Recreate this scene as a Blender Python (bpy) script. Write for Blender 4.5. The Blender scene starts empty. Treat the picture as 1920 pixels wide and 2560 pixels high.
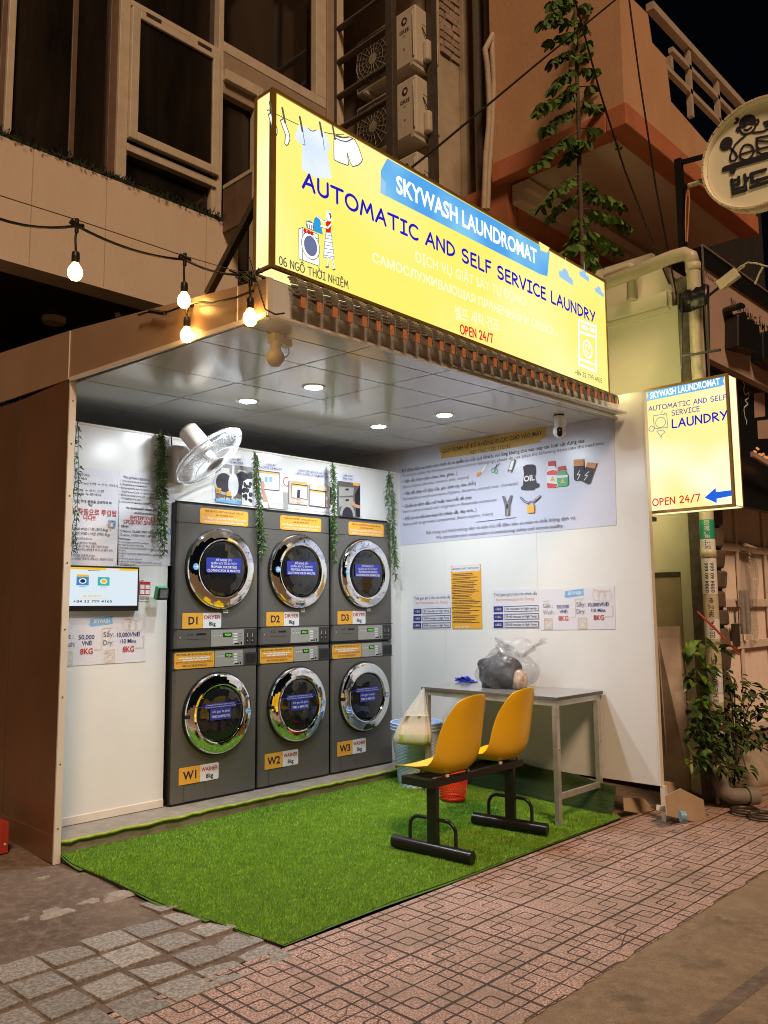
import bpy, math, random
import numpy as np
from mathutils import Vector, Matrix
random.seed(7)
SC = bpy.context.scene
COL = SC.collection
R_ = math.radians
V = Vector

# ---------------------------------------------------------------- camera
CAM = V((-2.968, -4.819, 1.257))
YAW, PITCH, ROLL, FPX = 0.80048, 0.11430, -0.0083, 2078.2
W_, H_ = 1920.0, 2560.0
_f = V((math.sin(YAW)*math.cos(PITCH), math.cos(YAW)*math.cos(PITCH), math.sin(PITCH)))
_r0 = V((math.cos(YAW), -math.sin(YAW), 0)); _u0 = _r0.cross(_f)
_c, _s = math.cos(ROLL), math.sin(ROLL)
_r = _c*_r0 + _s*_u0; _u = -_s*_r0 + _c*_u0
cam = bpy.data.cameras.new('camera'); camo = bpy.data.objects.new('camera', cam); COL.objects.link(camo)
camo.matrix_world = Matrix(((_r.x, _u.x, -_f.x, CAM.x), (_r.y, _u.y, -_f.y, CAM.y), (_r.z, _u.z, -_f.z, CAM.z), (0, 0, 0, 1)))
cam.sensor_fit = 'HORIZONTAL'; cam.sensor_width = 36.0; cam.lens = FPX/W_*36.0
cam.clip_start = 0.05; cam.clip_end = 500
SC.camera = camo

# ---------------------------------------------------------------- night sky, street light
SUN_EL, SUN_AZ = R_(48), R_(214)      # where the street's light comes from (azimuth from +Y, clockwise)
wd = bpy.data.worlds.new('World'); SC.world = wd; wd.use_nodes = True
nt = wd.node_tree; bg = nt.nodes['Background']
sky = nt.nodes.new('ShaderNodeTexSky'); sky.sky_type = 'NISHITA'; sky.sun_disc = False
sky.sun_elevation = SUN_EL; sky.sun_rotation = SUN_AZ
nt.links.new(sky.outputs[0], bg.inputs[0]); bg.inputs[1].default_value = 0.0006
sl = bpy.data.lights.new('street_light', 'SUN'); sl.energy = 2.5; sl.color = (1.0, 0.66, 0.41); sl.angle = R_(14)
so = bpy.data.objects.new('street_light', sl); COL.objects.link(so)
_d = V((math.sin(SUN_AZ)*math.cos(SUN_EL), math.cos(SUN_AZ)*math.cos(SUN_EL), math.sin(SUN_EL)))
so.rotation_euler = _d.to_track_quat('Z', 'Y').to_euler()
so.location = (-6, -12, 12)
SC.view_settings.view_transform = 'Standard'; SC.view_settings.look = 'None'
SC.view_settings.exposure = 0.0; SC.view_settings.gamma = 1.0
SC.cycles.use_denoising = True; SC.cycles.filter_width = 1.0
SC.cycles.max_bounces = 8; SC.cycles.diffuse_bounces = 4; SC.cycles.glossy_bounces = 4
SC.cycles.transmission_bounces = 6; SC.cycles.transparent_max_bounces = 12
SC.cycles.sample_clamp_indirect = 6.0
SC.cycles.caustics_reflective = False; SC.cycles.caustics_refractive = False

# ---------------------------------------------------------------- surveying: photograph pixel -> point on a known plane
def ray(u, v): return _r*((u-W_/2)/FPX) - _u*((v-H_/2)/FPX) + _f
def at_z(u, v, z): d = ray(u, v); return CAM + d*((z-CAM.z)/d.z)
def at_y(u, v, y): d = ray(u, v); return CAM + d*((y-CAM.y)/d.y)
def at_x(u, v, x): d = ray(u, v); return CAM + d*((x-CAM.x)/d.x)
def gz(y): return -0.085 - 0.0325*min(max(-y, 0.0), 2.0)
def on_ground(u, v, dz=0.0):
    P = at_z(u, v, -0.12)
    for _ in range(15): P = at_z(u, v, gz(P.y)+dz)
    return P

# ---------------------------------------------------------------- materials
def lin(c):
    return tuple((x/12.92 if x <= .04045 else ((x+.055)/1.055)**2.4) for x in c)
def mat(name, c, rough=.5, metal=0., c2=None, scale=6., detail=4., bump=0., bscale=None, spec=.5, coat=0., stretch=None, contrast=None, island=0., trans=0., alpha=1.):
    m = bpy.data.materials.new(name); m.use_nodes = True
    n = m.node_tree; p = n.nodes['Principled BSDF']
    p.inputs['Roughness'].default_value = rough; p.inputs['Metallic'].default_value = metal
    p.inputs['Specular IOR Level'].default_value = spec
    p.inputs['Coat Weight'].default_value = coat; p.inputs['Coat Roughness'].default_value = .05
    p.inputs['Transmission Weight'].default_value = trans; p.inputs['Alpha'].default_value = alpha
    p.inputs['Base Color'].default_value = (*c, 1)
    if c2 is not None or bump:
        tc = n.nodes.new('ShaderNodeTexCoord'); mp = n.nodes.new('ShaderNodeMapping')
        n.links.new(tc.outputs['Object'], mp.inputs[0])
        if stretch: mp.inputs['Scale'].default_value = stretch
    if c2 is not None:
        nz = n.nodes.new('ShaderNodeTexNoise'); nz.inputs['Scale'].default_value = scale; nz.inputs['Detail'].default_value = detail
        nz.inputs['Roughness'].default_value = .65
        n.links.new(mp.outputs[0], nz.inputs['Vector'])
        mx = n.nodes.new('ShaderNodeMix'); mx.data_type = 'RGBA'
        mr = n.nodes.new('ShaderNodeMapRange'); lo, hi = contrast or (.32, .68)
        mr.inputs[1].default_value = lo; mr.inputs[2].default_value = hi
        n.links.new(nz.outputs['Fac'], mr.inputs[0]); n.links.new(mr.outputs[0], mx.inputs[0])
        mx.inputs[6].default_value = (*c, 1); mx.inputs[7].default_value = (*c2, 1)
        out = mx.outputs[2]
        if island:
            ge = n.nodes.new('ShaderNodeNewGeometry'); hv = n.nodes.new('ShaderNodeHueSaturation')
            m2 = n.nodes.new('ShaderNodeMapRange'); m2.inputs[3].default_value = 1-island; m2.inputs[4].default_value = 1+island
            n.links.new(ge.outputs['Random Per Island'], m2.inputs[0]); n.links.new(m2.outputs[0], hv.inputs['Value'])
            n.links.new(out, hv.inputs['Color']); out = hv.outputs[0]
        n.links.new(out, p.inputs['Base Color'])
    if bump:
        nb = n.nodes.new('ShaderNodeTexNoise'); nb.inputs['Scale'].default_value = bscale or scale*4; nb.inputs['Detail'].default_value = 5
        n.links.new(mp.outputs[0], nb.inputs['Vector'])
        bp = n.nodes.new('ShaderNodeBump'); bp.inputs['Strength'].default_value = bump; bp.inputs['Distance'].default_value = .01
        n.links.new(nb.outputs['Fac'], bp.inputs['Height']); n.links.new(bp.outputs[0], p.inputs['Normal'])
    return m
def emit(name, c, s, c2=None, scale=1.5):
    m = bpy.data.materials.new(name); m.use_nodes = True; n = m.node_tree
    p = n.nodes['Principled BSDF']; n.nodes.remove(p)
    e = n.nodes.new('ShaderNodeEmission'); e.inputs[0].default_value = (*c, 1); e.inputs[1].default_value = s
    n.links.new(e.outputs[0], n.nodes['Material Output'].inputs[0])
    if c2:
        tc = n.nodes.new('ShaderNodeTexCoord'); nz = n.nodes.new('ShaderNodeTexNoise'); nz.inputs['Scale'].default_value = scale; nz.inputs['Detail'].default_value = 1
        n.links.new(tc.outputs['Object'], nz.inputs['Vector'])
        mx = n.nodes.new('ShaderNodeMix'); mx.data_type = 'RGBA'; mr = n.nodes.new('ShaderNodeMapRange')
        mr.inputs[1].default_value = .35; mr.inputs[2].default_value = .65
        n.links.new(nz.outputs['Fac'], mr.inputs[0]); n.links.new(mr.outputs[0], mx.inputs[0])
        mx.inputs[6].default_value = (*c, 1); mx.inputs[7].default_value = (*c2, 1); n.links.new(mx.outputs[2], e.inputs[0])
    return m
def film(name, c, gloss, opac):
    """thin plastic film: part clear, part tinted sheet, part gloss"""
    m = bpy.data.materials.new(name); m.use_nodes = True; n = m.node_tree
    p = n.nodes['Principled BSDF']; p.inputs['Base Color'].default_value = (*c, 1); p.inputs['Roughness'].default_value = gloss
    p.inputs['Alpha'].default_value = opac; p.inputs['Specular IOR Level'].default_value = .9
    return m

M = {}
M['panel'] = mat('panel', (.79, .79, .775), .22, c2=(.74, .74, .725), scale=1.2, bump=.03, bscale=3)
M['fascia_out_lit'] = mat('fascia_out_lit', (.40, .27, .175), .3, c2=(.35, .23, .15), scale=1.5, bump=.03, bscale=3)  # outer panel again, lightened for the bulbs' glow on the fascia
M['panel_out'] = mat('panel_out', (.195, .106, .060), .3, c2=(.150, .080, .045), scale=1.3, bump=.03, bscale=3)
M['ceil'] = mat('ceil', (.60, .61, .59), .13, c2=(.56, .57, .55), scale=1.0, bump=.04, bscale=2.2, spec=.6)
M['trim'] = mat('trim', (.78, .73, .64), .35, c2=(.70, .64, .55), scale=8)
M['seam'] = mat('seam', (.05, .05, .045), .6)
M['black'] = mat('black', (.012, .012, .013), .35)
M['blackpaint'] = mat('blackpaint', (.010, .010, .011), .28, c2=(.016, .015, .015), scale=20, bump=.04)
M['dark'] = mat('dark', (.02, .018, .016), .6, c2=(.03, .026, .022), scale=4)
M['screw'] = mat('screw', (.08, .07, .06), .4, metal=.6)
M['white'] = mat('white', (.80, .80, .80), .5, c2=(.76, .76, .76), scale=10)
M['steel'] = mat('steel', (.62, .61, .57), .30, metal=.55, c2=(.44, .43, .40), scale=14, bump=.05)
M['chrome'] = mat('chrome', (.86, .86, .87), .035, metal=1.)
M['machine'] = mat('machine', (.150, .140, .126), .30, metal=.25, c2=(.135, .126, .113), scale=2.5, spec=.5)
M['machine_dk'] = mat('machine_dk', (.035, .033, .031), .4, c2=(.05, .047, .044), scale=30)
M['ctrl'] = mat('ctrl', (.44, .43, .40), .35, metal=.3, c2=(.40, .39, .36), scale=8)
M['glass_dark'] = mat('glass_dark', (.012, .012, .012), .03, spec=.55, coat=.3)
M['orange'] = mat('orange', (.86, .43, .045), .45, c2=(.80, .38, .04), scale=3)
M['ink'] = mat('ink', (.025, .022, .035), .55)
M['inkgrey'] = mat('inkgrey', (.16, .15, .18), .55)
M['inkblue'] = mat('inkblue', (.03, .035, .20), .5)
M['inkred'] = mat('inkred', (.50, .02, .02), .5)
M['inkorange'] = mat('inkorange', (.75, .27, .06), .5)
M['inkgold'] = mat('inkgold', (.62, .42, .16), .5)
M['blue_sticker'] = mat('blue_sticker', (.030, .040, .34), .4, c2=(.024, .032, .29), scale=5)
M['sky_brush'] = mat('sky_brush', (.16, .40, .72), .5, c2=(.24, .48, .78), scale=14)
M['paper'] = mat('paper', (.72, .72, .79), .4, c2=(.68, .68, .75), scale=4)
M['paperblue'] = mat('paperblue', (.60, .62, .76), .28, c2=(.56, .58, .72), scale=2, bump=.12, bscale=5)
M['gold'] = mat('gold', (.66, .45, .12), .5, c2=(.60, .40, .10), scale=6)
M['skin'] = mat('skin', (.55, .30, .20), .5)
M['green_ink'] = mat('green_ink', (.06, .40, .16), .5)
M['yellow'] = mat('yellow', (.90, .53, .012), .30, c2=(.87, .50, .010), scale=5, bump=.02, bscale=90)
M['granite'] = mat('granite', (.34, .34, .33), .14, c2=(.12, .12, .12), scale=160, contrast=(.4, .62), spec=.6)
M['granite_edge'] = mat('granite_edge', (.17, .16, .14), .6, c2=(.05, .05, .045), scale=120, bump=.5, bscale=200)
M['blueplastic'] = mat('blueplastic', (.54, .70, .94), .35, c2=(.50, .66, .92), scale=5)
M['redplastic'] = mat('redplastic', (.72, .03, .02), .3, c2=(.66, .025, .018), scale=6)
M['cloth_grey'] = mat('cloth_grey', (.11, .115, .13), .85, c2=(.03, .032, .04), scale=14, bump=1., bscale=22)
M['cloth_tan'] = mat('cloth_tan', (.55, .42, .32), .85, c2=(.48, .36, .27), scale=12, bump=.3)
M['cloth_blue'] = mat('cloth_blue', (.012, .035, .42), .8, c2=(.010, .028, .34), scale=14, bump=.3)
def clear_film():
    m = bpy.data.materials.new('clear_film'); m.use_nodes = True; n = m.node_tree; n.nodes.remove(n.nodes['Principled BSDF'])
    t = n.nodes.new('ShaderNodeBsdfTransparent'); g = n.nodes.new('ShaderNodeBsdfGlossy'); g.inputs['Roughness'].default_value = .10; t.inputs[0].default_value = (.95, .95, .95, 1)
    lw = n.nodes.new('ShaderNodeLayerWeight'); lw.inputs['Blend'].default_value = .25; mr = n.nodes.new('ShaderNodeMapRange'); mr.inputs[3].default_value = .05; mr.inputs[4].default_value = .5
    tc = n.nodes.new('ShaderNodeTexCoord'); nz = n.nodes.new('ShaderNodeTexNoise'); nz.inputs['Scale'].default_value = 16; nz.inputs['Detail'].default_value = 3; nz.inputs['Distortion'].default_value = 1.2
    bp = n.nodes.new('ShaderNodeBump'); bp.inputs['Distance'].default_value = .03; bp.inputs['Strength'].default_value = .9; mx = n.nodes.new('ShaderNodeMixShader')
    n.links.new(tc.outputs['Object'], nz.inputs['Vector']); n.links.new(nz.outputs['Fac'], bp.inputs['Height']); n.links.new(bp.outputs[0], g.inputs['Normal']); n.links.new(bp.outputs[0], lw.inputs['Normal'])
    n.links.new(lw.outputs['Facing'], mr.inputs[0]); n.links.new(mr.outputs[0], mx.inputs[0]); n.links.new(t.outputs[0], mx.inputs[1]); n.links.new(g.outputs[0], mx.inputs[2]); n.links.new(mx.outputs[0], n.nodes['Material Output'].inputs[0])
    return m
M['film'] = clear_film()
M['bagwhite'] = film('white_film', (.86, .84, .76), .25, .42)
M['bagfill'] = mat('bagfill', (.66, .50, .32), .7, c2=(.74, .62, .45), scale=7)
M['bagfill_green'] = mat('bagfill_green', (.34, .44, .07), .6, c2=(.42, .50, .10), scale=7)
M['turf_base'] = mat('turf_base', (.08, .17, .018), .9, c2=(.05, .12, .014), scale=30)
M['turf'] = mat('turf', (.205, .44, .032), .55, c2=(.34, .61, .070), scale=14, island=.45)
M['turf_shade'] = mat('turf_shade', (.03, .06, .012), .85, c2=(.02, .042, .01), scale=20)  # turf darkened, the table's shadow put into the turned-up edge
M['limeedge'] = mat('limeedge', (.42, .46, .05), .7, c2=(.20, .30, .03), scale=30, bump=.5)
M['plinth'] = mat('plinth', (.30, .27, .22), .75, c2=(.20, .18, .15), scale=9, bump=.3)
M['leaf'] = mat('leaf', (.055, .13, .025), .5, c2=(.10, .20, .045), scale=20, island=.5)
M['leaf_dark'] = mat('leaf_dark', (.030, .070, .012), .6, spec=.25, c2=(.060, .105, .018), scale=12, island=.4)
M['leaf_tree'] = mat('leaf_tree', (.055, .115, .018), .6, spec=.25, c2=(.10, .17, .03), scale=12, island=.4)
M['leaf_pothos'] = mat('leaf_pothos', (.07, .15, .022), .35, c2=(.24, .30, .05), scale=16, island=.4, contrast=(.5, .66))
M['stem'] = mat('stem', (.05, .045, .025), .8, c2=(.09, .075, .045), scale=30)
M['bark'] = mat('bark', (.11, .08, .05), .9, c2=(.06, .045, .03), scale=20, bump=.6)
M['cable'] = mat('cable', (.010, .009, .008), .4)
M['brass'] = mat('brass', (.36, .21, .05), .4, metal=.35, c2=(.28, .16, .035), scale=10)
M['metal_dark'] = mat('metal_dark', (.12, .10, .075), .45, metal=.6, c2=(.07, .06, .045), scale=14, bump=.15)
M['eave'] = mat('eave', (.40, .36, .30), .35, metal=.5, c2=(.24, .21, .17), scale=25, bump=.1)
M['terracotta'] = mat('terracotta', (.74, .30, .13), .6, c2=(.62, .23, .09), scale=22, bump=.3)
M['facade'] = mat('facade', (.70, .57, .45), .7, c2=(.62, .50, .39), contrast=(.28, .74), stretch=(1.6, 1.6, .7), scale=1.4, bump=.2, bscale=18)
M['frame_cream'] = mat('frame_cream', (.60, .52, .41), .45, c2=(.50, .43, .33), scale=9)
M['frame_brown'] = mat('frame_brown', (.16, .10, .065), .5, c2=(.12, .075, .05), scale=9)
M['winglass'] = mat('winglass', (.006, .005, .004), .07, spec=.5, coat=.2, c2=(.028, .021, .015), stretch=(2.5, 1, .4), scale=1.5)
M['ac'] = mat('ac', (.60, .54, .44), .4, c2=(.52, .46, .37), scale=5)
M['ac_grille'] = mat('ac_grille', (.10, .085, .07), .5, c2=(.07, .06, .05), scale=12)
M['scaffold'] = mat('scaffold', (.10, .085, .07), .55, metal=.4, c2=(.06, .05, .04), scale=14, bump=.2)
M['cream_wall'] = mat('cream_wall', (.52, .43, .31), .8, c2=(.38, .305, .21), scale=2.5, bump=.25, bscale=20)
M['orange_wall'] = mat('orange_wall', (.58, .34, .19), .8, c2=(.51, .29, .155), stretch=(1.5, 1.5, .6), scale=1.6, bump=.25, bscale=25)
M['red_wall'] = mat('red_wall', (.50, .17, .08), .8, c2=(.42, .135, .062), scale=3, bump=.25, bscale=25)
M['soffit'] = mat('soffit', (.80, .67, .58), .8, c2=(.72, .59, .50), scale=3, stretch=(1, 12, 1))
M['rail'] = mat('rail', (.50, .41, .32), .5, c2=(.42, .34, .26), scale=8)
M['pvc'] = mat('pvc', (.62, .56, .40), .4, c2=(.52, .46, .33), scale=5)
M['pvc_grey'] = mat('pvc_grey', (.22, .19, .16), .6, c2=(.20, .18, .15), scale=6, bump=.2)
M['concrete'] = mat('concrete', (.20, .175, .14), .9, c2=(.11, .095, .075), scale=14, bump=.6)
M['nbwall'] = mat('nbwall', (.82, .79, .62), .5, c2=(.74, .71, .54), scale=2, bump=.12, bscale=6)
M['stone'] = mat('stone', (.17, .12, .085), .85, c2=(.10, .07, .05), scale=10, bump=.8, island=.25)
M['gate'] = mat('gate', (.80, .68, .60), .55, c2=(.72, .60, .52), scale=7)
M['rsign'] = mat('rsign', (.50, .35, .28), .6, c2=(.45, .31, .25), scale=3)
M['board'] = mat('board', (.72, .60, .51), .85, c2=(.52, .41, .33), scale=6, bump=.25)
M['cardboard'] = mat('cardboard', (.45, .33, .22), .85, c2=(.38, .27, .18), scale=6)
M['lid'] = mat('lid', (.18, .34, .38), .4)
M['strap'] = mat('strap', (.62, .10, .06), .5)
M['redbox'] = mat('redbox', (.45, .05, .03), .4, c2=(.38, .04, .025), scale=8)
M['fanbody'] = mat('fanbody', (.60, .52, .45), .25, c2=(.56, .48, .42), scale=5)
M['wire'] = mat('wire', (.78, .80, .84), .25)
M['fanblade'] = film('fan_blade', (.62, .66, .72), .15, .38)
M['disc'] = mat('disc', (.96, .92, .74), .5, c2=(.90, .85, .66), scale=4, stretch=(1, 30, 30))
M['disc_rim'] = mat('disc_rim', (.70, .60, .40), .5)
M['pot'] = mat('pot', (.30, .14, .07), .8, c2=(.22, .10, .05), scale=9)
M['brick'] = mat('brick', (.40, .30, .22), .9, c2=(.30, .22, .16), scale=8, bump=.5, island=.2)
M['copper'] = mat('copper', (.55, .24, .10), .4)
# backlit colours
M['face_yellow'] = emit('face_yellow', (1.0, .87, .17), 1.06, c2=(1.0, .94, .40), scale=.9)
M['face_pale'] = emit('face_pale', (1.0, .88, .34), 1.08, c2=(1.0, .97, .78), scale=2.2)
M['end_glow_boost'] = emit('end_glow_boost', (1.0, .88, .36), 17.0)  # hidden sign ends, glow raised well past the faces to brighten neighbour wall
M['side_glow'] = emit('side_glow', (1.0, .90, .36), 1.1, c2=(1.0, .96, .60), scale=2.5)
M['lit_white'] = emit('lit_white', (1.0, 1.0, .97), 1.25)
M['lit_pale'] = emit('lit_pale', (1.0, .98, .76), 1.15)
M['lit_soft'] = emit('lit_soft', (1.0, .97, .66), 1.1)
M['lit_blue'] = emit('lit_blue', (.10, .42, .90), .95, c2=(.26, .64, .95), scale=3)
M['lit_sky'] = emit('lit_sky', (.40, .66, .95), .95)
M['lit_ice'] = emit('lit_ice', (.74, .86, 1.0), 1.0, c2=(.92, .97, 1.0), scale=5)
M['lit_navy'] = emit('lit_navy', (.025, .012, .52), 1.0)
M['lit_indigo'] = emit('lit_indigo', (.10, .06, .42), 1.0)
M['lit_red'] = emit('lit_red', (.78, .02, .015), 1.0)
M['lit_grey'] = emit('lit_grey', (.12, .11, .07), 1.0)
M['lit_steel'] = emit('lit_steel', (.16, .19, .34), 1.0)
M['lit_cyan'] = emit('lit_cyan', (.03, .36, .80), 1.0)
M['lit_arrow'] = emit('lit_arrow', (.02, .14, .72), 1.0)
M['screen'] = emit('screen', (.80, .90, .98), .92)
M['screen_bar'] = emit('screen_bar', (.95, .58, .02), .9)
M['screen_ink'] = emit('screen_ink', (.03, .03, .13), .8)
M['screen_teal'] = emit('screen_teal', (.06, .50, .46), .9)
M['screen_blue'] = emit('screen_blue', (.05, .28, .62), .9)
M['green_led'] = emit('green_led', (.25, 1.0, .10), 1.3)
M['downlight'] = emit('downlight', (.88, .95, 1.0), 690.0)
M['bulb'] = emit('bulb', (1.0, .52, .13), 32.0)
M['ember'] = emit('ember', (1.0, .36, .10), .8)

# ---------------------------------------------------------------- mesh building
LOCAL = set()      # things whose parts are modelled about their own origin
class MB:
    def __init__(s): s.v = []; s.f = []; s.m = []; s.s = []; s.mats = []
    def mi(s, m):
        if isinstance(m, str): m = M[m]
        if m not in s.mats: s.mats.append(m)
        return s.mats.index(m)
    def add(s, vs, fs, m, smooth=False):
        b = len(s.v); k = s.mi(m)
        s.v.extend([tuple(p) for p in vs])
        for f in fs: s.f.append(tuple(b+i for i in f)); s.m.append(k); s.s.append(smooth)
    def box(s, a, b, m):
        x0, y0, z0 = [min(a[i], b[i]) for i in range(3)]; x1, y1, z1 = [max(a[i], b[i]) for i in range(3)]
        s.add([(x0, y0, z0), (x1, y0, z0), (x1, y1, z0), (x0, y1, z0), (x0, y0, z1), (x1, y0, z1), (x1, y1, z1), (x0, y1, z1)],
              [(0, 3, 2, 1), (4, 5, 6, 7), (0, 1, 5, 4), (1, 2, 6, 5), (2, 3, 7, 6), (3, 0, 4, 7)], m)
    def hexa(s, p, m):   # eight corners, bottom ring then top ring
        s.add(p, [(0, 3, 2, 1), (4, 5, 6, 7), (0, 1, 5, 4), (1, 2, 6, 5), (2, 3, 7, 6), (3, 0, 4, 7)], m)
    def obox(s, c, ax, ay, az, m):   # centre and three half axes
        c, ax, ay, az = V(c), V(ax), V(ay), V(az)
        s.hexa([c-ax-ay-az, c+ax-ay-az, c+ax+ay-az, c-ax+ay-az, c-ax-ay+az, c+ax-ay+az, c+ax+ay+az, c-ax+ay+az], m)
    def bar(s, p, q, w, h, m, up=(0, 0, 1)):
        p, q = V(p), V(q); d = q-p; L = d.length; d.normalize(); up = V(up)
        if abs(d.dot(up)) > .98: up = V((0, 1, 0))
        a = d.cross(up).normalized(); b = a.cross(d).normalized()
        s.obox((p+q)/2, d*(L/2), a*(w/2), b*(h/2), m)
    def ring(s, c, a, b, n): return [c + a*math.cos(2*math.pi*i/n) + b*math.sin(2*math.pi*i/n) for i in range(n)]
    def tube(s, pts, r, m, n=8, caps=True, r1=None):
        pts = [V(p) for p in pts]; rings = []; k = len(pts)
        up = None
        for i, p in enumerate(pts):
            d = (pts[min(i+1, k-1)] - pts[max(i-1, 0)])
            d = d.normalized() if d.length > 1e-9 else V((0, 0, 1))
            if up is None: up = V((0, 0, 1)) if abs(d.z) < .9 else V((1, 0, 0))
            a = d.cross(up)
            if a.length < 1e-6: up = V((0, 1, 0)); a = d.cross(up)
            a.normalize(); b = a.cross(d).normalized(); up = b
            rr = r if r1 is None else r + (r1-r)*i/(k-1)
            rings.append(s.ring(p, a*rr, b*rr, n))
        vs = [q for g in rings for q in g]; fs = []
        for i in range(k-1):
            for j in range(n): fs.append((i*n+j, i*n+(j+1) % n, (i+1)*n+(j+1) % n, (i+1)*n+j))
        s.add(vs, fs, m, True)
        if caps: s.add(rings[0], [tuple(range(n-1, -1, -1))], m); s.add(rings[-1], [tuple(range(n))], m)
    def lathe(s, prof, o, ax, m, n=32, ref=(1, 0, 0), caps=False, mfun=None):
        """prof: (radius, distance along ax)"""
        o, ax = V(o), V(ax).normalized(); a = V(ref); a = (a - ax*a.dot(ax)).normalized(); b = ax.cross(a)
        vs = []
        for r, h in prof: vs += [o + ax*h + (a*math.cos(2*math.pi*i/n) + b*math.sin(2*math.pi*i/n))*r for i in range(n)]
        for k in range(len(prof)-1):
            fs = [(k*n+j, k*n+(j+1) % n, (k+1)*n+(j+1) % n, (k+1)*n+j) for j in range(n)]
            used = vs[k*n:(k+2)*n]
            s.add(used, [tuple(i-k*n for i in f) for f in fs], mfun(k) if mfun else m, True)
        if caps: s.add(vs[:n], [tuple(range(n-1, -1, -1))], m); s.add(vs[-n:], [tuple(range(n))], m)
    def sphere(s, c, r, m, n=16, k=10, sc=(1, 1, 1)):
        c = V(c); vs = []
        for i in range(k+1):
            t = math.pi*i/k
            for j in range(n):
                p = 2*math.pi*j/n; vs.append(c + V((r*math.sin(t)*math.cos(p)*sc[0], r*math.sin(t)*math.sin(p)*sc[1], r*math.cos(t)*sc[2])))
        s.add(vs, [(i*n+j, (i+1)*n+j, (i+1)*n+(j+1) % n, i*n+(j+1) % n) for i in range(k) for j in range(n)], m, True)
    def grid(s, P, m, smooth=True, wrap=False):
        r, c = len(P), len(P[0]); vs = [p for row in P for p in row]; fs = []
        for i in range(r-1):
            for j in range(c if wrap else c-1): fs.append((i*c+j, i*c+(j+1) % c, (i+1)*c+(j+1) % c, (i+1)*c+j))
        s.add(vs, fs, m, smooth)
    def prism(s, poly, d, m):   # planar polygon pushed along d
        d = V(d); a = [V(p) for p in poly]; b = [p+d for p in a]; n = len(a)
        s.add(a+b, [tuple(range(n-1, -1, -1)), tuple(range(n, 2*n))] + [(i, (i+1) % n, n+(i+1) % n, n+i) for i in range(n)], m)
    def build(s, name, parent=None, bevel=0., weld=False, subsurf=0, solid=0., seg=2):
        me = bpy.data.meshes.new(name); me.from_pydata(s.v, [], s.f)
        for m in s.mats: me.materials.append(m)
        me.polygons.foreach_set('material_index', s.m); me.polygons.foreach_set('use_smooth', s.s)
        if weld or subsurf or solid:
            import bmesh
            bm = bmesh.new(); bm.from_mesh(me); bmesh.ops.remove_doubles(bm, verts=bm.verts, dist=1e-5); bm.to_mesh(me); bm.free()
        me.update()
        o = bpy.data.objects.new(name, me); COL.objects.link(o)
        if parent is not None:
            o.parent = parent
            if parent.parent is None and parent.name not in LOCAL: o.matrix_parent_inverse = Matrix.Translation(-parent.location)
        if solid:
            md = o.modifiers.new('solid', 'SOLIDIFY'); md.thickness = solid; md.offset = 0
        if subsurf:
            md = o.modifiers.new('sub', 'SUBSURF'); md.levels = subsurf; md.render_levels = subsurf
        if bevel:
            md = o.modifiers.new('bevel', 'BEVEL'); md.width = bevel; md.segments = seg; md.limit_method = 'ANGLE'; md.angle_limit = R_(40)
        return o
def thing(name, label, cat, loc=(0, 0, 0), group=None, local=False, rz=0.):
    o = bpy.data.objects.new(name, None); COL.objects.link(o); o.location = loc; o.rotation_euler = (0, 0, rz)
    o['label'] = label; o['category'] = cat; o.empty_display_size = .1
    if group: o['group'] = group
    if local: LOCAL.add(o.name)
    return o
def tag(o, label, cat, group=None):
    o['label'] = label; o['category'] = cat
    if group: o['group'] = group
    return o
def struct(o, kind='structure'): o['kind'] = kind; return o
def dup(root, loc, label, group=None):
    r = root.copy(); COL.objects.link(r); LOCAL.add(r.name); r.location = loc; r['label'] = label
    if group: r['group'] = group
    for ch in root.children:
        c = ch.copy(); COL.objects.link(c); c.parent = r
        for g in ch.children:
            d = g.copy(); COL.objects.link(d); d.parent = c
    return r

# ---------------------------------------------------------------- lettering
_tc = {}
def glyphs(body, bold=0.):
    k = (body, bold)
    if k in _tc: return _tc[k]
    cu = bpy.data.curves.new('t', 'FONT'); cu.body = body; cu.size = 1.; cu.offset = bold; cu.resolution_u = 3
    cu.fill_mode = 'FRONT'
    ob = bpy.data.objects.new('t', cu); me = ob.to_mesh()
    vs = [(v.co.x, v.co.y) for v in me.vertices]; fs = [tuple(p.vertices) for p in me.polygons]
    ob.to_mesh_clear(); bpy.data.objects.remove(ob); bpy.data.curves.remove(cu)
    x0 = min(v[0] for v in vs); x1 = max(v[0] for v in vs)
    _tc[k] = (vs, fs, x0, x1); return _tc[k]
CAP = max(v[1] for v in glyphs('H')[0])
def arc(cx, cy, rx, ry, a0, a1, n=10): return [(cx+rx*math.cos(R_(a0+(a1-a0)*i/n)), cy+ry*math.sin(R_(a0+(a1-a0)*i/n))) for i in range(n+1)]
def _O(w=.86): return [arc(w/2, .5, w/2, .5, 80, 440, 22)]
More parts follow.
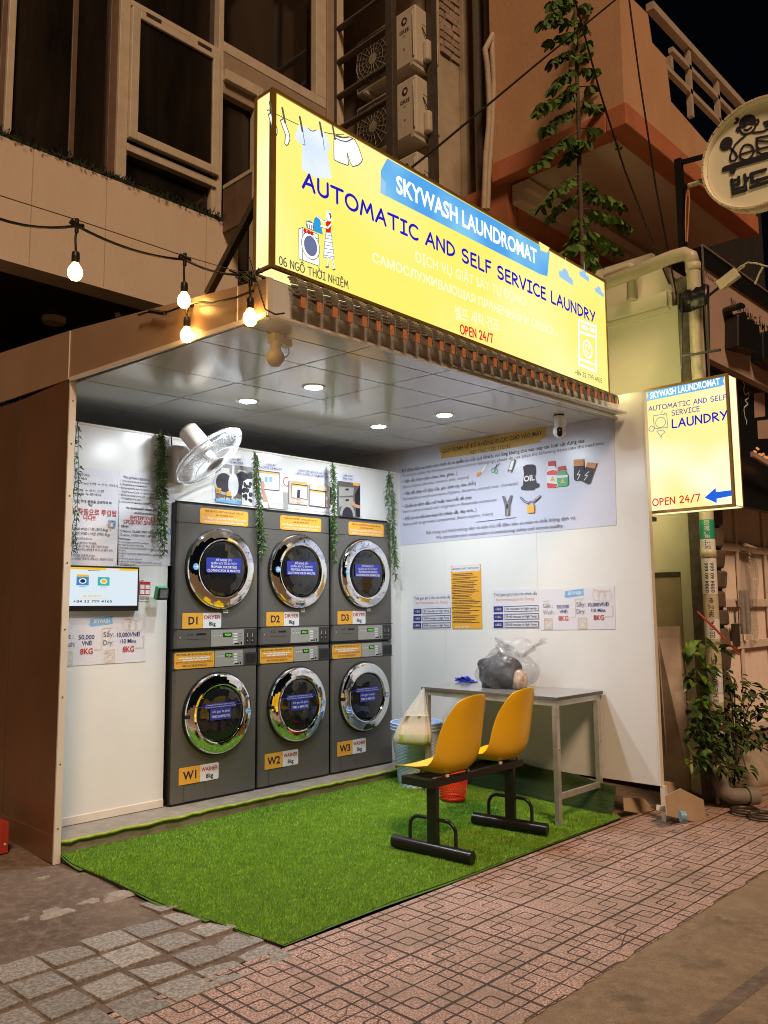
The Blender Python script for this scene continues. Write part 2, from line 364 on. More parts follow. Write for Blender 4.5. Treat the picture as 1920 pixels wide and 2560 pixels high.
HAND = {   # hand-lettered capitals: (width, strokes)
 'A': (.80, [[(0, 0), (.44, 1), (.78, .0)], [(.14, .34), (.68, .38)]]),
 'U': (.74, [[(.04, 1), (.03, .42)] + arc(.37, .34, .34, .34, 190, 350, 10) + [(.70, .42), (.70, 1)]]),
 'T': (.84, [[(0, .96), (.84, 1)], [(.43, .98), (.42, 0)]]),
 'O': (.92, _O(.90)), 'Q': (.92, _O(.90)+[[(.5, .25), (.9, -.08)]]),
 'M': (.98, [[(0, 0), (.17, 1), (.48, .30), (.80, 1), (.96, 0)]]),
 'I': (.52, [[(.02, .97), (.50, .99)], [(.26, .98), (.26, .02)], [(0, .02), (.52, .03)]]),
 'C': (.74, [arc(.46, .5, .45, .5, 52, 308, 16)]),
 'N': (.76, [[(.02, 0), (.04, 1), (.70, .03), (.72, 1)]]),
 'D': (.76, [[(.05, .02), (.05, 1)] + arc(.05, .5, .68, .49, 88, -90, 12)]),
 'S': (.68, [arc(.36, .75, .30, .25, 40, 250, 9) + arc(.33, .26, .31, .26, 78, -150, 10)]),
 'E': (.60, [[(.58, 1), (.06, .97), (.05, .02), (.60, 0)], [(.06, .52), (.52, .54)]]),
 'L': (.56, [[(.06, 1), (.04, .03), (.56, .0)]]),
 'F': (.58, [[(.58, .99), (.06, .97), (.05, 0)], [(.06, .52), (.50, .54)]]),
 'R': (.68, [[(.05, 0), (.05, .98)] + arc(.06, .73, .52, .25, 88, -90, 9) + [(.20, .46), (.68, 0)]]),
 'V': (.74, [[(.0, 1), (.36, 0), (.74, 1)]]),
 'Y': (.72, [[(.0, 1), (.36, .50)], [(.72, 1), (.22, 0)]]),
 'P': (.62, [[(.05, 0), (.05, .98)] + arc(.06, .72, .52, .26, 88, -92, 10)]),
 'H': (.76, [[(.05, 1), (.04, 0)], [(.71, 1), (.70, 0)], [(.05, .50), (.71, .52)]]),
 'G': (.82, [arc(.45, .5, .44, .5, 60, 330, 16) + [(.84, .45), (.48, .44)]]),
 'K': (.68, [[(.05, 1), (.04, 0)], [(.62, 1), (.06, .45), (.66, 0)]]),
 'W': (1.0, [[(0, 1), (.24, 0), (.48, .8), (.74, 0), (1.0, 1)]]),
 '0': (.66, _O(.62)), '6': (.62, [arc(.52, .62, .50, .42, 100, 180, 6) + arc(.32, .27, .30, .27, 170, 530, 16)]),
 '2': (.62, [arc(.31, .73, .28, .27, 160, -30, 9) + [(.04, .03), (.62, .02)]]),
 '4': (.64, [[(.40, 1), (.02, .36), (.64, .38)], [(.48, .66), (.46, 0)]]),
 '7': (.60, [[(.0, .98), (.58, 1), (.20, 0)]]),
 '8': (.60, [arc(.30, .75, .25, .25, -90, 270, 14), arc(.30, .26, .29, .26, 90, 450, 16)]),
 '3': (.56, [arc(.26, .75, .26, .24, 150, -80, 9) + arc(.25, .26, .30, .26, 80, -150, 10)]),
 '9': (.60, [arc(.30, .72, .28, .27, 0, 360, 14), [(.58, .75), (.50, 0)]]),
 '1': (.40, [[(.04, .82), (.24, 1), (.24, 0)]]),
 '5': (.58, [[(.54, 1), (.12, .98), (.08, .56)] + arc(.27, .30, .30, .29, 110, -140, 10)]),
 '+': (.50, [[(.25, .68), (.25, .22)], [(.02, .45), (.48, .45)]]),
 '/': (.60, [[(.02, -.08), (.58, 1.05)]]), ' ': (.42, []),
}
HAND['Ô'] = (.92, _O(.90) + [[(.25, 1.16), (.46, 1.34), (.68, 1.16)]])
HAND['Ờ'] = (.98, _O(.90) + [arc(.84, .98, .14, .16, -80, 60, 5), [(.30, 1.36), (.52, 1.16)]])
HAND['Ệ'] = (.60, HAND['E'][1] + [[(.12, 1.14), (.32, 1.32), (.52, 1.14)], [(.31, -.16), (.32, -.19)]])

class Art(MB):
    """flat printing on a plane: O origin, U right, N towards the viewer"""
    def __init__(s, O, U, N):
        super().__init__(); s.O = V(O); s.U = V(U).normalized(); s.N = V(N).normalized(); s.W = s.N.cross(s.U); s.k = 0
    def px(s, u, v):
        d = ray(u, v); t = (s.O-CAM).dot(s.N)/d.dot(s.N); q = CAM + d*t - s.O
        return (q.dot(s.U), q.dot(s.W))
    def pt(s, a, b, d=0.): return s.O + s.U*a + s.W*b + s.N*d
    def lay(s, step=4e-4): s.k += 1; return .0012 + s.k*step
    def poly(s, pts, m, d=None):
        d = s.lay(2e-4) if d is None else d
        n = len(pts); ar = sum(pts[i][0]*pts[(i+1) % n][1]-pts[(i+1) % n][0]*pts[i][1] for i in range(n))
        if ar < 0: pts = pts[::-1]
        s.add([s.pt(a, b, d) for a, b in pts], [tuple(range(n))], m)
    def ppoly(s, pts, m, z=None, d=None):
        z = z or (lambda x, y: (x, y)); s.poly([s.px(*z(*p)) for p in pts], m, d)
    def rect(s, a0, b0, a1, b1, m, r=0., d=None):
        if r <= 0: s.poly([(a0, b0), (a1, b0), (a1, b1), (a0, b1)], m, d); return
        p = []
        for cx, cy, a in ((a1-r, b0+r, -90), (a1-r, b1-r, 0), (a0+r, b1-r, 90), (a0+r, b0+r, 180)): p += arc(cx, cy, r, r, a, a+90, 5)
        s.poly(p, m, d)
    def ell(s, a, b, ra, rb, m, d=None, n=24, t0=0): s.poly(arc(a, b, ra, rb, t0, t0+360*(n-1)/n, n-1), m, d)
    def line(s, pts, w, m, closed=False, d=None):
        """thick polyline with round joints"""
        d = s.lay(2e-4) if d is None else d
        if closed: pts = list(pts)+[pts[0]]
        k = 0
        for i in range(len(pts)-1):
            (x0, y0), (x1, y1) = pts[i], pts[i+1]; L = math.hypot(x1-x0, y1-y0)
            if L < 1e-7: continue
            nx, ny = -(y1-y0)/L*w/2, (x1-x0)/L*w/2
            a0 = math.degrees(math.atan2(ny, nx))
            q = arc(x0, y0, w/2, w/2, a0, a0+180, 5) + arc(x1, y1, w/2, w/2, a0+180, a0+360, 5)
            s.add([s.pt(a, b, d + (k % 2)*1e-4) for a, b in q], [tuple(range(len(q)))], m); k += 1
    def text(s, body, a, b, h, m, w=None, bold=0., align='L', rot=0., d=None):
        """cap height h; optional exact width w"""
        vs, fs, x0, x1 = glyphs(body, bold); sy = h/CAP; sx = sy if w is None else w/(x1-x0)
        L = (x1-x0)*sx; o = {'L': 0, 'C': -L/2, 'R': -L}[align]; c, n = math.cos(rot), math.sin(rot)
        d = s.lay(2e-4) if d is None else d
        q = [((v[0]-x0)*sx+o, v[1]*sy) for v in vs]
        s.add([s.pt(a + x*c - y*n, b + x*n + y*c, d) for x, y in q], fs, m)
    def ptext(s, body, p0, p1, pc, m, z=None, bold=0., hand=None):
        """baseline from pixel p0 to pixel p1, pc = top of the first capital"""
        z = z or (lambda x, y: (x, y)); A, B, C = s.px(*z(*p0)), s.px(*z(*p1)), s.px(*z(*pc))
        w = math.hypot(B[0]-A[0], B[1]-A[1]); rot = math.atan2(B[1]-A[1], B[0]-A[0])
        h = -(C[0]-A[0])*math.sin(rot) + (C[1]-A[1])*math.cos(rot)
        if hand: s.hand(body, A[0], A[1], h, w, hand, m, rot)
        else: s.text(body, A[0], A[1], h, m, w, bold, 'L', rot)
    def hand(s, body, a, b, h, w, th, m, rot=0.):
        x = 0; items = []
        for ch in body: g = HAND[ch]; items.append((x, g)); x += g[0] + (.22 if ch != ' ' else .1)
        x -= .22; sx = w/x; c, n = math.cos(rot), math.sin(rot); d = s.lay(2e-4)
        for x0, g in items:
            for st in g[1]:
                q = [((x0+px)*sx, py*h) for px, py in st]
                s.line([(a+X*c-Y*n, b+X*n+Y*c) for X, Y in q], th*h, m, d=d)
    def greek(s, a0, a1, b, h, m, words=6, seed=1):
        """type too small to read, as broken bars"""
        rnd = random.Random(seed); x = a0; L = (a1-a0)/words
        while x < a1-.2*L:
            w = min(L*rnd.uniform(.45, 1.15), a1-x); s.rect(x, b, x+w, b+h, m, d=.0016); x += w+L*.16
class Quad:
    """unit square (s right, t down) laid over a sheet with top-left, top-right, bottom-left corners in plane coordinates"""
    def __init__(s, art, tl, tr, bl): s.A = art; s.o = V(tl); s.x = V(tr)-s.o; s.y = V(bl)-s.o; s.w = s.x.length; s.h = s.y.length; s.rot = math.atan2(s.x.y, s.x.x)
    def __call__(s, a, b): p = s.o + s.x*a + s.y*b; return (p.x, p.y)
    def rect(s, a0, b0, a1, b1, m, d=None): s.A.poly([s(a0, b0), s(a1, b0), s(a1, b1), s(a0, b1)], m, d)
    def poly(s, pts, m): s.A.poly([s(*p) for p in pts], m)
    def ell(s, a, b, ra, rb, m, n=20): s.A.poly([s(*p) for p in arc(a, b, ra, rb, 0, 360*(n-1)/n, n-1)], m)
    def line(s, pts, w, m, closed=False): s.A.line([s(*p) for p in pts], w*s.h, m, closed)
    def text(s, body, a0, a1, b, h, m, bold=0.): p = s(a0, b); s.A.text(body, p[0], p[1], h*s.h, m, (a1-a0)*s.w, bold, 'L', s.rot)
    def greek(s, a0, a1, b, h, m, words=6, seed=1):
        rnd = random.Random(seed); x = a0; L = (a1-a0)/words
        while x < a1-.2*L:
            w = min(L*rnd.uniform(.45, 1.15), a1-x); s.rect(x, b-h, x+w, b, m, d=.0018); x += w+L*.16
# ================================================================ GROUND
def nodes(m): return m.node_tree.nodes, m.node_tree.links
class NG:
    """tiny expression helper for math nodes"""
    def __init__(s, m): s.n, s.l = nodes(m)
    def __call__(s, op, a, b=None, c=None):
        q = s.n.new('ShaderNodeMath'); q.operation = op
        for i, x in enumerate((a, b, c)):
            if x is None: continue
            if isinstance(x, (int, float)): q.inputs[i].default_value = x
            else: s.l.new(x, q.inputs[i])
        return q.outputs[0]
def noise(n, l, vec, sc, det=4, rough=.6):
    q = n.new('ShaderNodeTexNoise'); q.inputs['Scale'].default_value = sc; q.inputs['Detail'].default_value = det; q.inputs['Roughness'].default_value = rough
    l.new(vec, q.inputs['Vector']); return q.outputs['Fac']
def rng(n, l, x, a, b, c=0., d=1.):
    q = n.new('ShaderNodeMapRange'); q.inputs[1].default_value = a; q.inputs[2].default_value = b; q.inputs[3].default_value = c; q.inputs[4].default_value = d
    l.new(x, q.inputs[0]); return q.outputs[0]
def mixc(n, l, f, a, b):
    q = n.new('ShaderNodeMix'); q.data_type = 'RGBA'
    if isinstance(f, (int, float)): q.inputs[0].default_value = f
    else: l.new(f, q.inputs[0])
    for i, x in ((6, a), (7, b)):
        if isinstance(x, tuple): q.inputs[i].default_value = (*x, 1)
        else: l.new(x, q.inputs[i])
    return q.outputs[2]
def pavement_material():
    m = mat('pavement_tile', (.4, .3, .25), .75); n, l = nodes(m); E = NG(m); p = n['Principled BSDF']
    tc = n.new('ShaderNodeTexCoord'); sp = n.new('ShaderNodeSeparateXYZ'); l.new(tc.outputs['Object'], sp.inputs[0])
    T = .3905
    a = E('MULTIPLY', E('ADD', sp.outputs[0], .735 + 10*T), 1/T); b = E('MULTIPLY', E('ADD', sp.outputs[1], 2.79 + 10*T), 1/T)
    qa = E('ABSOLUTE', E('SUBTRACT', E('FRACT', a), .5)); qb = E('ABSOLUTE', E('SUBTRACT', E('FRACT', b), .5))
    # rounded loop in each quarter
    dx = E('SUBTRACT', E('ABSOLUTE', E('SUBTRACT', qa, .25)), .058); dy = E('SUBTRACT', E('ABSOLUTE', E('SUBTRACT', qb, .25)), .058)
    mx, my = E('MAXIMUM', dx, 0.), E('MAXIMUM', dy, 0.)
    ln = E('SQRT', E('ADD', E('MULTIPLY', mx, mx), E('MULTIPLY', my, my)))
    loop = E('ABSOLUTE', E('SUBTRACT', E('ADD', ln, E('MINIMUM', E('MAXIMUM', dx, dy), 0.)), .032))
    pa, pb = E('GREATER_THAN', qa, .25), E('GREATER_THAN', qb, .25); na, nb_ = E('LESS_THAN', qa, .25), E('LESS_THAN', qb, .25)
    t1 = E('ADD', E('ABSOLUTE', E('SUBTRACT', qb, .34)), pa); t2 = E('ADD', E('ABSOLUTE', E('SUBTRACT', qa, .34)), pb)      # outer sides run on to the next loop
    t3 = E('ADD', E('ABSOLUTE', E('SUBTRACT', qb, .16)), na); t4 = E('ADD', E('ABSOLUTE', E('SUBTRACT', qa, .16)), nb_)     # inner sides run out to the joint
    thin = E('MINIMUM', E('MINIMUM', loop, E('MINIMUM', t1, t2)), E('MINIMUM', E('MINIMUM', t3, t4), E('MINIMUM', qa, qb)))
    joint = E('MINIMUM', E('SUBTRACT', .5, qa), E('SUBTRACT', .5, qb))
    w = noise(n, l, tc.outputs['Object'], 9, 3)
    thin = E('ADD', thin, E('MULTIPLY', E('SUBTRACT', w, .5), .006)); 
    fill = E('ADD', rng(n, l, sp.outputs[0], 1.1, 2.6, 0., .0035), rng(n, l, noise(n, l, tc.outputs['Object'], 1.7, 5, .7),   .56, .72, 0., .014))      # silted-up grooves
    g1 = rng(n, l, E('ADD', thin, fill), .0068, .0112, 1., 0.); g2 = rng(n, l, joint, .012, .018, 1., 0.)
    vo = n.new('ShaderNodeTexVoronoi'); vo.feature = 'DISTANCE_TO_EDGE'; vo.inputs['Scale'].default_value = 3.1; l.new(tc.outputs['Object'], vo.inputs['Vector'])
    ck = E('MULTIPLY', rng(n, l, vo.outputs['Distance'], .004, .009, 1., 0.), rng(n, l, noise(n, l, tc.outputs['Object'], 1.3, 2), .60, .64))
    g = E('MAXIMUM', E('MAXIMUM', g1, g2), E('MULTIPLY', ck, .8))
    sp1 = noise(n, l, tc.outputs['Object'], 120, 3, .8); sp2 = noise(n, l, tc.outputs['Object'], 3, 5)
    wn = n.new('ShaderNodeTexWhiteNoise'); wn.noise_dimensions = '2D'; cb = n.new('ShaderNodeCombineXYZ')
    l.new(E('FLOOR', a), cb.inputs[0]); l.new(E('FLOOR', b), cb.inputs[1]); l.new(cb.outputs[0], wn.inputs['Vector'])
    base = mixc(n, l, rng(n, l, sp1, .40, .60), (.135, .070, .054), (.78, .51, .415))
    base = mixc(n, l, rng(n, l, sp2, .42, .70, 0., .75), base, (.27, .19, .135))
    base = mixc(n, l, rng(n, l, wn.outputs[0], 0, 1, 0., .22), base, (.34, .25, .20))
    col = mixc(n, l, E('MULTIPLY', g, .93), base, (.035, .022, .016))
    l.new(col, p.inputs['Base Color'])
    bp = n.new('ShaderNodeBump'); bp.inputs['Distance'].default_value = .010; bp.inputs['Strength'].default_value = .9
    l.new(E('SUBTRACT', E('MULTIPLY', sp1, .25), g), bp.inputs['Height']); l.new(bp.outputs[0], p.inputs['Normal'])
    return m
M['pavement'] = pavement_material()
def dirty(name, a, b, c, sc, rough=.9, bump=.5, spots=(.18, .15, .12)):
    m = mat(name, a, rough); n, l = nodes(m); p = n['Principled BSDF']; tc = n.new('ShaderNodeTexCoord'); o = tc.outputs['Object']
    n1, n2, n3 = noise(n, l, o, sc, 6, .65), noise(n, l, o, sc*9, 5, .7), noise(n, l, o, 220, 2)
    k = mixc(n, l, rng(n, l, n1, .35, .65), a, b); k = mixc(n, l, rng(n, l, n2, .45, .68, 0, .7), k, c)
    k = mixc(n, l, rng(n, l, noise(n, l, o, sc*2.3, 4), .63, .70, 0., .6), k, spots)
    k = mixc(n, l, rng(n, l, n3, .4, .65, 0., .35), k, (.03, .025, .02)); l.new(k, p.inputs['Base Color'])
    E = NG(m); bp = n.new('ShaderNodeBump'); bp.inputs['Distance'].default_value = .012; bp.inputs['Strength'].default_value = bump
    l.new(E('ADD', E('MULTIPLY', n2, .8), E('MULTIPLY', n3, .3)), bp.inputs['Height']); l.new(bp.outputs[0], p.inputs['Normal'])
    return m
M['ground'] = dirty('ground_dirt', (.20, .140, .10), (.12, .082, .06), (.30, .23, .175), 2.2, bump=.9)
M['road'] = dirty('road_concrete', (.31, .215, .130), (.22, .150, .088), (.38, .28, .18), 1.6, bump=1., spots=(.12, .085, .055))
M['granite_sett'] = mat('granite_sett', (.42, .385, .345), .8, c2=(.19, .170, .150), scale=70, bump=.5, bscale=120, island=.22, contrast=(.36, .6))

def sheet(name, xs, ys, fz, m, kind='structure'):
    b = MB(); b.grid([[V((x, y, fz(x, y))) for x in xs] for y in ys], m, True); return struct(b.build(name), kind)
def lsp(a, b, n): return [a+(b-a)*i/(n-1) for i in range(n)]
def rough_h(x, y):
    k = .15 if y < -1.12 else 1.
    return gz(y) - (.006 if k == 1 else .0040) + k*(.004*math.sin(7*x+3*y) + .004*math.sin(4.1*x-6.3*y+1) + .003*math.sin(13*x+11*y))
sheet('ground', [-60, -20, -8]+lsp(-4, -.7, 34)+[0, 3, 8, 20, 60], lsp(-1.95, .2, 24)+[3, 9, 30, 60], lambda x, y: rough_h(x, y) if x < -.65 else gz(y)-.012, 'ground')
# pavement of grooved pink tiles, ragged at the road's edge
b = MB(); rows = []
xs = lsp(-4, 6.5, 316) + [8, 12, 20]
rnd = random.Random(3)
rows.append([V((x, -3.055 + rnd.uniform(-.005, .005), -.150)) for x in xs])
rows += [[V((x, y, -.149 + .0012*math.sin(3*x+4*y))) for x in xs] for y in lsp(-2.98, -1.97, 10)]
b.grid(rows, 'pavement', True); struct(b.build('pavement'))
sheet('road', [-60, -20, -8, -3]+lsp(-2, 6, 41)+[10, 30, 60], [-60, -20, -8]+lsp(-5, -2.9, 22), lambda x, y: -.1525 + .0008*math.sin(3*x)+.0008*math.sin(5*y+x) - (.002 if y > -3.0 else 0), 'road')
b = MB()   # gutter slot cut across the road, a dark strip set in it
P, Q = at_z(1740, 2570, -.152), at_z(1960, 2405, -.152)
b.prism([P+V((0, .03, -.01)), Q+V((0, .03, -.01)), Q+V((0, -.03, -.01)), P+V((0, -.03, -.01))], (0, 0, .0122), 'ground'); struct(b.build('gutter'))
# granite setts left of the turf
b = MB(); rnd = random.Random(5)
for i in range(0, 16):
    for j in range(5):
        x, y = -.655 - .191*i, -1.115 - .191*j
        if i < 3 and j == 0 and i != 3: pass
        if j == 0 and i > 0: continue
        if i <= 0 and x > -.70: 
            pass
        hw = .0875 + rnd.uniform(-.007, .003); hh = .0875 + rnd.uniform(-.007, .003); cx, cy = x-.095+rnd.uniform(-.006, .006), y-.095+rnd.uniform(-.006, .006)
        if cx+hw > 0.1: continue
        z = gz(cy) + rnd.uniform(-.001, .002); a = rnd.uniform(-.03, .03)
        ux, uy = V((math.cos(a)*hw, math.sin(a)*hw, rnd.uniform(-.002, .002))), V((-math.sin(a)*hh, math.cos(a)*hh, rnd.uniform(-.002, .002)-.0325*hh))
        b.obox((cx, cy, z-.02), ux, uy, (0, 0, .021), 'granite_sett')
struct(b.build('granite_paving', bevel=.002))

# ================================================================ BOOTH
ZC = lambda x, y: None
def wallx(y): return 2.255 - .0355*y
def ceil_z(x, y):
    s = (x+.86)/3.15; t = (y+2.1)/3.1
    return (2.492*(1-s)+2.588*s)*(1-t) + (2.607*(1-s)+2.622*s)*t
booth = thing('laundry_booth', 'open fronted white panel laundry booth with gridded ceiling and brown outer side', 'booth', (.7, -1.0, -.12))
YP = -.29
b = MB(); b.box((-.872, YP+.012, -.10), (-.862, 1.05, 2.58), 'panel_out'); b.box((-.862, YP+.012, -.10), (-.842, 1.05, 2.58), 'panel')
w = b.build('side_wall', booth); w['label'] = 'side wall with brown outer face'
b = MB(); b.box((-.877, YP, -.104), (-.838, YP+.012, 2.575), 'trim'); b.box((-.842, YP+.012, -.1), (-.8405, YP+.03, 2.55), 'trim')
for z in (.08, .42, .78, 1.15, 1.52, 1.9, 2.2, 2.45): b.lathe([(.0045, 0), (.0045, .002), (0, .0022)], (-.858, YP, z), (0, -1, 0), 'screw', 8)
b.build('edge_trim', booth)
# right wall, slightly flared
YF, YB = -2.182, 1.05
b = MB(); p = lambda y, d: (wallx(y)+d, y)
b.hexa([(*p(YF, 0), .075), (*p(YF, .035), .075), (*p(YB, .035), .075), (*p(YB, 0), .075), (*p(YF, 0), 2.735), (*p(YF, .035), 2.735), (*p(YB, .035), 2.75), (*p(YB, 0), 2.75)], 'panel')
b.build('side_wall', booth)
b = MB()
b.hexa([(*p(YF-.012, -.004), .075), (*p(YF-.012, .040), .075), (*p(YF, .040), .075), (*p(YF, -.004), .075), (*p(YF-.012, -.004), 2.74), (*p(YF-.012, .040), 2.74), (*p(YF, .040), 2.74), (*p(YF, -.004), 2.74)], 'trim')
b.hexa([(*p(YF-.030, .006), -.15), (*p(YF-.030, .046), -.15), (*p(YF+.0, .046), -.15), (*p(YF+.0, .006), -.15), (*p(YF-.030, .006), .075), (*p(YF-.030, .046), .075), (*p(YF+.0, .046), .075), (*p(YF+.0, .006), .075)], 'trim')
b.build('edge_trim', booth)
b = MB(); x = wallx(.05)
b.box((-.842, .05, 0), (-.012, .08, 2.412), 'panel'); b.box((2.098, .05, 0), (x, .08, 2.412), 'panel'); b.box((-.012, .05, 1.985), (2.098, .08, 2.412), 'panel')
b.box((-.842, .044, 0), (-.012, .05, .045), 'trim'); b.box((-.842, .044, 2.40), (x, .05, 2.414), 'trim')
b.build('back_wall', booth)
b = MB(); b.box((-.86, 1.0, 0), (x+.1, 1.04, 2.7), 'panel'); b.box((-.842, .75, 0), (x, .76, 1.98), 'black'); b.build('rear_wall', booth)
# ceiling panels with open seams
b = MB(); gx = [-.845, -.205, .44, 1.0, 1.62, 2.24]; gy = [-2.085, -1.9, -1.55, -.965, -.385, .21, .62, 1.0]; e = .0045
for i in range(len(gx)-1):
    for j in range(len(gy)-1):
        x0, x1, y0, y1 = gx[i]+e, gx[i+1]-e, gy[j]+e, gy[j+1]-e
        if i == 4: x1 = 2.30 if y0 < -1 else 2.25
        q = [(x0, y0), (x1, y0), (x1, y1), (x0, y1)]
        sag = random.Random(i*10+j).uniform(-.0015, .0015)
        b.hexa([(a, c, ceil_z(a, c)+sag*(1 if k < 2 else -1)) for k, (a, c) in enumerate(q)] + [(a, c, ceil_z(a, c)+.012) for a, c in q], 'ceil')
b.grid([[V((x, y, ceil_z(x, y)+.014)) for x in lsp(-.85, 2.21, 12)] for y in lsp(-2.07, 1.0, 12)], 'seam', False)
b.build('ceiling', booth)
# roof fascia: deep at the back, shallow at the front
FL, FR = V((-.862, -2.112, 0)), V((2.325, -1.985, 0))
zl, zr = 2.492, 2.582
b = MB()
side = [(-2.112, zl), (-.29, 2.578), (2.2, 2.69), (2.2, 3.09), (.82, 2.973), (-.25, 2.873), (-2.112, 2.648)]
b.prism([(-.874, y, z) for y, z in side], (.012, 0, 0), 'fascia_out_lit')
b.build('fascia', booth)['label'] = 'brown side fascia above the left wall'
b = MB()
n_ = V((FR-FL).y, ) if False else (FR-FL).normalized().cross(V((0, 0, 1)))
A, B = FL.copy(), FR.copy()
b.hexa([(A.x, A.y, zl), (B.x, B.y, zr), (B.x, B.y+.012, zr), (A.x, A.y+.012, zl), (A.x, A.y, 2.648), (B.x, B.y, 2.74), (B.x, B.y+.012, 2.74), (A.x, A.y+.012, 2.648)], 'panel')
b.build('fascia', booth)
b = MB()   # aluminium angles round the canopy's lower edge
b.bar((A.x, A.y-.003, zl-.004), (B.x, B.y-.003, zr-.004), .022, .012, 'trim'); b.bar((A.x-.014, A.y, zl-.003), (-.876, -.29, 2.574), .014, .022, 'trim')
b.bar((A.x-.006, A.y-.004, zl-.01), (A.x-.006, A.y-.004, 2.65), .026, .014, 'trim'); b.bar((-.876, -1.90, 2.502), (-.876, -1.90, 2.670), .006, .004, 'trim'); b.bar((-.876, -.262, 2.58), (-.876, -.262, 2.868), .006, .004, 'trim')
b.build('edge_trim', booth)
b = MB(); b.hexa([(-.862, -2.11, 2.645), (2.32, -1.99, 2.737), (2.2, 2.2, 3.08), (-.862, 2.2, 3.08), (-.862, -2.11, 2.650), (2.32, -1.99, 2.742), (2.2, 2.2, 3.085), (-.862, 2.2, 3.085)], 'metal_dark'); b.build('roof', booth)
# concrete plinth
b = MB(); b.hexa([(-.842, -.275, -.2), (2.28, -.235, -.2), (2.24, .76, -.2), (-.842, .76, -.2), (-.842, -.275, -.004), (2.28, -.235, -.004), (2.24, .76, -.004), (-.842, .76, -.004)], 'plinth')
b.build('plinth', booth, bevel=.006)
b = MB(); pts = []; rnd = random.Random(2)
for i in range(60):
    t = i/59; pts.append(V((-.84+3.1*t, -.284+.04*t + rnd.uniform(-.004, .004), .002 + rnd.uniform(-.004, .004))))
b.tube(pts, .010, 'limeedge', 6); o = b.build('turf_edging', booth)
b = MB(); b.box((-.8795, -.275, -.098), (-.873, 1.05, .045), 'panel_out'); b.box((-.874, .42, .045), (-.8715, .424, 2.6), 'seam'); b.build('skirting', booth)
for y in (-.42, -1.30): b = MB(); b.hexa([(wallx(y)-.0012, y-.0015, .08), (wallx(y), y-.0015, .08), (wallx(y), y+.0015, .08), (wallx(y)-.0012, y+.0015, .08), (wallx(y)-.0012, y-.0015, 2.55), (wallx(y), y-.0015, 2.55), (wallx(y), y+.0015, 2.55), (wallx(y)-.0012, y+.0015, 2.55)], 'trim'); b.build('panel_joint', booth)
WR = Art((wallx(0), 0, 0), (.0355, -1, 0), (-1, -.0355, 0))
PW = Art((0, .05, 0), (1, 0, 0), (0, -1, 0))

# ---- turf mat
outl = [(-.835, -.262), (-.828, -.40), (-.812, -.55), (-.792, -.925), (-.768, -1.26), (-.705, -1.61), (-.65, -1.955), (.03, -1.945), (.53, -1.949), (1.2, -1.955), (2.20, -1.962), (2.24, -1.9), (2.235, -1.0), (2.20, -.235)]
def inside(x, y):
    c = False; n = len(outl); j = n-1
    for i in range(n):
        (xi, yi), (xj, yj) = outl[i], outl[j]
        if (yi > y) != (yj > y) and x < (xj-xi)*(y-yi)/(yj-yi)+xi: c = not c
        j = i
    return c
def turf_z(x, y):
    z = gz(y) + .006 + .0025*math.sin(5*x+2*y) + .002*math.sin(9*y-3*x)
    z += max(0, (y+.50)/.24)**2*.030
    return z
turf = thing('artificial_turf', 'bright green artificial grass mat covering the booth floor', 'artificial grass', (.7, -1.1, -.12))
b = MB()
for i in range(64):
    for j in range(36):
        x0, x1 = -.84+3.08*i/64, -.84+3.08*(i+1)/64; y0, y1 = -1.965+1.735*j/36, -1.965+1.735*(j+1)/36
        q = [(x0, y0), (x1, y0), (x1, y1), (x0, y1)]
        if inside((x0+x1)/2, (y0+y1)/2): b.add([V((x, y, turf_z(x, y))) for x, y in q], [(0, 1, 2, 3)], 'turf_base', True)
n = len(outl)
P = [[], []]
for k in range(n+1):
    x, y = outl[k % n]; P[0].append(V((x, y, gz(y)-.004))); P[1].append(V((x, y, turf_z(x, y)+.003)))
b.grid(P, 'black', False)
b.build('backing', turf, weld=True)
# the far edge is turned up along the white wall
b = MB(); rows = []; curl = lambda t: (.10*t, .19*t*t+.01*t) if t < 1 else (0, 0)
ys = lsp(-1.90, -.27, 40)
def curl_pt(y, t, rnd=None):
    h = .205 + .015*math.sin(4*y) + .010*math.sin(11*y); lean = .065
    return V((2.195 + lean*min(1, t*1.25), y, turf_z(2.2, y) + h*t**1.25))
rows = [[curl_pt(y, t) for t in lsp(0, 1, 7)] for y in ys]
b.grid(rows, 'turf_shade', True); o = b.build('turned_up_edge', turf, solid=.006, weld=True)
# the blades (nobody counts them)
rg = np.random.default_rng(4); N = 280000
xy = np.stack([rg.uniform(-.84, 2.24, N), rg.uniform(-1.96, -.24, N)], 1)
poly = np.array(outl); ins = np.zeros(N, bool); j = len(poly)-1
for i in range(len(poly)):
    xi, yi = poly[i]; xj, yj = poly[j]
    with np.errstate(divide='ignore', invalid='ignore'):
        c = ((yi > xy[:, 1]) != (yj > xy[:, 1])) & (xy[:, 0] < (xj-xi)*(xy[:, 1]-yi)/(yj-yi)+xi)
    ins ^= c; j = i
xy = xy[ins]; X, Y = xy[:, 0], xy[:, 1]
Z = np.array(-0.085 - 0.0325*np.clip(-Y, 0, 2)) + .006 + .0025*np.sin(5*X+2*Y) + .002*np.sin(9*Y-3*X) + np.clip((Y+.50)/.24, 0, None)**2*.030
base = np.stack([X, Y, Z], 1); nb = len(base); up = np.tile(np.array([0, 0, 1.]), (nb, 1))
ex = []
for q in range(7000):
    y = rg.uniform(-1.9, -.27); t = rg.uniform(.15, 1); p_ = curl_pt(y, t); ex.append((p_.x-.002, p_.y, p_.z))
base = np.concatenate([base, np.array(ex)]); up = np.concatenate([up, np.tile(np.array([-.8, 0, .5]), (len(ex), 1))]); nb = len(base)
ang = rg.uniform(0, 2*np.pi, nb); h = rg.uniform(.007, .014, nb); w = rg.uniform(.0010, .0020, nb)
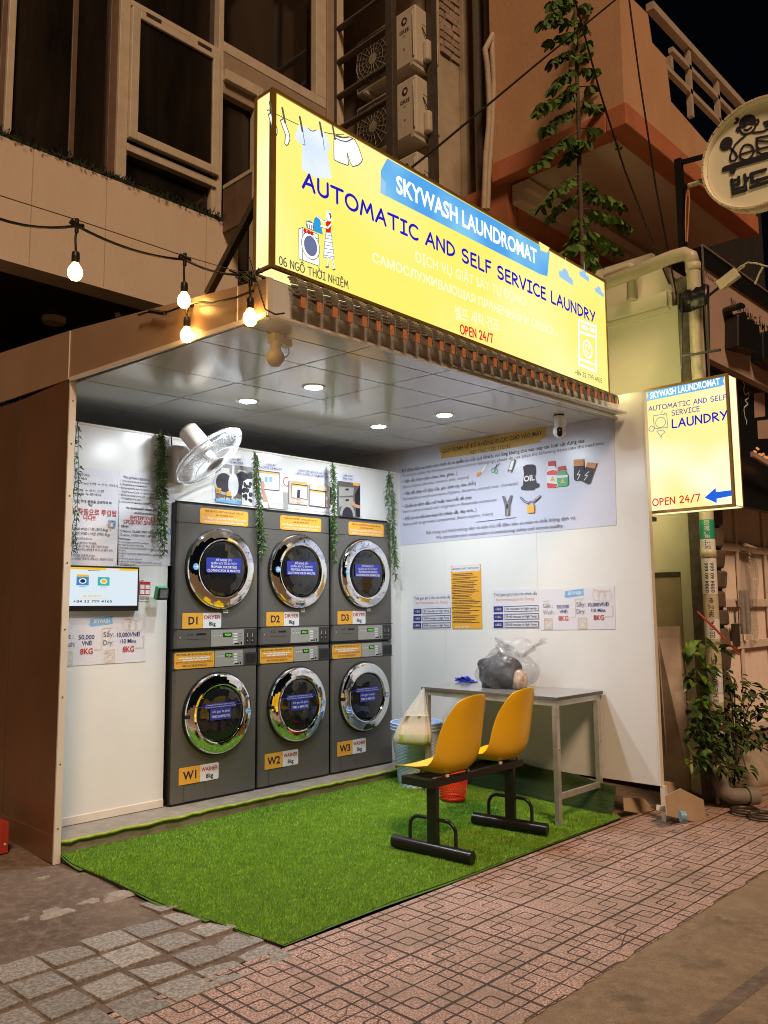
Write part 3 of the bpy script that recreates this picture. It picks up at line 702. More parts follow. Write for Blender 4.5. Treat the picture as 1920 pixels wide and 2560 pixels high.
side_ = np.stack([np.cos(ang), np.sin(ang), np.zeros(nb)], 1)*w[:, None]
la = rg.uniform(0, 2*np.pi, nb); ll = rg.uniform(0, .95, nb)*h
lean = np.stack([np.cos(la)*ll, np.sin(la)*ll - .003, np.zeros(nb)], 1)
tip = base + up*h[:, None] + lean
co = np.stack([base-side_, base+side_, tip], 1).reshape(-1, 3).astype(np.float32)
me = bpy.data.meshes.new('blades'); me.vertices.add(nb*3); me.vertices.foreach_set('co', co.ravel())
me.loops.add(nb*3); me.loops.foreach_set('vertex_index', np.arange(nb*3, dtype=np.int32))
me.polygons.add(nb); me.polygons.foreach_set('loop_start', np.arange(0, nb*3, 3, dtype=np.int32)); me.polygons.foreach_set('loop_total', np.full(nb, 3, np.int32))
me.materials.append(M['turf']); me.update(); me.validate()
o = bpy.data.objects.new('blades', me); COL.objects.link(o); o.parent = turf; o.matrix_parent_inverse = Matrix.Translation(-turf.location); o['kind'] = 'stuff'

# ================================================================ LAMPS IN THE CEILING
def downlight():
    t = thing('downlight', '', 'ceiling light', (0, 0, 0), 'recessed ceiling downlights', local=True)
    b = MB(); b.lathe([(.050, -.001), (.052, -.006), (.066, -.006), (.070, -.002), (.070, .002)], (0, 0, 0), (0, 0, 1), 'white', 28); b.build('rim', t)
    b = MB(); b.lathe([(.0505, -.003), (0, -.0035)], (0, 0, 0), (0, 0, 1), 'downlight', 24); b.build('diffuser', t)
    return t
dl = downlight()
spots = [(.127, -.625, 'lit round downlight in the ceiling panel nearest the wall fan'), (.167, -1.211, 'lit round downlight halfway between the hanging bulb camera and the wall fan'),
         (1.325, -.606, 'lit round downlight farthest back, above the third dryer'), (1.36, -1.208, 'lit round downlight nearest the white security camera')]
for i, (x, y, lb) in enumerate(spots):
    z = ceil_z(x, y)-.002
    if i == 0: dl.location = (x, y, z); dl['label'] = lb
    else: dup(dl, (x, y, z), lb)

# bulb shaped camera on the ceiling
P = at_z(704, 800, 2.50); P = V((-.655, -1.90, ceil_z(-.655, -1.9)))
t = thing('ceiling_camera', 'white bulb shaped camera hanging from the ceiling behind the big yellow sign', 'camera', P)
b = MB(); b.box(P+V((-.035, -.025, -.045)), P+V((.025, .03, 0)), 'white'); b.box(P+V((.025, -.02, -.05)), P+V((.075, .025, -.01)), 'white'); b.build('bracket', t, bevel=.004)
b = MB(); b.lathe([(.022, -.03), (.024, -.06), (.026, -.085)], P+V((-.012, -.005, 0)), (0, 0, 1), 'white', 20); b.build('socket', t)
b = MB(); b.sphere(P+V((-.012, -.005, -.115)), .043, 'white', 24, 14); b.build('globe', t)
b = MB(); b.tube([P+V((.06, 0, -.03)), P+V((.07, -.005, -.075)), P+V((.05, -.005, -.10)), P+V((.028, 0, -.09))], .003, 'white', 6); b.build('cable', t)
# security camera
P = V((1.965, -1.74, ceil_z(1.965, -1.74)))
t = thing('security_camera', 'white dome security camera under the ceiling beside the restricted items poster', 'camera', P)
b = MB(); b.lathe([(.034, -.012), (.034, -.075), (.026, -.085)], P, (0, 0, 1), 'white', 24); b.box(P+V((.02, -.02, -.07)), P+V((.065, .02, -.02)), 'white'); b.lathe([(.036, 0), (.036, -.012)], P, (0, 0, 1), 'black', 24); b.build('base', t)
b = MB(); C = P+V((-.004, -.004, -.118)); b.sphere(C, .046, 'white', 24, 16, (1, 1, 1)); b.build('head', t)
d = (CAM-C).normalized(); d = (d+V((.0, 0, -.12))).normalized(); a = d.cross(V((0, 0, 1))).normalized(); u = a.cross(d)
ar = Art(C+d*.040, -a if (-a).cross(u).dot(d) > 0 else a, d); ar.rect(-.017, -.033, .017, .033, 'black', .016, d=.008); ar.ell(0, .012, .006, .006, 'ctrl', d=.0085); ar.build('lens', t)
b = MB(); b.tube([P+V((.06, .005, -.04)), P+V((.066, .02, -.09)), P+V((.04, .03, -.12)), P+V((.02, .03, -.10))], .0025, 'white', 6); b.build('cable', t)
# ================================================================ BIG BACKLIT SIGN
SL, SR = V((-.842, -2.098, 0)), V((2.10, -2.022, 0))
SU = (SR-SL).normalized(); SN = SU.cross(V((0, 0, 1)))
SG = Art(SL, SU, SN); SG.W = V((0, 0, 1))
sw = (SR-SL).length
_a = [SG.px(676.4, 235.9), SG.px(681, 685), SG.px(1515.5, 691.9), SG.px(1519, 975.5)]
sz0, sz1 = (_a[1][1]+_a[3][1])/2, (_a[0][1]+_a[2][1])/2; sa0, sa1 = (_a[0][0]+_a[1][0])/2, (_a[2][0]+_a[3][0])/2
sign = thing('shop_sign', 'long yellow backlit laundromat sign box above the booth opening', 'shop sign', SG.pt((sa0+sa1)/2, sz0))
DEP = .115
b = MB()
def sbox(a0, a1, z0, z1, d0, d1, m): b.hexa([SG.pt(a0, z0, d0), SG.pt(a1, z0, d0), SG.pt(a1, z0, d1), SG.pt(a0, z0, d1), SG.pt(a0, z1, d0), SG.pt(a1, z1, d0), SG.pt(a1, z1, d1), SG.pt(a0, z1, d1)], m)
fw = .020
sbox(sa0-.004, sa0+fw, sz0, sz1, -.012, .006, 'brass'); sbox(sa1-fw*.4, sa1, sz0, sz1, -.012, .006, 'brass')
sbox(sa0+fw, sa1-fw*.4, sz0, sz0+fw*.75, -.012, .006, 'brass'); sbox(sa0+fw, sa1-fw*.4, sz1-fw*.75, sz1, -.012, .006, 'brass')
sbox(sa0-.004, sa0+.012, sz0, sz1, -DEP-.004, -DEP+.016, 'brass'); sbox(sa0-.003, sa0+.012, sz0, sz0+.014, -DEP+.016, -.012, 'brass'); sbox(sa0-.003, sa0+.012, sz1-.014, sz1, -DEP+.016, -.012, 'brass')
sbox(sa0+.004, sa1, sz1-.006, sz1+.004, -DEP, -.012, 'brass'); sbox(sa0+.012, sa1, sz0, sz1-.006, -DEP-.004, -DEP+.004, 'metal_dark')
b.build('frame', sign)
b = MB(); sbox(sa0+.018, sa1-.006, sz0+.012, sz1-.012, -.008, -.001, 'face_yellow'); b.build('face_panel', sign)
b = MB(); sbox(sa0-.001, sa0+.008, sz0+.016, sz1-.016, -DEP+.016, -.014, 'side_glow'); b.build('side_panel', sign)
b = MB(); sbox(sa1-.006, sa1, sz0+.016, sz1-.016, -DEP+.016, -.014, 'end_glow_boost'); b.build('side_panel', sign)  # unseen end, extra glow added for the neighbour wall
b = MB(); sbox(sa0+.014, sa1-.01, sz0+.002, sz0+.008, -DEP+.016, -.014, 'side_glow'); b.build('bottom_panel', sign)
A = Art(SL, SU, SN)
z2s = lambda x, y: (600+x/1.728, 200+y/1.728)
z8s = lambda x, y: (660+x/5.925, 220+y/5.925)
z7s = lambda x, y: (640+x/4.172, 230+y/4.172)
# washing line
A.line([A.px(*z8s(*q)) for q in ((45, 335), (70, 325), (130, 365), (290, 445), (505, 545))], .004, 'lit_grey'); A.line([A.px(*z8s(*q)) for q in ((880, 655), (960, 675), (1080, 690), (1180, 686))], .004, 'lit_grey')
def blob(pts, z, m, line=None, w=.004, close=True):
    q = [A.px(*z(*p)) for p in pts]; A.poly(q, m)
    if line: A.line(q, w, line, close)
blob([(60, 395), (118, 365), (150, 480), (190, 610), (188, 680), (160, 745), (130, 760), (108, 745), (118, 640), (95, 520)], z8s, 'lit_white', 'lit_grey', .005)
blob([(238, 485), (292, 450), (325, 560), (372, 690), (378, 770), (350, 845), (325, 852), (303, 825), (312, 690), (270, 580)], z8s, 'lit_white', 'lit_grey', .005)
blob([(505, 545), (560, 565), (650, 590), (680, 630), (720, 645), (765, 622), (835, 625), (880, 655), (920, 700), (960, 830), (985, 925), (920, 935), (940, 1010), (995, 1310), (990, 1345), (780, 1335), (560, 1220), (555, 1100), (565, 860), (545, 830), (455, 750), (480, 640)], z8s, 'lit_ice')
A.line([A.px(*z8s(*q)) for q in ((565, 605), (580, 720), (603, 850), (570, 840))], .004, 'lit_steel'); A.line([A.px(*z8s(*q)) for q in ((862, 700), (875, 820), (887, 910))], .004, 'lit_steel'); A.line([A.px(*z8s(*q)) for q in ((648, 598), (680, 632), (720, 645), (765, 625))], .0045, 'lit_steel')
blob([(1030, 705), (1110, 735), (1190, 745), (1260, 728), (1335, 770), (1400, 900), (1452, 1060), (1430, 1110), (1380, 1150), (1305, 1168), (1270, 1110), (1225, 965), (1245, 1140), (1230, 1150), (1100, 1105), (1030, 1065), (1028, 880)], z8s, 'lit_white', 'lit_grey', .005)
A.line([A.px(*z8s(*q)) for q in ((1035, 740), (1130, 785), (1215, 800), (1305, 758))], .006, 'lit_grey'); A.line([A.px(*z8s(*q)) for q in ((1065, 705), (1160, 738), (1250, 730))], .006, 'lit_grey')
for q in ((98, 330), (282, 410), (540, 540), (835, 620), (1022, 660)): p = A.px(*z8s(*q)); A.line([(p[0]-.008, p[1]+.03), (p[0]+.008, p[1]-.03)], .012, 'lit_grey')
# woman beside a washing machine
blob([(478, 1418), (640, 1490), (650, 1820), (440, 1745), (438, 1430)], z7s, 'lit_white', 'lit_grey', .0035); A.line([A.px(*z7s(*q)) for q in ((478, 1418), (476, 1752))], .0035, 'lit_grey'); A.line([A.px(*z7s(*q)) for q in ((476, 1470), (642, 1535))], .003, 'lit_grey')
p = A.px(*z7s(560, 1610)); A.ell(p[0], p[1], .055, .062, 'lit_white'); A.line(arc(p[0], p[1], .055, .062, 0, 360, 24), .0035, 'lit_grey'); A.ell(p[0], p[1], .040, .047, 'lit_steel')
for q in ((500, 1453), (538, 1466), (570, 1480)): p = A.px(*z7s(*q)); A.ell(p[0], p[1], .010, .010, 'lit_red')
blob([(510, 1350), (590, 1375), (585, 1450), (520, 1420)], z7s, 'lit_white', 'lit_grey', .004)
for x in (525, 545, 565, 580): A.line([A.px(*z7s(x, 1385+(x-525)*.3)), A.px(*z7s(x+3, 1420+(x-525)*.3))], .005, 'lit_steel')
blob([(525, 1350), (550, 1342), (575, 1368)], z7s, 'lit_cyan')
blob([(592, 1350), (600, 1325), (622, 1308), (650, 1330), (665, 1400), (680, 1490), (590, 1455)], z7s, 'lit_cyan', 'lit_steel', .0025)
blob([(712, 1335), (765, 1340), (770, 1400), (765, 1470), (712, 1470), (716, 1400)], z7s, 'lit_red')
blob([(716, 1470), (768, 1472), (802, 1740), (690, 1728), (700, 1600)], z7s, 'lit_white', 'lit_steel', .003)
for y in range(1500, 1740, 36): A.line([A.px(*z7s(708-(y-1480)*.06, y-6)), A.px(*z7s(770+(y-1480)*.11, y+8))], .003, 'lit_steel')
A.line([A.px(*z7s(*q)) for q in ((628, 1308), (690, 1360), (720, 1345))], .010, 'lit_white'); A.line([A.px(*z7s(*q)) for q in ((662, 1408), (735, 1425), (768, 1390))], .010, 'lit_white')
A.line([A.px(*z7s(*q)) for q in ((628, 1304), (690, 1352), (722, 1338))], .0025, 'lit_grey'); A.line([A.px(*z7s(*q)) for q in ((655, 1416), (735, 1438), (776, 1395))], .0025, 'lit_grey')
p = A.px(*z7s(742, 1300)); A.ell(p[0], p[1], .019, .026, 'lit_white'); blob([(732, 1268), (762, 1275), (770, 1310), (762, 1340), (752, 1318), (750, 1292)], z7s, 'lit_grey')
for q in (((728, 1740), (738, 1830)), ((775, 1745), (800, 1860))): A.line([A.px(*z7s(*r)) for r in q], .011, 'lit_white'); A.line([A.px(*z7s(*r)) for r in q], .003, 'lit_grey')
blob([(693, 1832), (738, 1822), (740, 1842), (710, 1842)], z7s, 'lit_grey'); blob([(770, 1862), (806, 1850), (810, 1868), (785, 1870)], z7s, 'lit_grey')
# banner and words
blob([(628, 343), (1298, 724), (1330, 745), (1320, 850), (1290, 842), (598, 492), (600, 395)], z2s, 'lit_blue')
blob([(1283, 700), (1330, 728), (1318, 750), (1290, 738)], z2s, 'face_yellow'); blob([(600, 420), (622, 450), (618, 505), (598, 490)], z2s, 'lit_sky')
A.ptext('SKYWASH LAUNDROMAT', (667, 488), (1275, 797), (669, 418), 'lit_white', z2s, .028)
A.ptext('AUTOMATIC AND SELF SERVICE LAUNDRY', (263, 468), (1526, 1050), (265, 403), 'lit_navy', z2s, hand=.20)
A.ptext('DỊCH VỤ GIẶT SẤY TỰ ĐỘNG -', (750, 788), (1240, 985), (751, 745), 'lit_soft', z2s, .008)
A.ptext('САМОСЛУЖИВАЮЩАЯ ПРАЧЕЧНАЯ И СУШКА -', (563, 788), (1365, 1112), (565, 750), 'lit_soft', z2s, .022)
A.ptext('셀프 세탁·건조', (918, 1030), (1112, 1088), (919, 985), 'lit_soft', z2s, .010)
A.ptext('OPEN 24/7', (943, 1097), (1083, 1138), (944, 1060), 'lit_red', z2s, hand=.19)
A.ptext('06 NGÔ THỜI NHIỆM', (160, 800), (458, 905), (161, 766), 'lit_grey', z2s, hand=.15)
A.ptext('+84 32 799 4165', (1440, 1273), (1555, 1311), (1440, 1254), 'lit_grey', z2s, hand=.15)
for pts, cl in (([(1455, 1040), (1530, 1068), (1530, 1262), (1455, 1230)], True), ([(1456, 1090), (1530, 1115)], False), ([(1455, 1205), (1530, 1235)], False)):
    A.line([A.px(*z2s(*q)) for q in pts], .018, 'lit_white', cl)
p = A.px(*z2s(1492, 1165)); A.line(arc(p[0], p[1], .058, .058, 0, 360, 22), .014, 'lit_white'); A.line(arc(p[0], p[1], .028, .028, 30, 300, 12), .014, 'lit_white')
A.line([A.px(*z2s(1470, 1068)), A.px(*z2s(1490, 1076))], .03, 'lit_white'); A.line([A.px(*z2s(1505, 1080)), A.px(*z2s(1520, 1086))], .03, 'lit_white')
for x, y, s in ((1395, 845, 1.0), (1475, 842, .75), (1540, 912, .7)):
    p = A.px(*z2s(x, y))
    A.poly([(p[0]+a*s*1.25, p[1]+c*s) for a, c in ((-.055, -.035), (.075, -.045), (.08, -.015), (.06, .005), (.04, 0), (.03, .03), (.0, .045), (-.025, .03), (-.03, .01), (-.055, .01), (-.065, -.012))], 'lit_sky')
    A.line([(p[0]+.01, p[1]+.05*s), (p[0]+.01, p[1]+.12*s)], .003, 'lit_pale')
A.build('lettering', sign)
b = MB()   # brackets holding the box on the canopy
for a in (.15, .9, 1.7, 2.4, sw-.2): q = SG.pt(a, sz0, -DEP+.02); b.bar(q+V((0, .03, .9)), q+V((0, .03, -.08)), .03, .03, 'metal_dark')
b.build('bracket', sign)
b = MB(); P0, P1 = at_x(520, 735, -.80), SG.pt(.05, sz0+.40, -DEP-.03)
b.bar(P0, P1, .032, .032, 'metal_dark'); tag(b.build('sign_strut'), 'slanted dark steel strut bracing the left end of the yellow sign', 'strut')

# ---- ribbed eave pieces under the sign
eave = thing('eave_trim', 'row of curled ribbed metal roof ends with terracotta tabs under the yellow sign', 'roof edge', SG.pt(sw/2, 2.6))
NT = 31
def eave_piece(b, a):
    zb = 2.533 + .085*(a/sw); prof = []
    for i in range(9):
        t = i/8; prof.append((.002 + .062*math.sin(t*math.pi/2), sz0 - .012 - .012*t - (sz0-.012-zb-.075)*(1-math.cos(t*math.pi/2))))
    for i in range(8):   # ribbed underside, each step a little lip
        (d0, z0), (d1, z1) = prof[i], prof[i+1]
        b.hexa([SG.pt(a, z1, d1), SG.pt(a+.046, z1, d1), SG.pt(a+.046, z0-.002, d0), SG.pt(a, z0-.002, d0), SG.pt(a, z1+.006, d1+.002), SG.pt(a+.046, z1+.006, d1+.002), SG.pt(a+.046, z0+.004, d0+.002), SG.pt(a, z0+.004, d0+.002)], 'eave')
        if i > 1: b.hexa([SG.pt(a-.034, z1-.004, d1-.012), SG.pt(a+.002, z1-.004, d1-.004), SG.pt(a+.002, z1+.004, d1-.004), SG.pt(a-.034, z1+.004, d1-.012), SG.pt(a-.034, z1-.004, d1-.006), SG.pt(a+.002, z1-.004, d1+.003), SG.pt(a+.002, z1+.004, d1+.003), SG.pt(a-.034, z1+.004, d1-.006)], 'eave')
    b.tube([SG.pt(a+.046, z, d) for d, z in prof]+[SG.pt(a+.047, zb+.012, .066)], .0035, 'eave', 6)
    sbox2(b, a-.03, a+.046, zb+.014, prof[-1][1]+.004, .050, .056, 'eave')
def sbox2(b, a0, a1, z0, z1, d0, d1, m): b.hexa([SG.pt(a0, z0, d0), SG.pt(a1, z0, d0), SG.pt(a1, z0, d1), SG.pt(a0, z0, d1), SG.pt(a0, z1, d0), SG.pt(a1, z1, d0), SG.pt(a1, z1, d1), SG.pt(a0, z1, d1)], m)
for i in range(NT):
    a = .101 + .0955*i
    zb = 2.533 + .085*(a/sw)
    b = MB(); eave_piece(b, a); rp = b.build('roof_end', eave)
    b = MB(); sbox2(b, a+.012, a+.040, zb+.012, zb+.062, .058, .062, 'terracotta'); b.build('tab', rp)

# ================================================================ SMALL PROJECTING SIGN
XP = 2.42
PS = Art((XP, 0, 0), (0, -1, 0), (-1, 0, 0))
z4s = lambda x, y: (1500+x/2.765, 700+y/2.765)
y0_, y1_, z0_, z1_ = 2.153, 2.742, 1.885, 2.765
ps = thing('projecting_sign', 'small square yellow backlit laundry sign box with a blue arrow projecting over the pavement', 'projecting sign', (XP, -2.4, z0_))
b = MB(); g = .018; D = .13
def pbox(a0, a1, z0, z1, d0, d1, m): b.box((XP-d0, -a0, z0), (XP-d1, -a1, z1), m)
for a0, a1, z0, z1 in ((y0_, y0_+g, z0_, z1_), (y1_-g, y1_, z0_, z1_), (y0_+g, y1_-g, z0_, z0_+g), (y0_+g, y1_-g, z1_-g, z1_)):
    pbox(a0, a1, z0, z1, .006, -.014, 'brass'); pbox(a0, a1, z0, z1, -D, -D-.014, 'brass')
b.build('frame', ps)
b = MB(); pbox(y0_+.012, y1_-.012, z0_+.012, z1_-.012, .001, -.006, 'face_pale'); b.build('face_panel', ps)
b = MB(); pbox(y1_-.006, y1_-.001, z0_+.01, z1_-.01, -.014, -D, 'side_glow'); b.build('side_panel', ps)
b = MB(); pbox(y0_+.001, y0_+.006, z0_+.01, z1_-.01, -.014, -D, 'end_glow_boost'); b.build('side_panel', ps)  # wall-side end, extra glow added as on the big sign
b = MB(); pbox(y0_+.01, y1_-.01, z0_+.001, z0_+.006, -.014, -D, 'side_glow'); pbox(y0_+.01, y1_-.01, z1_-.006, z1_-.001, -.014, -D, 'brass'); b.build('bottom_panel', ps)
A = Art((XP, 0, 0), (0, -1, 0), (-1, 0, 0))
A.ppoly([(325, 775), (345, 762), (800, 662), (866, 650), (850, 700), (862, 722), (830, 735), (350, 832), (322, 838), (335, 800)], 'lit_blue', z4s)
A.ptext('SKYWASH LAUNDROMAT', (347, 822), (830, 722), (346, 780), 'lit_white', z4s, .026)
A.ptext('AUTOMATIC AND SELF', (338, 907), (872, 825), (338, 876), 'lit_indigo', z4s, hand=.16)
A.ptext('SERVICE', (497, 938), (690, 905), (497, 905), 'lit_indigo', z4s, hand=.16); A.ptext('LAUNDRY', (500, 1023), (880, 962), (499, 967), 'lit_navy', z4s, hand=.18)
A.ptext('OPEN 24/7', (367, 1562), (693, 1527), (367, 1516), 'lit_red', z4s, hand=.17)
A.ppoly([(716, 1505), (800, 1427), (806, 1458), (916, 1446), (916, 1500), (815, 1520), (814, 1552)], 'lit_white', z4s); A.ppoly([(724, 1505), (800, 1437), (803, 1466), (910, 1453), (910, 1492), (808, 1512), (808, 1543)], 'lit_arrow', z4s)
A.line([A.px(*z4s(*q)) for q in ((368, 940), (462, 925), (470, 1018), (378, 1030))], .004, 'lit_steel', True); p = A.px(*z4s(420, 985)); A.line(arc(p[0], p[1], .036, .036, 0, 360, 20), .004, 'lit_steel')
A.line([A.px(*z4s(*q)) for q in ((338, 1030), (356, 1008), (378, 1020), (370, 1045), (345, 1045))], .004, 'lit_indigo', True); A.line([A.px(*z4s(*q)) for q in ((395, 1045), (440, 1038), (452, 1055), (428, 1070), (425, 1088), (405, 1060))], .004, 'lit_steel', True)
A.line([A.px(*z4s(*q)) for q in ((428, 918), (432, 905))], .005, 'lit_steel'); A.line([A.px(*z4s(*q)) for q in ((442, 930), (452, 918))], .005, 'lit_steel')
A.build('lettering', ps)
b = MB(); b.bar((XP-.05, -2.14, z0_-.03), (XP+.1, -2.14, z0_-.03), .03, .03, 'metal_dark'); b.bar((XP+.03, -2.12, z0_-.02), (XP+.03, -2.12, z1_-.05), .025, .025, 'metal_dark'); b.build('bracket', ps)

# ================================================================ MACHINES
MW = .683
def body(H, seams, panels):
    b = MB(); c = .022; d = .72
    prof = [(0, d), (0, c), (c*.35, c*.28), (c, 0), (MW-c, 0), (MW-c*.35, c*.28), (MW, c), (MW, d)]
    lo = [V((x, y, .012)) for x, y in prof]; b.prism(lo, (0, 0, H-.02), 'machine'); b.box((.01, .01, 0), (MW-.01, d-.02, .012), 'black')
    for z in seams: b.box((.0, -.0012, z-.0022), (MW, .02, z+.0022), 'black')
    b.box((-.003, .012, .0), (.0, d, H), 'black'); b.box((.004, .004, H-.008), (MW-.004, d, H), 'black')
    return b
def door(cx, cz, t, washer):
    b = MB(); o = (cx, 0, cz); R = .268 if washer else .274
    b.lathe([(R+.008, -.001), (R+.008, .010), (R, .012)], o, (0, -1, 0), 'black', 56)
    d = b.build('door', t)
    b = MB(); b.lathe([(R, .010), (R-.001, .022), (R-.005, .030), (R-.012, .0345), (R-.022, .0375), (R-.040, .0415), (R-.058, .0445), (R-.072, .0455), (R-.079, .043), (R-.083, .036), (R-.084, .022)], o, (0, -1, 0), 'chrome', 72); b.build('chrome_ring', d)
    b = MB(); b.lathe([(R-.083, .030), (R-.090, .036), (R-.105, .041), (R-.150, .0465), (R-.20, .049), (0, .050)], o, (0, -1, 0), 'glass_dark', 56); b.build('porthole', d)
    if washer: b = MB(); b.box((cx-R-.006, -.044, cz-.012), (cx-R+.03, -.018, cz+.012), 'black'); b.build('handle', d, bevel=.004)
    return d
def control(t, z0, z1, x0, x1, washer):
    A = Art((0, 0, 0), (1, 0, 0), (0, -1, 0)); h = z1-z0; w = x1-x0
    A.add([A.pt(x0, z0, 0), A.pt(x1, z0, 0), A.pt(x1, z1, 0), A.pt(x0, z1, 0), A.pt(x0, z0, .003), A.pt(x1, z0, .003), A.pt(x1, z1, .003), A.pt(x0, z1, .003)], [(4, 5, 6, 7), (0, 1, 5, 4), (1, 2, 6, 5), (2, 3, 7, 6), (3, 0, 4, 7)], 'ctrl')
    X = lambda f: x0+w*f; Z = lambda f: z0+h*f; e = .0042
    A.rect(X(.36), Z(.56), X(.62), Z(.82), 'black', d=e); A.text('PUSH', X(.41), Z(.61), h*.15, 'green_led', w*.17, d=e+.0005)
    for k in range(3): A.ell(X(.10+.09*k), Z(.66), .005, .005, 'white', d=e, n=10); A.rect(X(.085+.09*k), Z(.74), X(.125+.09*k), Z(.76), 'inkgrey', d=e)
    for r in range(4): A.rect(X(.67), Z(.18+.17*r), X(.80), Z(.27+.17*r), 'white', .004, d=e); A.rect(X(.83), Z(.21+.17*r), X(.95), Z(.235+.17*r), 'inkgrey', d=e)
    for r in range(5): A.greek(X(.06), X(.56), Z(.42-.075*r), h*.018, 'inkgrey', 9, r)
    A.rect(X(.70), Z(.08), X(.86), Z(.16), 'black', d=e); A.ell(X(.92), Z(.14), .007, .010, 'black', d=e, n=12)
    A.rect(X(.66), Z(.08), X(.69), Z(.16), 'white', d=e)
    A.build('control_panel', t)
def plate(t, x0, x1, z0, z1, head, word):
    A = Art((0, -.0005, 0), (1, 0, 0), (0, -1, 0)); xm = x0+(x1-x0)*.53; h = z1-z0
    A.rect(x0, z0, x1, z1, 'white', .012, d=.0012); A.rect(x0, z0, xm, z1, 'orange', .004, d=.0016)
    A.text(head, (x0+xm)/2, z0+h*.28, h*.46, 'ink', None, .028, 'C', d=.0022); A.text(word, (xm+x1)/2, z0+h*.60, h*.22, 'inkred', (x1-xm)*.90, .022, 'C', d=.0022); A.text('8kg', (xm+x1)/2, z0+h*.16, h*.25, 'ink', None, .022, 'C', d=.0022)
    return A.build('number_plate', t)
def dryer():
    t = thing('dryer', '', 'tumble dryer', (0, 0, 0), 'tumble dryers stacked on the washers', local=True)
    body(.978, (.135, .845), 0).build('body', t)
    door(.353, .541, t, False); control(t, .014, .124, .285, .558, False)
    A = Art((0, 0, 0), (1, 0, 0), (0, -1, 0))
    A.rect(.565, .012, .668, .124, 'machine_dk', .004, d=.0013)
    for x in (.590, .632): A.rect(x-.003, .035, x+.003, .095, 'ctrl', d=.0020); A.rect(x-.012, .028, x+.012, .040, 'black', d=.0022); A.ell(x, .060, .010, .010, 'black', d=.0024, n=12)
    A.build('coin_panel', t)
    b = MB(); b.lathe([(.006, 0), (.006, .003), (0, .004)], (.045, 0, .080), (0, -1, 0), 'ctrl', 10); b.build('lock', t)
    A = Art((0, 0, 0), (1, 0, 0), (0, -1, 0)); A.ell(.108, .100, .009, .009, 'inkgrey', d=.0014); A.ell(.108, .100, .0065, .0065, 'machine_dk', d=.0018); A.text('LG', .122, .094, .013, 'black', d=.0016); A.rect(.172, .094, .245, .106, 'black', d=.0016); A.greek(.10, .25, .066, .002, 'black', 6, 3)
    A.build('maker_badge', t)
    A = Art((0, 0, 0), (1, 0, 0), (0, -1, 0)); A.rect(.182, .849, .586, .955, 'orange', .018, d=.0012)
    A.text('Nhớ bấm nút START trên máy giặt hoặc sấy', .384, .930, .0135, 'ink', .32, 0, 'C', d=.0018); A.text('sau khi thanh toán', .384, .907, .0135, 'ink', None, .005, 'C', d=.0018)
    A.text('Don\'t forget to press the START button on the', .384, .883, .0150, 'white', .37, .008, 'C', d=.0018); A.text('washer or dryer machines after payment', .384, .860, .0150, 'white', .33, .008, 'C', d=.0018)
    A.build('reminder_sticker', t)
    A = Art((0, -.051, 0), (1, 0, 0), (0, -1, 0)); A.rect(.205, .511, .492, .614, 'blue_sticker', .012, d=.0012)
    for s, z, h, bo in (('ĐỀ NGHỊ SẤY', .592, .014, .002), ('QUẦN ÁO TỪ 30 PHÚT', .569, .014, .002), ('PROPOSAL FOR DRYING', .544, .0155, .014), ('CLOTHING FOR 30 MINUTES', .519, .0155, .014)): A.text(s, .348, z, h, 'white', None if z > .55 else (.21 if z > .53 else .265), bo, 'C', d=.0022)
    A.build('blue_sticker', t)
    A = Art((0, -.047, 0), (1, 0, 0), (0, -1, 0)); A.ell(.128, .549, .022, .022, 'sky_brush', d=.002); A.line([(.114, .549), (.141, .549)], .004, 'white', d=.003); A.line([(.131, .560), (.142, .549), (.131, .538)], .004, 'white', d=.003); A.build('arrow_sticker', t)
    A = Art((0, 0, 0), (1, 0, 0), (0, -1, 0)); A.rect(.382, .238, .424, .268, 'white', d=.0014); A.greek(.386, .42, .258, .002, 'inkred', 4, 1); A.greek(.386, .42, .248, .002, 'ink', 4, 2); A.build('notice_sticker', t)
    return t
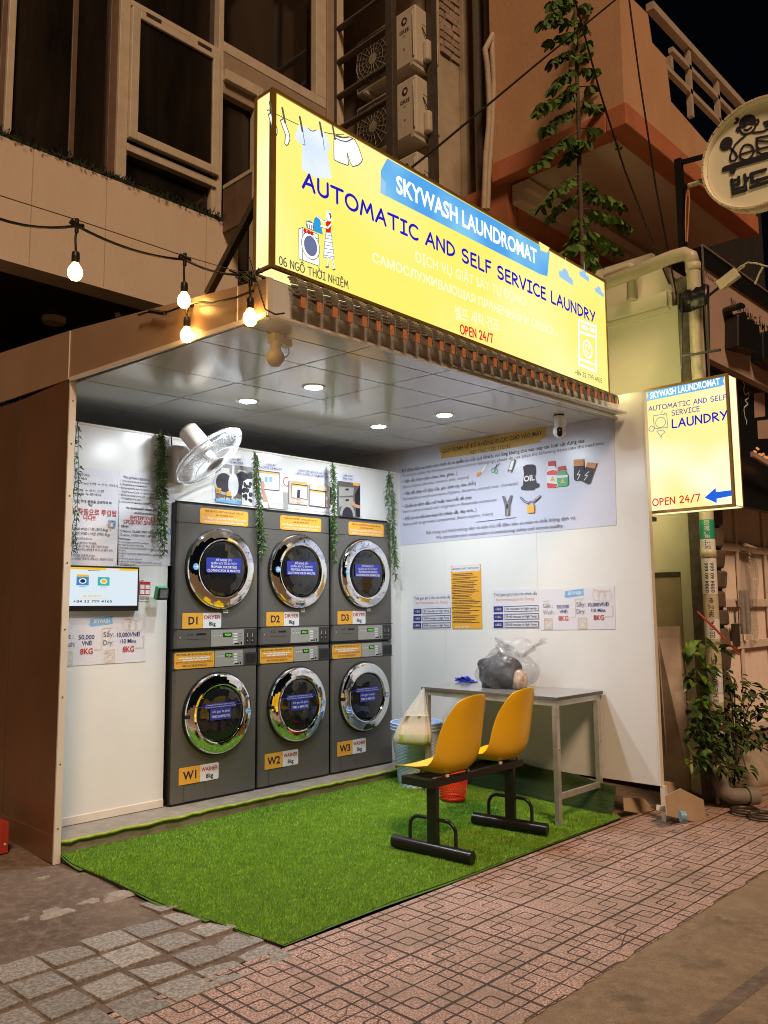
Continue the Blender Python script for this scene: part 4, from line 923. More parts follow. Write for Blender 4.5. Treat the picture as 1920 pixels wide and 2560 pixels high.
def washer():
    t = thing('washing_machine', '', 'washing machine', (0, 0, 0), 'front loading washers under the dryers', local=True)
    body(.984, (.862,), 0).build('body', t)
    door(.350, .556, t, True); control(t, .866, .972, .322, .552, True)
    b = MB(); b.box((.572, -.004, .868), (.672, .002, .952), 'machine_dk'); b.box((.580, -.0052, .878), (.664, -.004, .942), 'black'); b.build('coin_panel', t, bevel=.001)
    A = Art((0, -.001, 0), (1, 0, 0), (0, -1, 0)); A.rect(.008, .866, .318, .972, 'orange', .014, d=.0012)
    for s, z, h, m, w in (('BÊN TRONG MÁY ĐÃ CÓ SẴN NƯỚC GIẶT', .951, .0125, 'ink', .28), ('ВНУТРИ УЖЕ ЕСТЬ СРЕДСТВО ДЛЯ СТИРКИ', .899, .0125, 'inkred', .285), ('세제는 이미 자동으로 투입됩니다!!', .877, .0125, 'ink', .19)): A.text(s, .163, z, h, m, w, .004, 'C', d=.0018)
    A.greek(.04, .285, .930, .009, 'white', 7, 4); A.greek(.07, .255, .915, .009, 'white', 5, 6)
    A.build('detergent_sticker', t)
    A = Art((0, -.051, 0), (1, 0, 0), (0, -1, 0)); A.line([(.155, .612), (.52, .612)], .006, 'blue_sticker', d=.0011); A.rect(.212, .596, .468, .630, 'blue_sticker', .014, d=.0014)
    A.text('Lượng giặt tối đa không vượt quá vạch này', .34, .616, .008, 'white', .22, .002, 'C', d=.0020); A.text('The level of maximum loading should not exceed this line', .34, .602, .008, 'white', .245, .002, 'C', d=.0020)
    A.rect(.255, .518, .428, .594, 'blue_sticker', .012, d=.0012); A.text('thời gian 36 phút', .342, .566, .0145, 'white', None, .003, 'C', d=.0020); A.text('TIME 36 MINUTES', .342, .533, .0165, 'white', .15, .014, 'C', d=.0020)
    A.build('blue_sticker', t)
    A = Art((0, -.047, 0), (1, 0, 0), (0, -1, 0)); A.ell(.566, .556, .021, .021, 'sky_brush', d=.002); A.line([(.553, .556), (.579, .556)], .004, 'white', d=.003); A.line([(.563, .566), (.553, .556), (.563, .546)], .004, 'white', d=.003); A.build('arrow_sticker', t)
    A = Art((0, 0, 0), (1, 0, 0), (0, -1, 0))
    A.rect(.095, .014, .262, .118, 'machine', .008, d=.0016); A.line([(.103, .014), (.254, .014), (.262, .022), (.262, .110), (.254, .118), (.103, .118), (.095, .110), (.095, .022)], .0022, 'machine_dk', True, d=.0022)
    A.ell(.178, .110, .004, .004, 'machine_dk', d=.003, n=10); A.build('drain_hatch', t)
    return t
lab_d = ['dark grey stacked dryer with a D1 plate, nearest the wall fan', 'dark grey stacked dryer with a D2 plate, in the middle of the row', 'dark grey stacked dryer with a D3 plate, nearest the restricted items poster']
lab_w = ['dark grey front loading washer with a W1 plate under the first dryer', 'dark grey front loading washer with a W2 plate in the middle of the row', 'dark grey front loading washer with a W3 plate beside the blue baskets']
d0, w0 = dryer(), washer()
for i in range(3):
    x = .012 + .695*i
    if i == 0: d, w = d0, w0
    else: d, w = dup(d0, (0, 0, 0), lab_d[i]), dup(w0, (0, 0, 0), lab_w[i])
    d['label'] = lab_d[i]; w['label'] = lab_w[i]
    d.location = (x, -.004, .989); w.location = (x, 0, 0)
for i in range(3):
    x = .012 + .695*i
    for nm, y, zz, hd, wd_, q in (('dryer', -.004, .989, 'D%d', 'DRYER', (.060, .367, .139, .242)), ('washing_machine', 0, 0, 'W%d', 'WASHER', (.058, .366, .124, .232))):
        root = [o for o in bpy.data.objects if o.name.split('.')[0] == nm and abs(o.location.x-x) < .01][0]
        plate(root, q[0], q[1], q[2], q[3], hd % (i+1), wd_)
# ================================================================ PRINTED SHEETS
z6 = lambda x, y: (100+x/2.765, 1000+y/2.765)
z5p = lambda x, y: (950+x/2.72, 1000+y/2.72)
z8 = lambda x, y: (950+x/2.552, 1050+y/2.552)
zs = lambda x, y: (560+x/4.1475, 1140+y/4.1475)
def sheet_art(PL): A = Art(PL.O, PL.U, PL.N); A.O = A.O + A.N*.002; return A
def quad_px(A, z, tl, tr, bl): return Quad(A, A.px(*z(*tl)), A.px(*z(*tr)), A.px(*z(*bl)))
def base(A, pts, m):
    n = len(pts); A.prism([A.pt(a, b, -.0012) for a, b in pts], A.N*.0018, m)
# Korean and Russian instruction sheets
A = sheet_art(PW); q = quad_px(A, z6, (60, 448), (545, 490), (50, 1150)); base(A, [q(0, 0), q(1, 0), q(1, 1), q(0, 1)], 'paper')
for s, x0, x1, y, h, m, bo in (('1. 세탁물을 기계에 넣어주세요', (60, 495), (343, 530), 0, 15, 'ink', 0), ('2. 태블릿에서 결제하세요', (60, 520), (325, 555), 0, 15, 'ink', 0), ('• 카드 → Visa/MasterCard 선택 → 카드 리더기', (60, 560), (537, 604), 0, 15, 'ink', 0), ('• QR → VietQR 선택 → 코드 스캔', (60, 618), (440, 640), 0, 15, 'ink', 0),
    ('3. "START" 버튼을 누르세요', (60, 645), (425, 665), 0, 15, 'ink', 0), ('문에 표시된 최대 용량을 초과하지 마', (165, 700), (495, 722), 0, 16, 'ink', .012), ('세요', (328, 728), (360, 738), 0, 16, 'ink', .012), ('세제는 이미 자동으로 투입됩', (40, 775), (526, 803), 0, 34, 'inkred', .014), ('니다!!', (300, 828), (382, 832), 0, 30, 'inkred', .014),
    ('50.000 VND / 1회 (최대 8kg)', (215, 897), (468, 908), 0, 18, 'ink', .004), ('10.000 VND / 10분 (최대 8kg)', (215, 926), (480, 940), 0, 18, 'ink', .004), ('이곳은 셀프 세탁소입니다', (190, 962), (357, 968), 0, 14, 'ink', 0), ('추가로 사용하지 마세요', (190, 992), (388, 1000), 0, 14, 'ink', 0),
    ('세탁기가 끝나면 즉시 옷을 가져가 주세요', (200, 1014), (472, 1025), 0, 14, 'ink', 0), ('옮긴 모든 고객의 세탁물을 바구니에 옮겨 담아', (200, 1038), (500, 1048), 0, 14, 'ink', 0), ('남의 물건을 존중해 주세요', (190, 1078), (380, 1086), 0, 14, 'ink', 0), ('분실 또는 손상된 물품에 대해서는 책임지지 않습', (160, 1100), (505, 1110), 0, 14, 'ink', 0)):
    A.ptext(s, x0, x1, (x0[0], x0[1]-h), m, z6, bo)
A.line([A.px(*z6(*p)) for p in ((478, 830), (520, 838), (515, 885), (475, 878))], .006, 'sky_brush', True); p = A.px(*z6(497, 860)); A.line(arc(p[0], p[1], .016, .02, 0, 360, 14), .005, 'inkgrey'); A.line([A.px(*z6(*p)) for p in ((465, 870), (478, 855), (490, 900))], .006, 'inkorange')
tag(A.build('instruction_poster'), 'white sheet of Korean laundry instructions on the left wall above the screen', 'poster')
A = sheet_art(PW); q = quad_px(A, z6, (547, 490), (935, 530), (532, 1140)); base(A, [q(0, 0), q(1, 0), q(1, 1), q(0, 1)], 'paper')
for s, x0, x1, h, m, bo in (('Что нужно сделать:', (572, 540), (758, 562), 18, 'ink', .012), ('1. Положите вещи в машину', (553, 563), (758, 585), 13, 'ink', 0), ('2. Оплатите на планшете', (553, 588), (735, 606), 13, 'ink', 0), ('• Если используете карту → выберите', (549, 612), (850, 640), 13, 'ink', 0), ('Visa/MasterCard → приложите карту', (563, 638), (850, 664), 13, 'ink', 0), ('• Если используете QR → выберите QR и', (549, 660), (860, 690), 13, 'ink', 0), ('отсканируйте код', (562, 684), (693, 696), 13, 'ink', 0), ('3. Нажмите кнопку "START" на машине', (546, 708), (860, 735), 13, 'ink', 0),
    ('Не превышайте лимит, указанный', (597, 752), (860, 775), 15, 'ink', .012), ('на дверце машины', (652, 786), (780, 797), 15, 'ink', .012), ('ВНУТРИ УЖЕ ЕСТЬ', (624, 824), (845, 842), 24, 'inkred', .014), ('СРЕДСТВО ДЛЯ СТИРКИ', (578, 852), (860, 872), 24, 'inkred', .014), ('ЦЕНЫ', (561, 878), (610, 882), 14, 'ink', .012), ('Стирка: 50.000 VND / цикл', (555, 912), (800, 925), 15, 'ink', .003), ('Сушка: 10.000 VND / 10 мин', (555, 938), (800, 952), 15, 'ink', .003), ('Примечание:', (540, 962), (625, 968), 12, 'ink', .012),
    ('Это прачечная самообслуживания', (540, 985), (752, 998), 12, 'ink', 0), ('Не перегружайте машину', (540, 1004), (715, 1014), 12, 'ink', 0), ('Пожалуйста, заберите вещи сразу после окончания стирки', (537, 1025), (885, 1045), 12, 'ink', 0), ('или сушки', (537, 1043), (590, 1046), 12, 'ink', 0), ('При необходимости переложите вещи другого клиента в', (535, 1062), (885, 1082), 12, 'ink', 0), ('корзину', (535, 1080), (580, 1083), 12, 'ink', 0), ('Уважайте вещи других', (535, 1098), (700, 1108), 12, 'ink', 0), ('Мы не несем ответственности за утерю, кражу или', (533, 1118), (840, 1135), 12, 'ink', 0), ('повреждение вещей', (531, 1136), (655, 1143), 12, 'ink', 0)):
    A.ptext(s, x0, x1, (x0[0], x0[1]-h), m, z6, bo)
p = A.px(*z6(890, 910)); A.line(arc(p[0], p[1], .015, .02, 0, 360, 14), .005, 'sky_brush')
tag(A.build('instruction_poster'), 'white sheet of Russian laundry instructions between the green garland and the Korean sheet', 'poster')
# price posters
def price_art(A, q):
    base(A, [q(0, 0), q(1, 0), q(1, 1), q(0, 1)], 'paper'); g = 'inkgold'
    q.poly([(.345, .075), (.60, .03), (.595, .10), (.605, .19), (.36, .235), (.33, .19), (.35, .14)], 'sky_brush'); q.text('SKYWASH', .385, .565, .165, .075, 'white', .02)
    q.text('Giặt :', .03, .17, .46, .10, 'inkgrey'); q.text('Wash:', .03, .19, .62, .10, 'inkgrey'); q.text('50,000', .225, .40, .485, .085, 'inkblue', .008); q.text('VNĐ', .265, .375, .605, .085, 'inkblue', .008); q.text('8KG', .248, .385, .78, .11, 'inkred', .014)
    q.text('Sấy:', .50, .62, .45, .10, 'inkgrey'); q.text('Dry:', .50, .615, .615, .10, 'inkgrey'); q.text('10,000VNĐ', .655, .925, .46, .085, 'inkblue', .008); q.text('/10 Mins', .69, .88, .59, .08, 'inkblue', .008); q.text('8KG', .725, .86, .775, .11, 'inkred', .014)
    q.line([(.03, .29), (.12, .29)], .008, g); q.line([(.40, .70), (.485, .70), (.485, .27), (.60, .27)], .008, g); q.line([(.87, .70), (.975, .70), (.975, .46), (.95, .46)], .008, g)
    for x0 in (.05, .52): q.line([(x0, .72), (x0+.11, .72), (x0+.11, .97), (x0, .97)], .010, g, True); q.line([(x0, .77), (x0+.11, .77)], .008, g); q.line(arc(x0+.055, .875, .034, .062, 0, 360, 14), .009, g); q.line([(x0+.02, .745), (x0+.045, .745)], .01, g)
    q.line([(.72, .045), (.78, .085), (.86, .10), (.96, .085)], .007, g)
    for x, y in ((.745, .08), (.82, .11), (.90, .11)): q.line([(x-.01, y), (x-.035, y+.10), (x-.015, y+.12), (x-.015, y+.22), (x+.045, y+.24), (x+.05, y+.13), (x+.068, y+.11), (x+.04, y)], .007, g, True)
A = sheet_art(PW); price_art(A, quad_px(A, z6, (124, 1490), (735, 1480), (112, 1845))); tag(A.build('price_poster'), 'price sheet in 50,000 and 10,000 dong, under the wall screen', 'poster')
A = sheet_art(WR); price_art(A, quad_px(A, z8, (1025, 1080), (1495, 1058), (1030, 1340))); tag(A.build('price_poster'), 'price sheet in 50,000 and 10,000 dong, on the right wall above the table', 'poster')
# drying time sheets
def drying_art(A, q):
    base(A, [q(0, 0), q(1, 0), q(1, 1), q(0, 1)], 'paper'); q.text('Thời gian gợi ý cho chu trình sấy', .03, .97, .16, .075, 'ink', .006); q.text('Recommendation for Drying', .08, .90, .29, .075, 'inkorange')
    for i, (a, s) in enumerate((('< 3KG', '20 minutes in high temp'), ('> 3KG', '30-40 minutes in High Temp'), ('6-8KG', '50-60 minutes in High Temp'))):
        y = .42 + .20*i; q.rect(.02, y, .23, y+.155, 'inkblue'); q.text(a, .06, .19, y+.105, .055, 'white', .01); q.line([(.27, y+.01), (.985, y+.01), (.985, y+.145), (.27, y+.145)], .014, 'inkblue', True); q.text(s, .295, .95, y+.105, .062, 'ink', .003)
A = sheet_art(WR); drying_art(A, quad_px(A, z8, (213, 1112), (458, 1100), (208, 1335))); tag(A.build('drying_time_poster'), 'drying time sheet left of the orange safety sheet', 'poster')
A = sheet_art(WR); drying_art(A, quad_px(A, z8, (718, 1087), (1012, 1073), (722, 1332))); tag(A.build('drying_time_poster'), 'drying time sheet between the orange safety sheet and the right hand price sheet', 'poster')
# orange safety sheet
A = sheet_art(WR); A.O = A.O + A.N*.002; q = quad_px(A, z8, (452, 933), (642, 920), (460, 1332)); base(A, [q(0, 0), q(1, 0), q(1, 1), q(0, 1)], 'orange')
q.poly([(.02, .03), (.05, .005), (.95, .005), (.99, .03), (.99, .075), (.95, .10), (.05, .10), (.02, .075)], 'paper'); q.text('IMPORTANT SAFETY INSTRUCTION', .05, .95, .065, .026, 'ink', .012)
y = .13; rnd = random.Random(8)
for k in range(11):
    for r in range(rnd.choice((2, 3, 3))):
        q.greek(.03+(.04 if r == 0 else 0), rnd.uniform(.6, .99), y+.012, .011, 'ink', 9, k*5+r); y += .0235
    y += .011
q.text('84 32 799 4165', .10, .58, .985, .028, 'white', .01)
tag(A.build('safety_poster'), 'tall orange safety instruction sheet on the right wall', 'poster')
# restricted items
A = sheet_art(WR); base(A, [A.px(*z5p(*p)) for p in ((125, 345), (1590, 112), (1607, 850), (140, 990))], 'paperblue')
A.ppoly([(398, 322), (640, 268), (900, 220), (1135, 183), (1128, 225), (1140, 245), (1090, 275), (1100, 285), (800, 345), (415, 399), (420, 370)], 'gold', z5p)
for s, x0, x1, h, m, bo in (('QUY ĐỊNH VỀ ĐỒ KHÔNG ĐƯỢC CHO VÀO MÁY', (427, 360), (1103, 236), 25, 'ink', .010), ('RESTRICTED ITEMS', (617, 369), (887, 325), 23, 'ink', 0),
    ('Để đảm bảo an toàn cho thiết bị và quần áo của quý khách, vui lòng không cho vào máy các loại vật dụng sau:', (150, 494), (1395, 287), 22, 'ink', .008), ('To ensure safety for the equipment and customer belongings, please do not place the following items into the machines:', (152, 526), (1527, 302), 20, 'inkgrey', .0),
    ('• Vật sắc nhọn (dao, kéo, kim, ghim...)', (153, 567), (527, 509), 21, 'ink', .008), ('Sharp objects (knives, scissors, pins, staples)', (155, 603), (607, 532), 20, 'inkgrey', 0), ('• Vật dễ cháy nổ (bật lửa, pin, bình xịt, hóa chất)', (157, 650), (652, 576), 21, 'ink', .008), ('Flammable or explosive items (lighters, batteries, aerosol cans, chemicals)', (158, 685), (942, 576), 20, 'inkgrey', 0),
    ('• Quần áo dính dầu mỡ hoặc hóa chất dễ cháy', (158, 735), (627, 672), 21, 'ink', .008), ('Items contaminated with oil/grease or flammable substances', (159, 770), (795, 687), 20, 'inkgrey', 0), ('• Đồ có chi tiết kim loại lớn (khóa sắt, dây xích...)', (160, 820), (657, 757), 21, 'ink', .008), ('Items with large metal components (heavy zippers, chains)', (161, 856), (770, 782), 20, 'inkgrey', 0),
    ('Rất mong quý khách thông cảm và tuân thủ để đảm bảo an toàn và chất lượng dịch vụ.', (316, 914), (1335, 810), 21, 'inkgrey', .003), ('We appreciate your cooperation in maintaining safety and service quality.', (382, 946), (1250, 864), 21, 'inkgrey', .003)):
    A.ptext(s, x0, x1, (x0[0]-1, x0[1]-h), m, z5p, bo)
A.line([A.px(*z5p(655, 831)), A.px(*z5p(927, 799))], .004, 'inkblue')
A.ppoly([(687, 490), (712, 450), (727, 432), (725, 452), (697, 500)], 'white', z5p); A.ppoly([(657, 520), (664, 496), (688, 487), (695, 497), (672, 522)], 'inkorange', z5p)
for p in ((770, 480), (792, 486)): p = A.px(*z5p(*p)); A.line(arc(p[0], p[1], .013, .018, 0, 360, 12), .006, 'green_ink')
A.line([A.px(*z5p(778, 465)), A.px(*z5p(815, 432))], .007, 'inkgrey'); A.line([A.px(*z5p(790, 470)), A.px(*z5p(795, 440))], .007, 'inkgrey')
A.ppoly([(893, 412), (922, 402), (925, 420), (902, 488), (890, 498), (890, 478), (872, 482), (870, 496)], 'inkgrey', z5p); A.ppoly([(896, 416), (918, 408), (898, 474), (878, 478)], 'ctrl', z5p)
A.ppoly([(975, 455), (1000, 440), (1040, 438), (1060, 448), (1062, 500), (1055, 520), (1065, 562), (1085, 570), (1085, 590), (1058, 600), (1050, 612), (1000, 615), (965, 612), (960, 595), (975, 580), (982, 500)], 'ink', z5p); A.ptext('OIL', (982, 556), (1055, 545), (981, 520), 'white', z5p, .03)
A.ppoly([(1150, 448), (1188, 444), (1210, 478), (1212, 590), (1195, 598), (1140, 598), (1135, 500)], 'paper', z5p); A.ppoly([(1145, 420), (1192, 413), (1198, 440), (1192, 448), (1148, 452)], 'inkred', z5p); A.ppoly([(1137, 490), (1175, 476), (1208, 482), (1210, 510), (1138, 512)], 'redplastic', z5p); A.ppoly([(1138, 565), (1208, 572), (1200, 598), (1142, 598)], 'redplastic', z5p)
A.ppoly([(1160, 552), (1177, 518), (1195, 550)], 'gold', z5p)
A.ppoly([(1222, 480), (1262, 478), (1283, 515), (1285, 575), (1265, 588), (1212, 590), (1205, 530)], 'green_ink', z5p); A.ppoly([(1214, 455), (1262, 447), (1268, 475), (1215, 485)], 'inkred', z5p); A.ppoly([(1228, 565), (1245, 530), (1262, 563)], 'gold', z5p); A.ppoly([(1208, 515), (1280, 510), (1283, 525), (1207, 532)], 'paper', z5p)
A.ppoly([(1320, 410), (1388, 402), (1392, 545), (1335, 552), (1322, 540)], 'ink', z5p); A.ppoly([(1320, 408), (1388, 402), (1389, 446), (1321, 452)], 'inkorange', z5p); A.line([A.px(*z5p(*p)) for p in ((1362, 480), (1345, 510), (1365, 508), (1348, 542))], .006, 'white')
A.ppoly([(1415, 428), (1478, 432), (1430, 570), (1410, 572), (1365, 548)], 'ink', z5p); A.ppoly([(1415, 424), (1478, 430), (1463, 468), (1402, 455)], 'inkorange', z5p); A.line([A.px(*z5p(*p)) for p in ((1425, 488), (1398, 512), (1416, 516), (1392, 546))], .006, 'white')
A.ppoly([(833, 655), (850, 653), (868, 700), (890, 650), (906, 648), (888, 715), (886, 785), (854, 788), (852, 715)], 'inkgrey', z5p); A.line([A.px(*z5p(870, 705)), A.px(*z5p(870, 785))], .006, 'gold'); A.ppoly([(864, 708), (876, 708), (876, 740), (864, 740)], 'ink', z5p)
for a, c in (((962, 665), (985, 690)), ((985, 690), (1010, 700)), ((1050, 690), (1070, 675)), ((1068, 675), (1090, 655))): A.line([A.px(*z5p(*a)), A.px(*z5p(*c))], .016, 'ink'); A.line([A.px(*z5p(*a)), A.px(*z5p(*c))], .005, 'paper')
A.line([A.px(*z5p(*p)) for p in ((1012, 720), (1014, 698), (1030, 688), (1046, 696), (1048, 718))], .007, 'inkgrey'); A.ppoly([(1005, 718), (1054, 714), (1055, 766), (1007, 770)], 'orange', z5p)
tag(A.build('restricted_items_poster'), 'large pale blue restricted items poster with pictures of barrel, bottles and batteries', 'poster')
# photo strip of four steps
A = sheet_art(PW); base(A, [A.px(*zs(*p)) for p in ((-115, 5), (1430, 215), (1430, 635), (-115, 445))], 'paper')
def ph(pts, m): A.ppoly(pts, m, zs)
ph([(-90, 68), (288, 118), (288, 522), (-90, 472)], 'machine'); ph([(85, 96), (108, 99), (95, 440), (78, 438)], 'paper')
for x in (15, 185): 
    ph([(x-45, 118+x*.13), (x+40, 128+x*.13), (x+40, 168+x*.13), (x-45, 158+x*.13)], 'ctrl')
for x, y in ((0, 275),): p = A.px(*zs(x, y)); A.ell(p[0], p[1], .090, .088, 'ctrl'); A.ell(p[0], p[1], .070, .068, 'ink')
p = A.px(*zs(190, 285)); A.ell(p[0], p[1], .075, .085, 'ink'); p = A.px(*zs(95, 300)); A.ell(p[0], p[1], .045, .085, 'paper')
ph([(200, 262), (245, 235), (288, 240), (288, 520), (180, 505), (185, 330)], 'white')
rnd = random.Random(4)
for k in range(16): p = A.px(*zs(rnd.uniform(195, 280), rnd.uniform(270, 500))); A.ell(p[0], p[1], rnd.uniform(.008, .02), rnd.uniform(.008, .02), 'ink', n=9)
ph([(228, 190), (262, 168), (288, 172), (288, 238), (245, 238)], 'ink'); ph([(20, 368), (68, 372), (68, 420), (20, 416)], 'orange'); ph([(-90, 440), (170, 466), (165, 508), (-90, 474)], 'sky_brush'); ph([(-85, 330), (-35, 335), (-35, 390), (-85, 385)], 'orange')
A.ptext('W2', (-82, 378), (-40, 384), (-82, 345), 'ink', zs, .01); A.ptext('Load the machine', (-60, 448), (172, 466), (-60, 422), 'white', zs, .02)
ph([(302, 128), (655, 176), (655, 560), (302, 518)], 'paper'); ph([(305, 140), (570, 172), (568, 368), (305, 342)], 'ink'); ph([(312, 150), (562, 180), (560, 356), (312, 334)], 'white'); ph([(312, 150), (562, 180), (562, 198), (312, 168)], 'orange')
for x in (430, 480): ph([(x-16, 215), (x+14, 218), (x+14, 272), (x-16, 270)], 'sky_brush')
ph([(600, 205), (650, 212), (650, 345), (602, 340)], 'white'); p = A.px(*zs(640, 268)); A.line(arc(p[0], p[1], .028, .034, 60, 300, 14), .008, 'inkred')
ph([(372, 268), (400, 258), (415, 300), (412, 350), (440, 440), (468, 540), (400, 530), (395, 420), (378, 340)], 'skin'); ph([(350, 470), (440, 480), (450, 545), (320, 520)], 'white'); A.ptext('Choose your machine', (345, 497), (632, 508), (345, 470), 'white', zs, .02)
ph([(605, 375), (655, 380), (655, 555), (610, 548)], 'ctrl')
ph([(668, 255), (862, 280), (862, 512), (668, 492)], 'board'); ph([(690, 285), (858, 305), (858, 455), (692, 438)], 'ink'); ph([(698, 296), (852, 314), (852, 446), (698, 430)], 'white'); ph([(698, 296), (852, 314), (852, 326), (698, 310)], 'orange'); ph([(705, 258), (850, 276), (850, 296), (705, 280)], 'gold')
ph([(752, 348), (782, 352), (775, 440), (745, 436)], 'ink'); ph([(740, 436), (782, 440), (780, 500), (750, 498)], 'skin'); A.ptext('Bank transfer by QR code or', (680, 470), (858, 486), (680, 452), 'white', zs, .02)
ph([(878, 284), (1100, 312), (1100, 535), (878, 514)], 'board'); ph([(878, 346), (1050, 366), (1048, 534), (878, 514)], 'ink'); ph([(878, 356), (1040, 376), (1038, 530), (878, 510)], 'white'); ph([(878, 356), (1040, 376), (1040, 392), (878, 370)], 'orange')
ph([(1085, 320), (1120, 324), (1120, 500), (1088, 495)], 'ink')
ph([(1170, 258), (1400, 288), (1400, 632), (1165, 606)], 'machine'); ph([(1180, 318), (1335, 330), (1330, 410), (1185, 420)], 'ctrl'); ph([(1180, 432), (1330, 430), (1325, 510), (1185, 528)], 'ctrl'); ph([(1325, 280), (1395, 288), (1395, 312), (1325, 305)], 'orange'); ph([(1345, 400), (1400, 300), (1400, 632), (1360, 628)], 'black')
ph([(1248, 340), (1282, 338), (1282, 358), (1248, 360)], 'black'); ph([(1248, 452), (1282, 448), (1282, 468), (1248, 472)], 'black')
p = A.px(*zs(1270, 600)); A.poly(arc(p[0], p[1]-.02, .085, .105, 0, 180, 14), 'ctrl'); A.poly(arc(p[0], p[1]-.02, .060, .075, 0, 180, 14), 'ink')
ph([(1295, 475), (1330, 465), (1350, 500), (1400, 515), (1400, 545), (1350, 535), (1310, 510)], 'skin')
for s, a, c, h in (('CHO ĐỒ VÀO MÁY', (-30, 30), (170, 52), 22), ('LOAD THE MACHINE', (-35, 64), (187, 88), 22), ('CHỌN MÁY', (430, 97), (533, 110), 20), ('CHOOSE THE MACHINE', (375, 124), (590, 150), 20), ('THANH TOÁN BẰNG QR HOẶC THẺ', (765, 158), (1057, 198), 20), ('BANK TRANSFER OR VISA/MASTER CARD', (745, 188), (1076, 232), 20), ('BẤM "START"', (1228, 212), (1332, 226), 20), ('PRESS "START"', (1220, 244), (1334, 258), 20)):
    A.ptext(s, a, c, (a[0], a[1]-h), 'inkblue', zs, .004)
tag(A.build('step_by_step_poster'), 'long strip of photographs showing four steps, above the dryers', 'poster')
# card with red and white fields beside the screen
A = sheet_art(PW); q = quad_px(A, z6, (688, 1240), (763, 1243), (684, 1390)); base(A, [q(0, 0), q(1, 0), q(1, 1), q(0, 1)], 'white')
q.rect(.0, .09, 1, .72, 'inkred')
for a, c in ((.08, .24), (.56, .24), (.08, .48), (.56, .48)): q.rect(a, c, a+.38, c+.19, 'white')
for k in range(4): q.greek(.05, .95, .80+.045*k, .018, 'inkgrey', 5, k)
q.rect(.15, .025, .35, .06, 'inkred'); tag(A.build('payment_card_notice'), 'small red and white payment notice between the screen and the card terminal', 'notice')

M['winscreen'] = mat('winscreen', (.20, .23, .30), .2, c2=(.07, .08, .11), scale=60)
# ================================================================ SCREEN AND TERMINAL
A = Art((0, .05, 0), (1, 0, 0), (0, -1, 0)); A.O = A.O + A.N*.045
c = [A.px(*z6(*p)) for p in ((693, 1155), (680, 1457))]; x1 = (c[0][0]+c[1][0])/2; zt, zb = c[0][1], c[1][1]; x0 = x1-.60
t = thing('wall_screen', 'flat payment screen with two machine icons and a phone number', 'screen', (x1-.3, .0, (zt+zb)/2))
b = MB(); b.box((x0, .008, zb), (x1, .045, zt), 'black'); b.build('casing', t, bevel=.003)
A.O = V((0, .0075, 0)); e = .012
q = Quad(A, (x0+e, zt-e), (x1-e, zt-e), (x0+e, zb+.022)); 
b2 = A; q.rect(0, 0, 1, 1, 'screen', d=.0004); q.rect(0, 0, 1, .055, 'screen_bar'); q.rect(.62, .012, .78, .048, 'screen'); q.rect(0, .955, 1, 1, 'black')
for (a, m) in ((.30, 'screen_blue'), (.535, 'screen_teal')):
    q.rect(a-.005, .18, a+.13, .45, m); q.rect(a-.005, .18, a+.13, .235, 'screen_bar' if m == 'screen_blue' else 'screen'); q.ell(a+.063, .34, .042, .070, 'screen'); q.ell(a+.063, .34, .028, .046, 'screen_ink' if m == 'screen_blue' else 'screen_bar')
    q.greek(a+.03, a+.1, .49, .012, 'screen_ink', 2, 3)
q.greek(.42, .56, .085, .014, 'screen_ink', 4, 2); q.greek(.37, .58, .70, .012, 'screen_bar', 4, 5); q.greek(.37, .56, .735, .012, 'screen_bar', 4, 6); q.greek(.28, .66, .77, .010, 'screen_bar', 6, 7)
q.text('+84 32 799 4165', .265, .70, .875, .062, 'screen_ink', .008)
A.build('display', t)
t = thing('card_terminal', 'small card terminal in a bright green holder beside the wall screen', 'card reader', at_y(*z6(820, 1330), .03))
P = at_y(*z6(818, 1328), .0)
b = MB(); b.obox(P+V((0, -.028, -.006)), (.037, 0, 0), (0, .018, .005), (0, -.012, .042), 'green_ink'); b.build('holder', t, bevel=.006)
b = MB(); b.obox(P+V((.006, -.050, -.012)), (.034, 0, 0), (0, .008, .002), (0, -.008, .037), 'black'); b.obox(P+V((.006, -.0585, -.012)), (.028, 0, 0), (0, .0008, .0002), (0, -.006, .026), 'winscreen'); b.build('reader', t, bevel=.001)

# ================================================================ WALL FAN
P0 = at_y(439, 1163, .05)
fan = thing('wall_fan', 'white wall fan with a wire cage tilted down towards the floor', 'fan', P0)
b = MB(); prof = [(0, 0), (.075, 0), (.082, -.05), (.07, -.095), (0, -.10)]
for i in range(1):
    pts = []
    hh, ww = .125, .070
    for k, (s, y) in enumerate(((1, 0), (1.0, -.05), (.93, -.10), (.70, -.135))):
        pts.append([P0 + V((a*ww/.06*s, y, c*hh/.06*s)) for a, c in [(x_, z_) for x_, z_ in arc(.038, .038, .022, .022, 0, 90, 4)+arc(-.038, .038, .022, .022, 90, 180, 4)+arc(-.038, -.038, .022, .022, 180, 270, 4)+arc(.038, -.038, .022, .022, 270, 360, 4)]])
    b.grid(pts, 'fanbody', True, True); b.add(pts[-1], [tuple(range(len(pts[-1])))], 'fanbody')
b.build('bracket', fan)
HC = at_y(523, 1140, -.30)
nrm = (_r*.64 - _u*.74 - _f*.14).normalized()
fu = nrm.cross(_f).normalized(); fv = nrm.cross(fu)
RG = .258
b = MB(); 
b.lathe([(.0, -.245), (.05, -.243), (.068, -.225), (.070, -.05), (.066, -.03), (0, -.03)], HC, nrm, 'fanbody', 32, fu); b.build('motor_housing', fan)
b = MB(); b.tube([P0+V((.0, -.11, .0)), P0+V((.02, -.18, .03)), HC-nrm*.15-V((0, 0, .05)), HC-nrm*.13], .030, 'fanbody', 14); b.build('neck', fan)
b = MB()
def fp(r, h, a): return HC + fu*(r*math.cos(a)) + fv*(r*math.sin(a)) + nrm*h
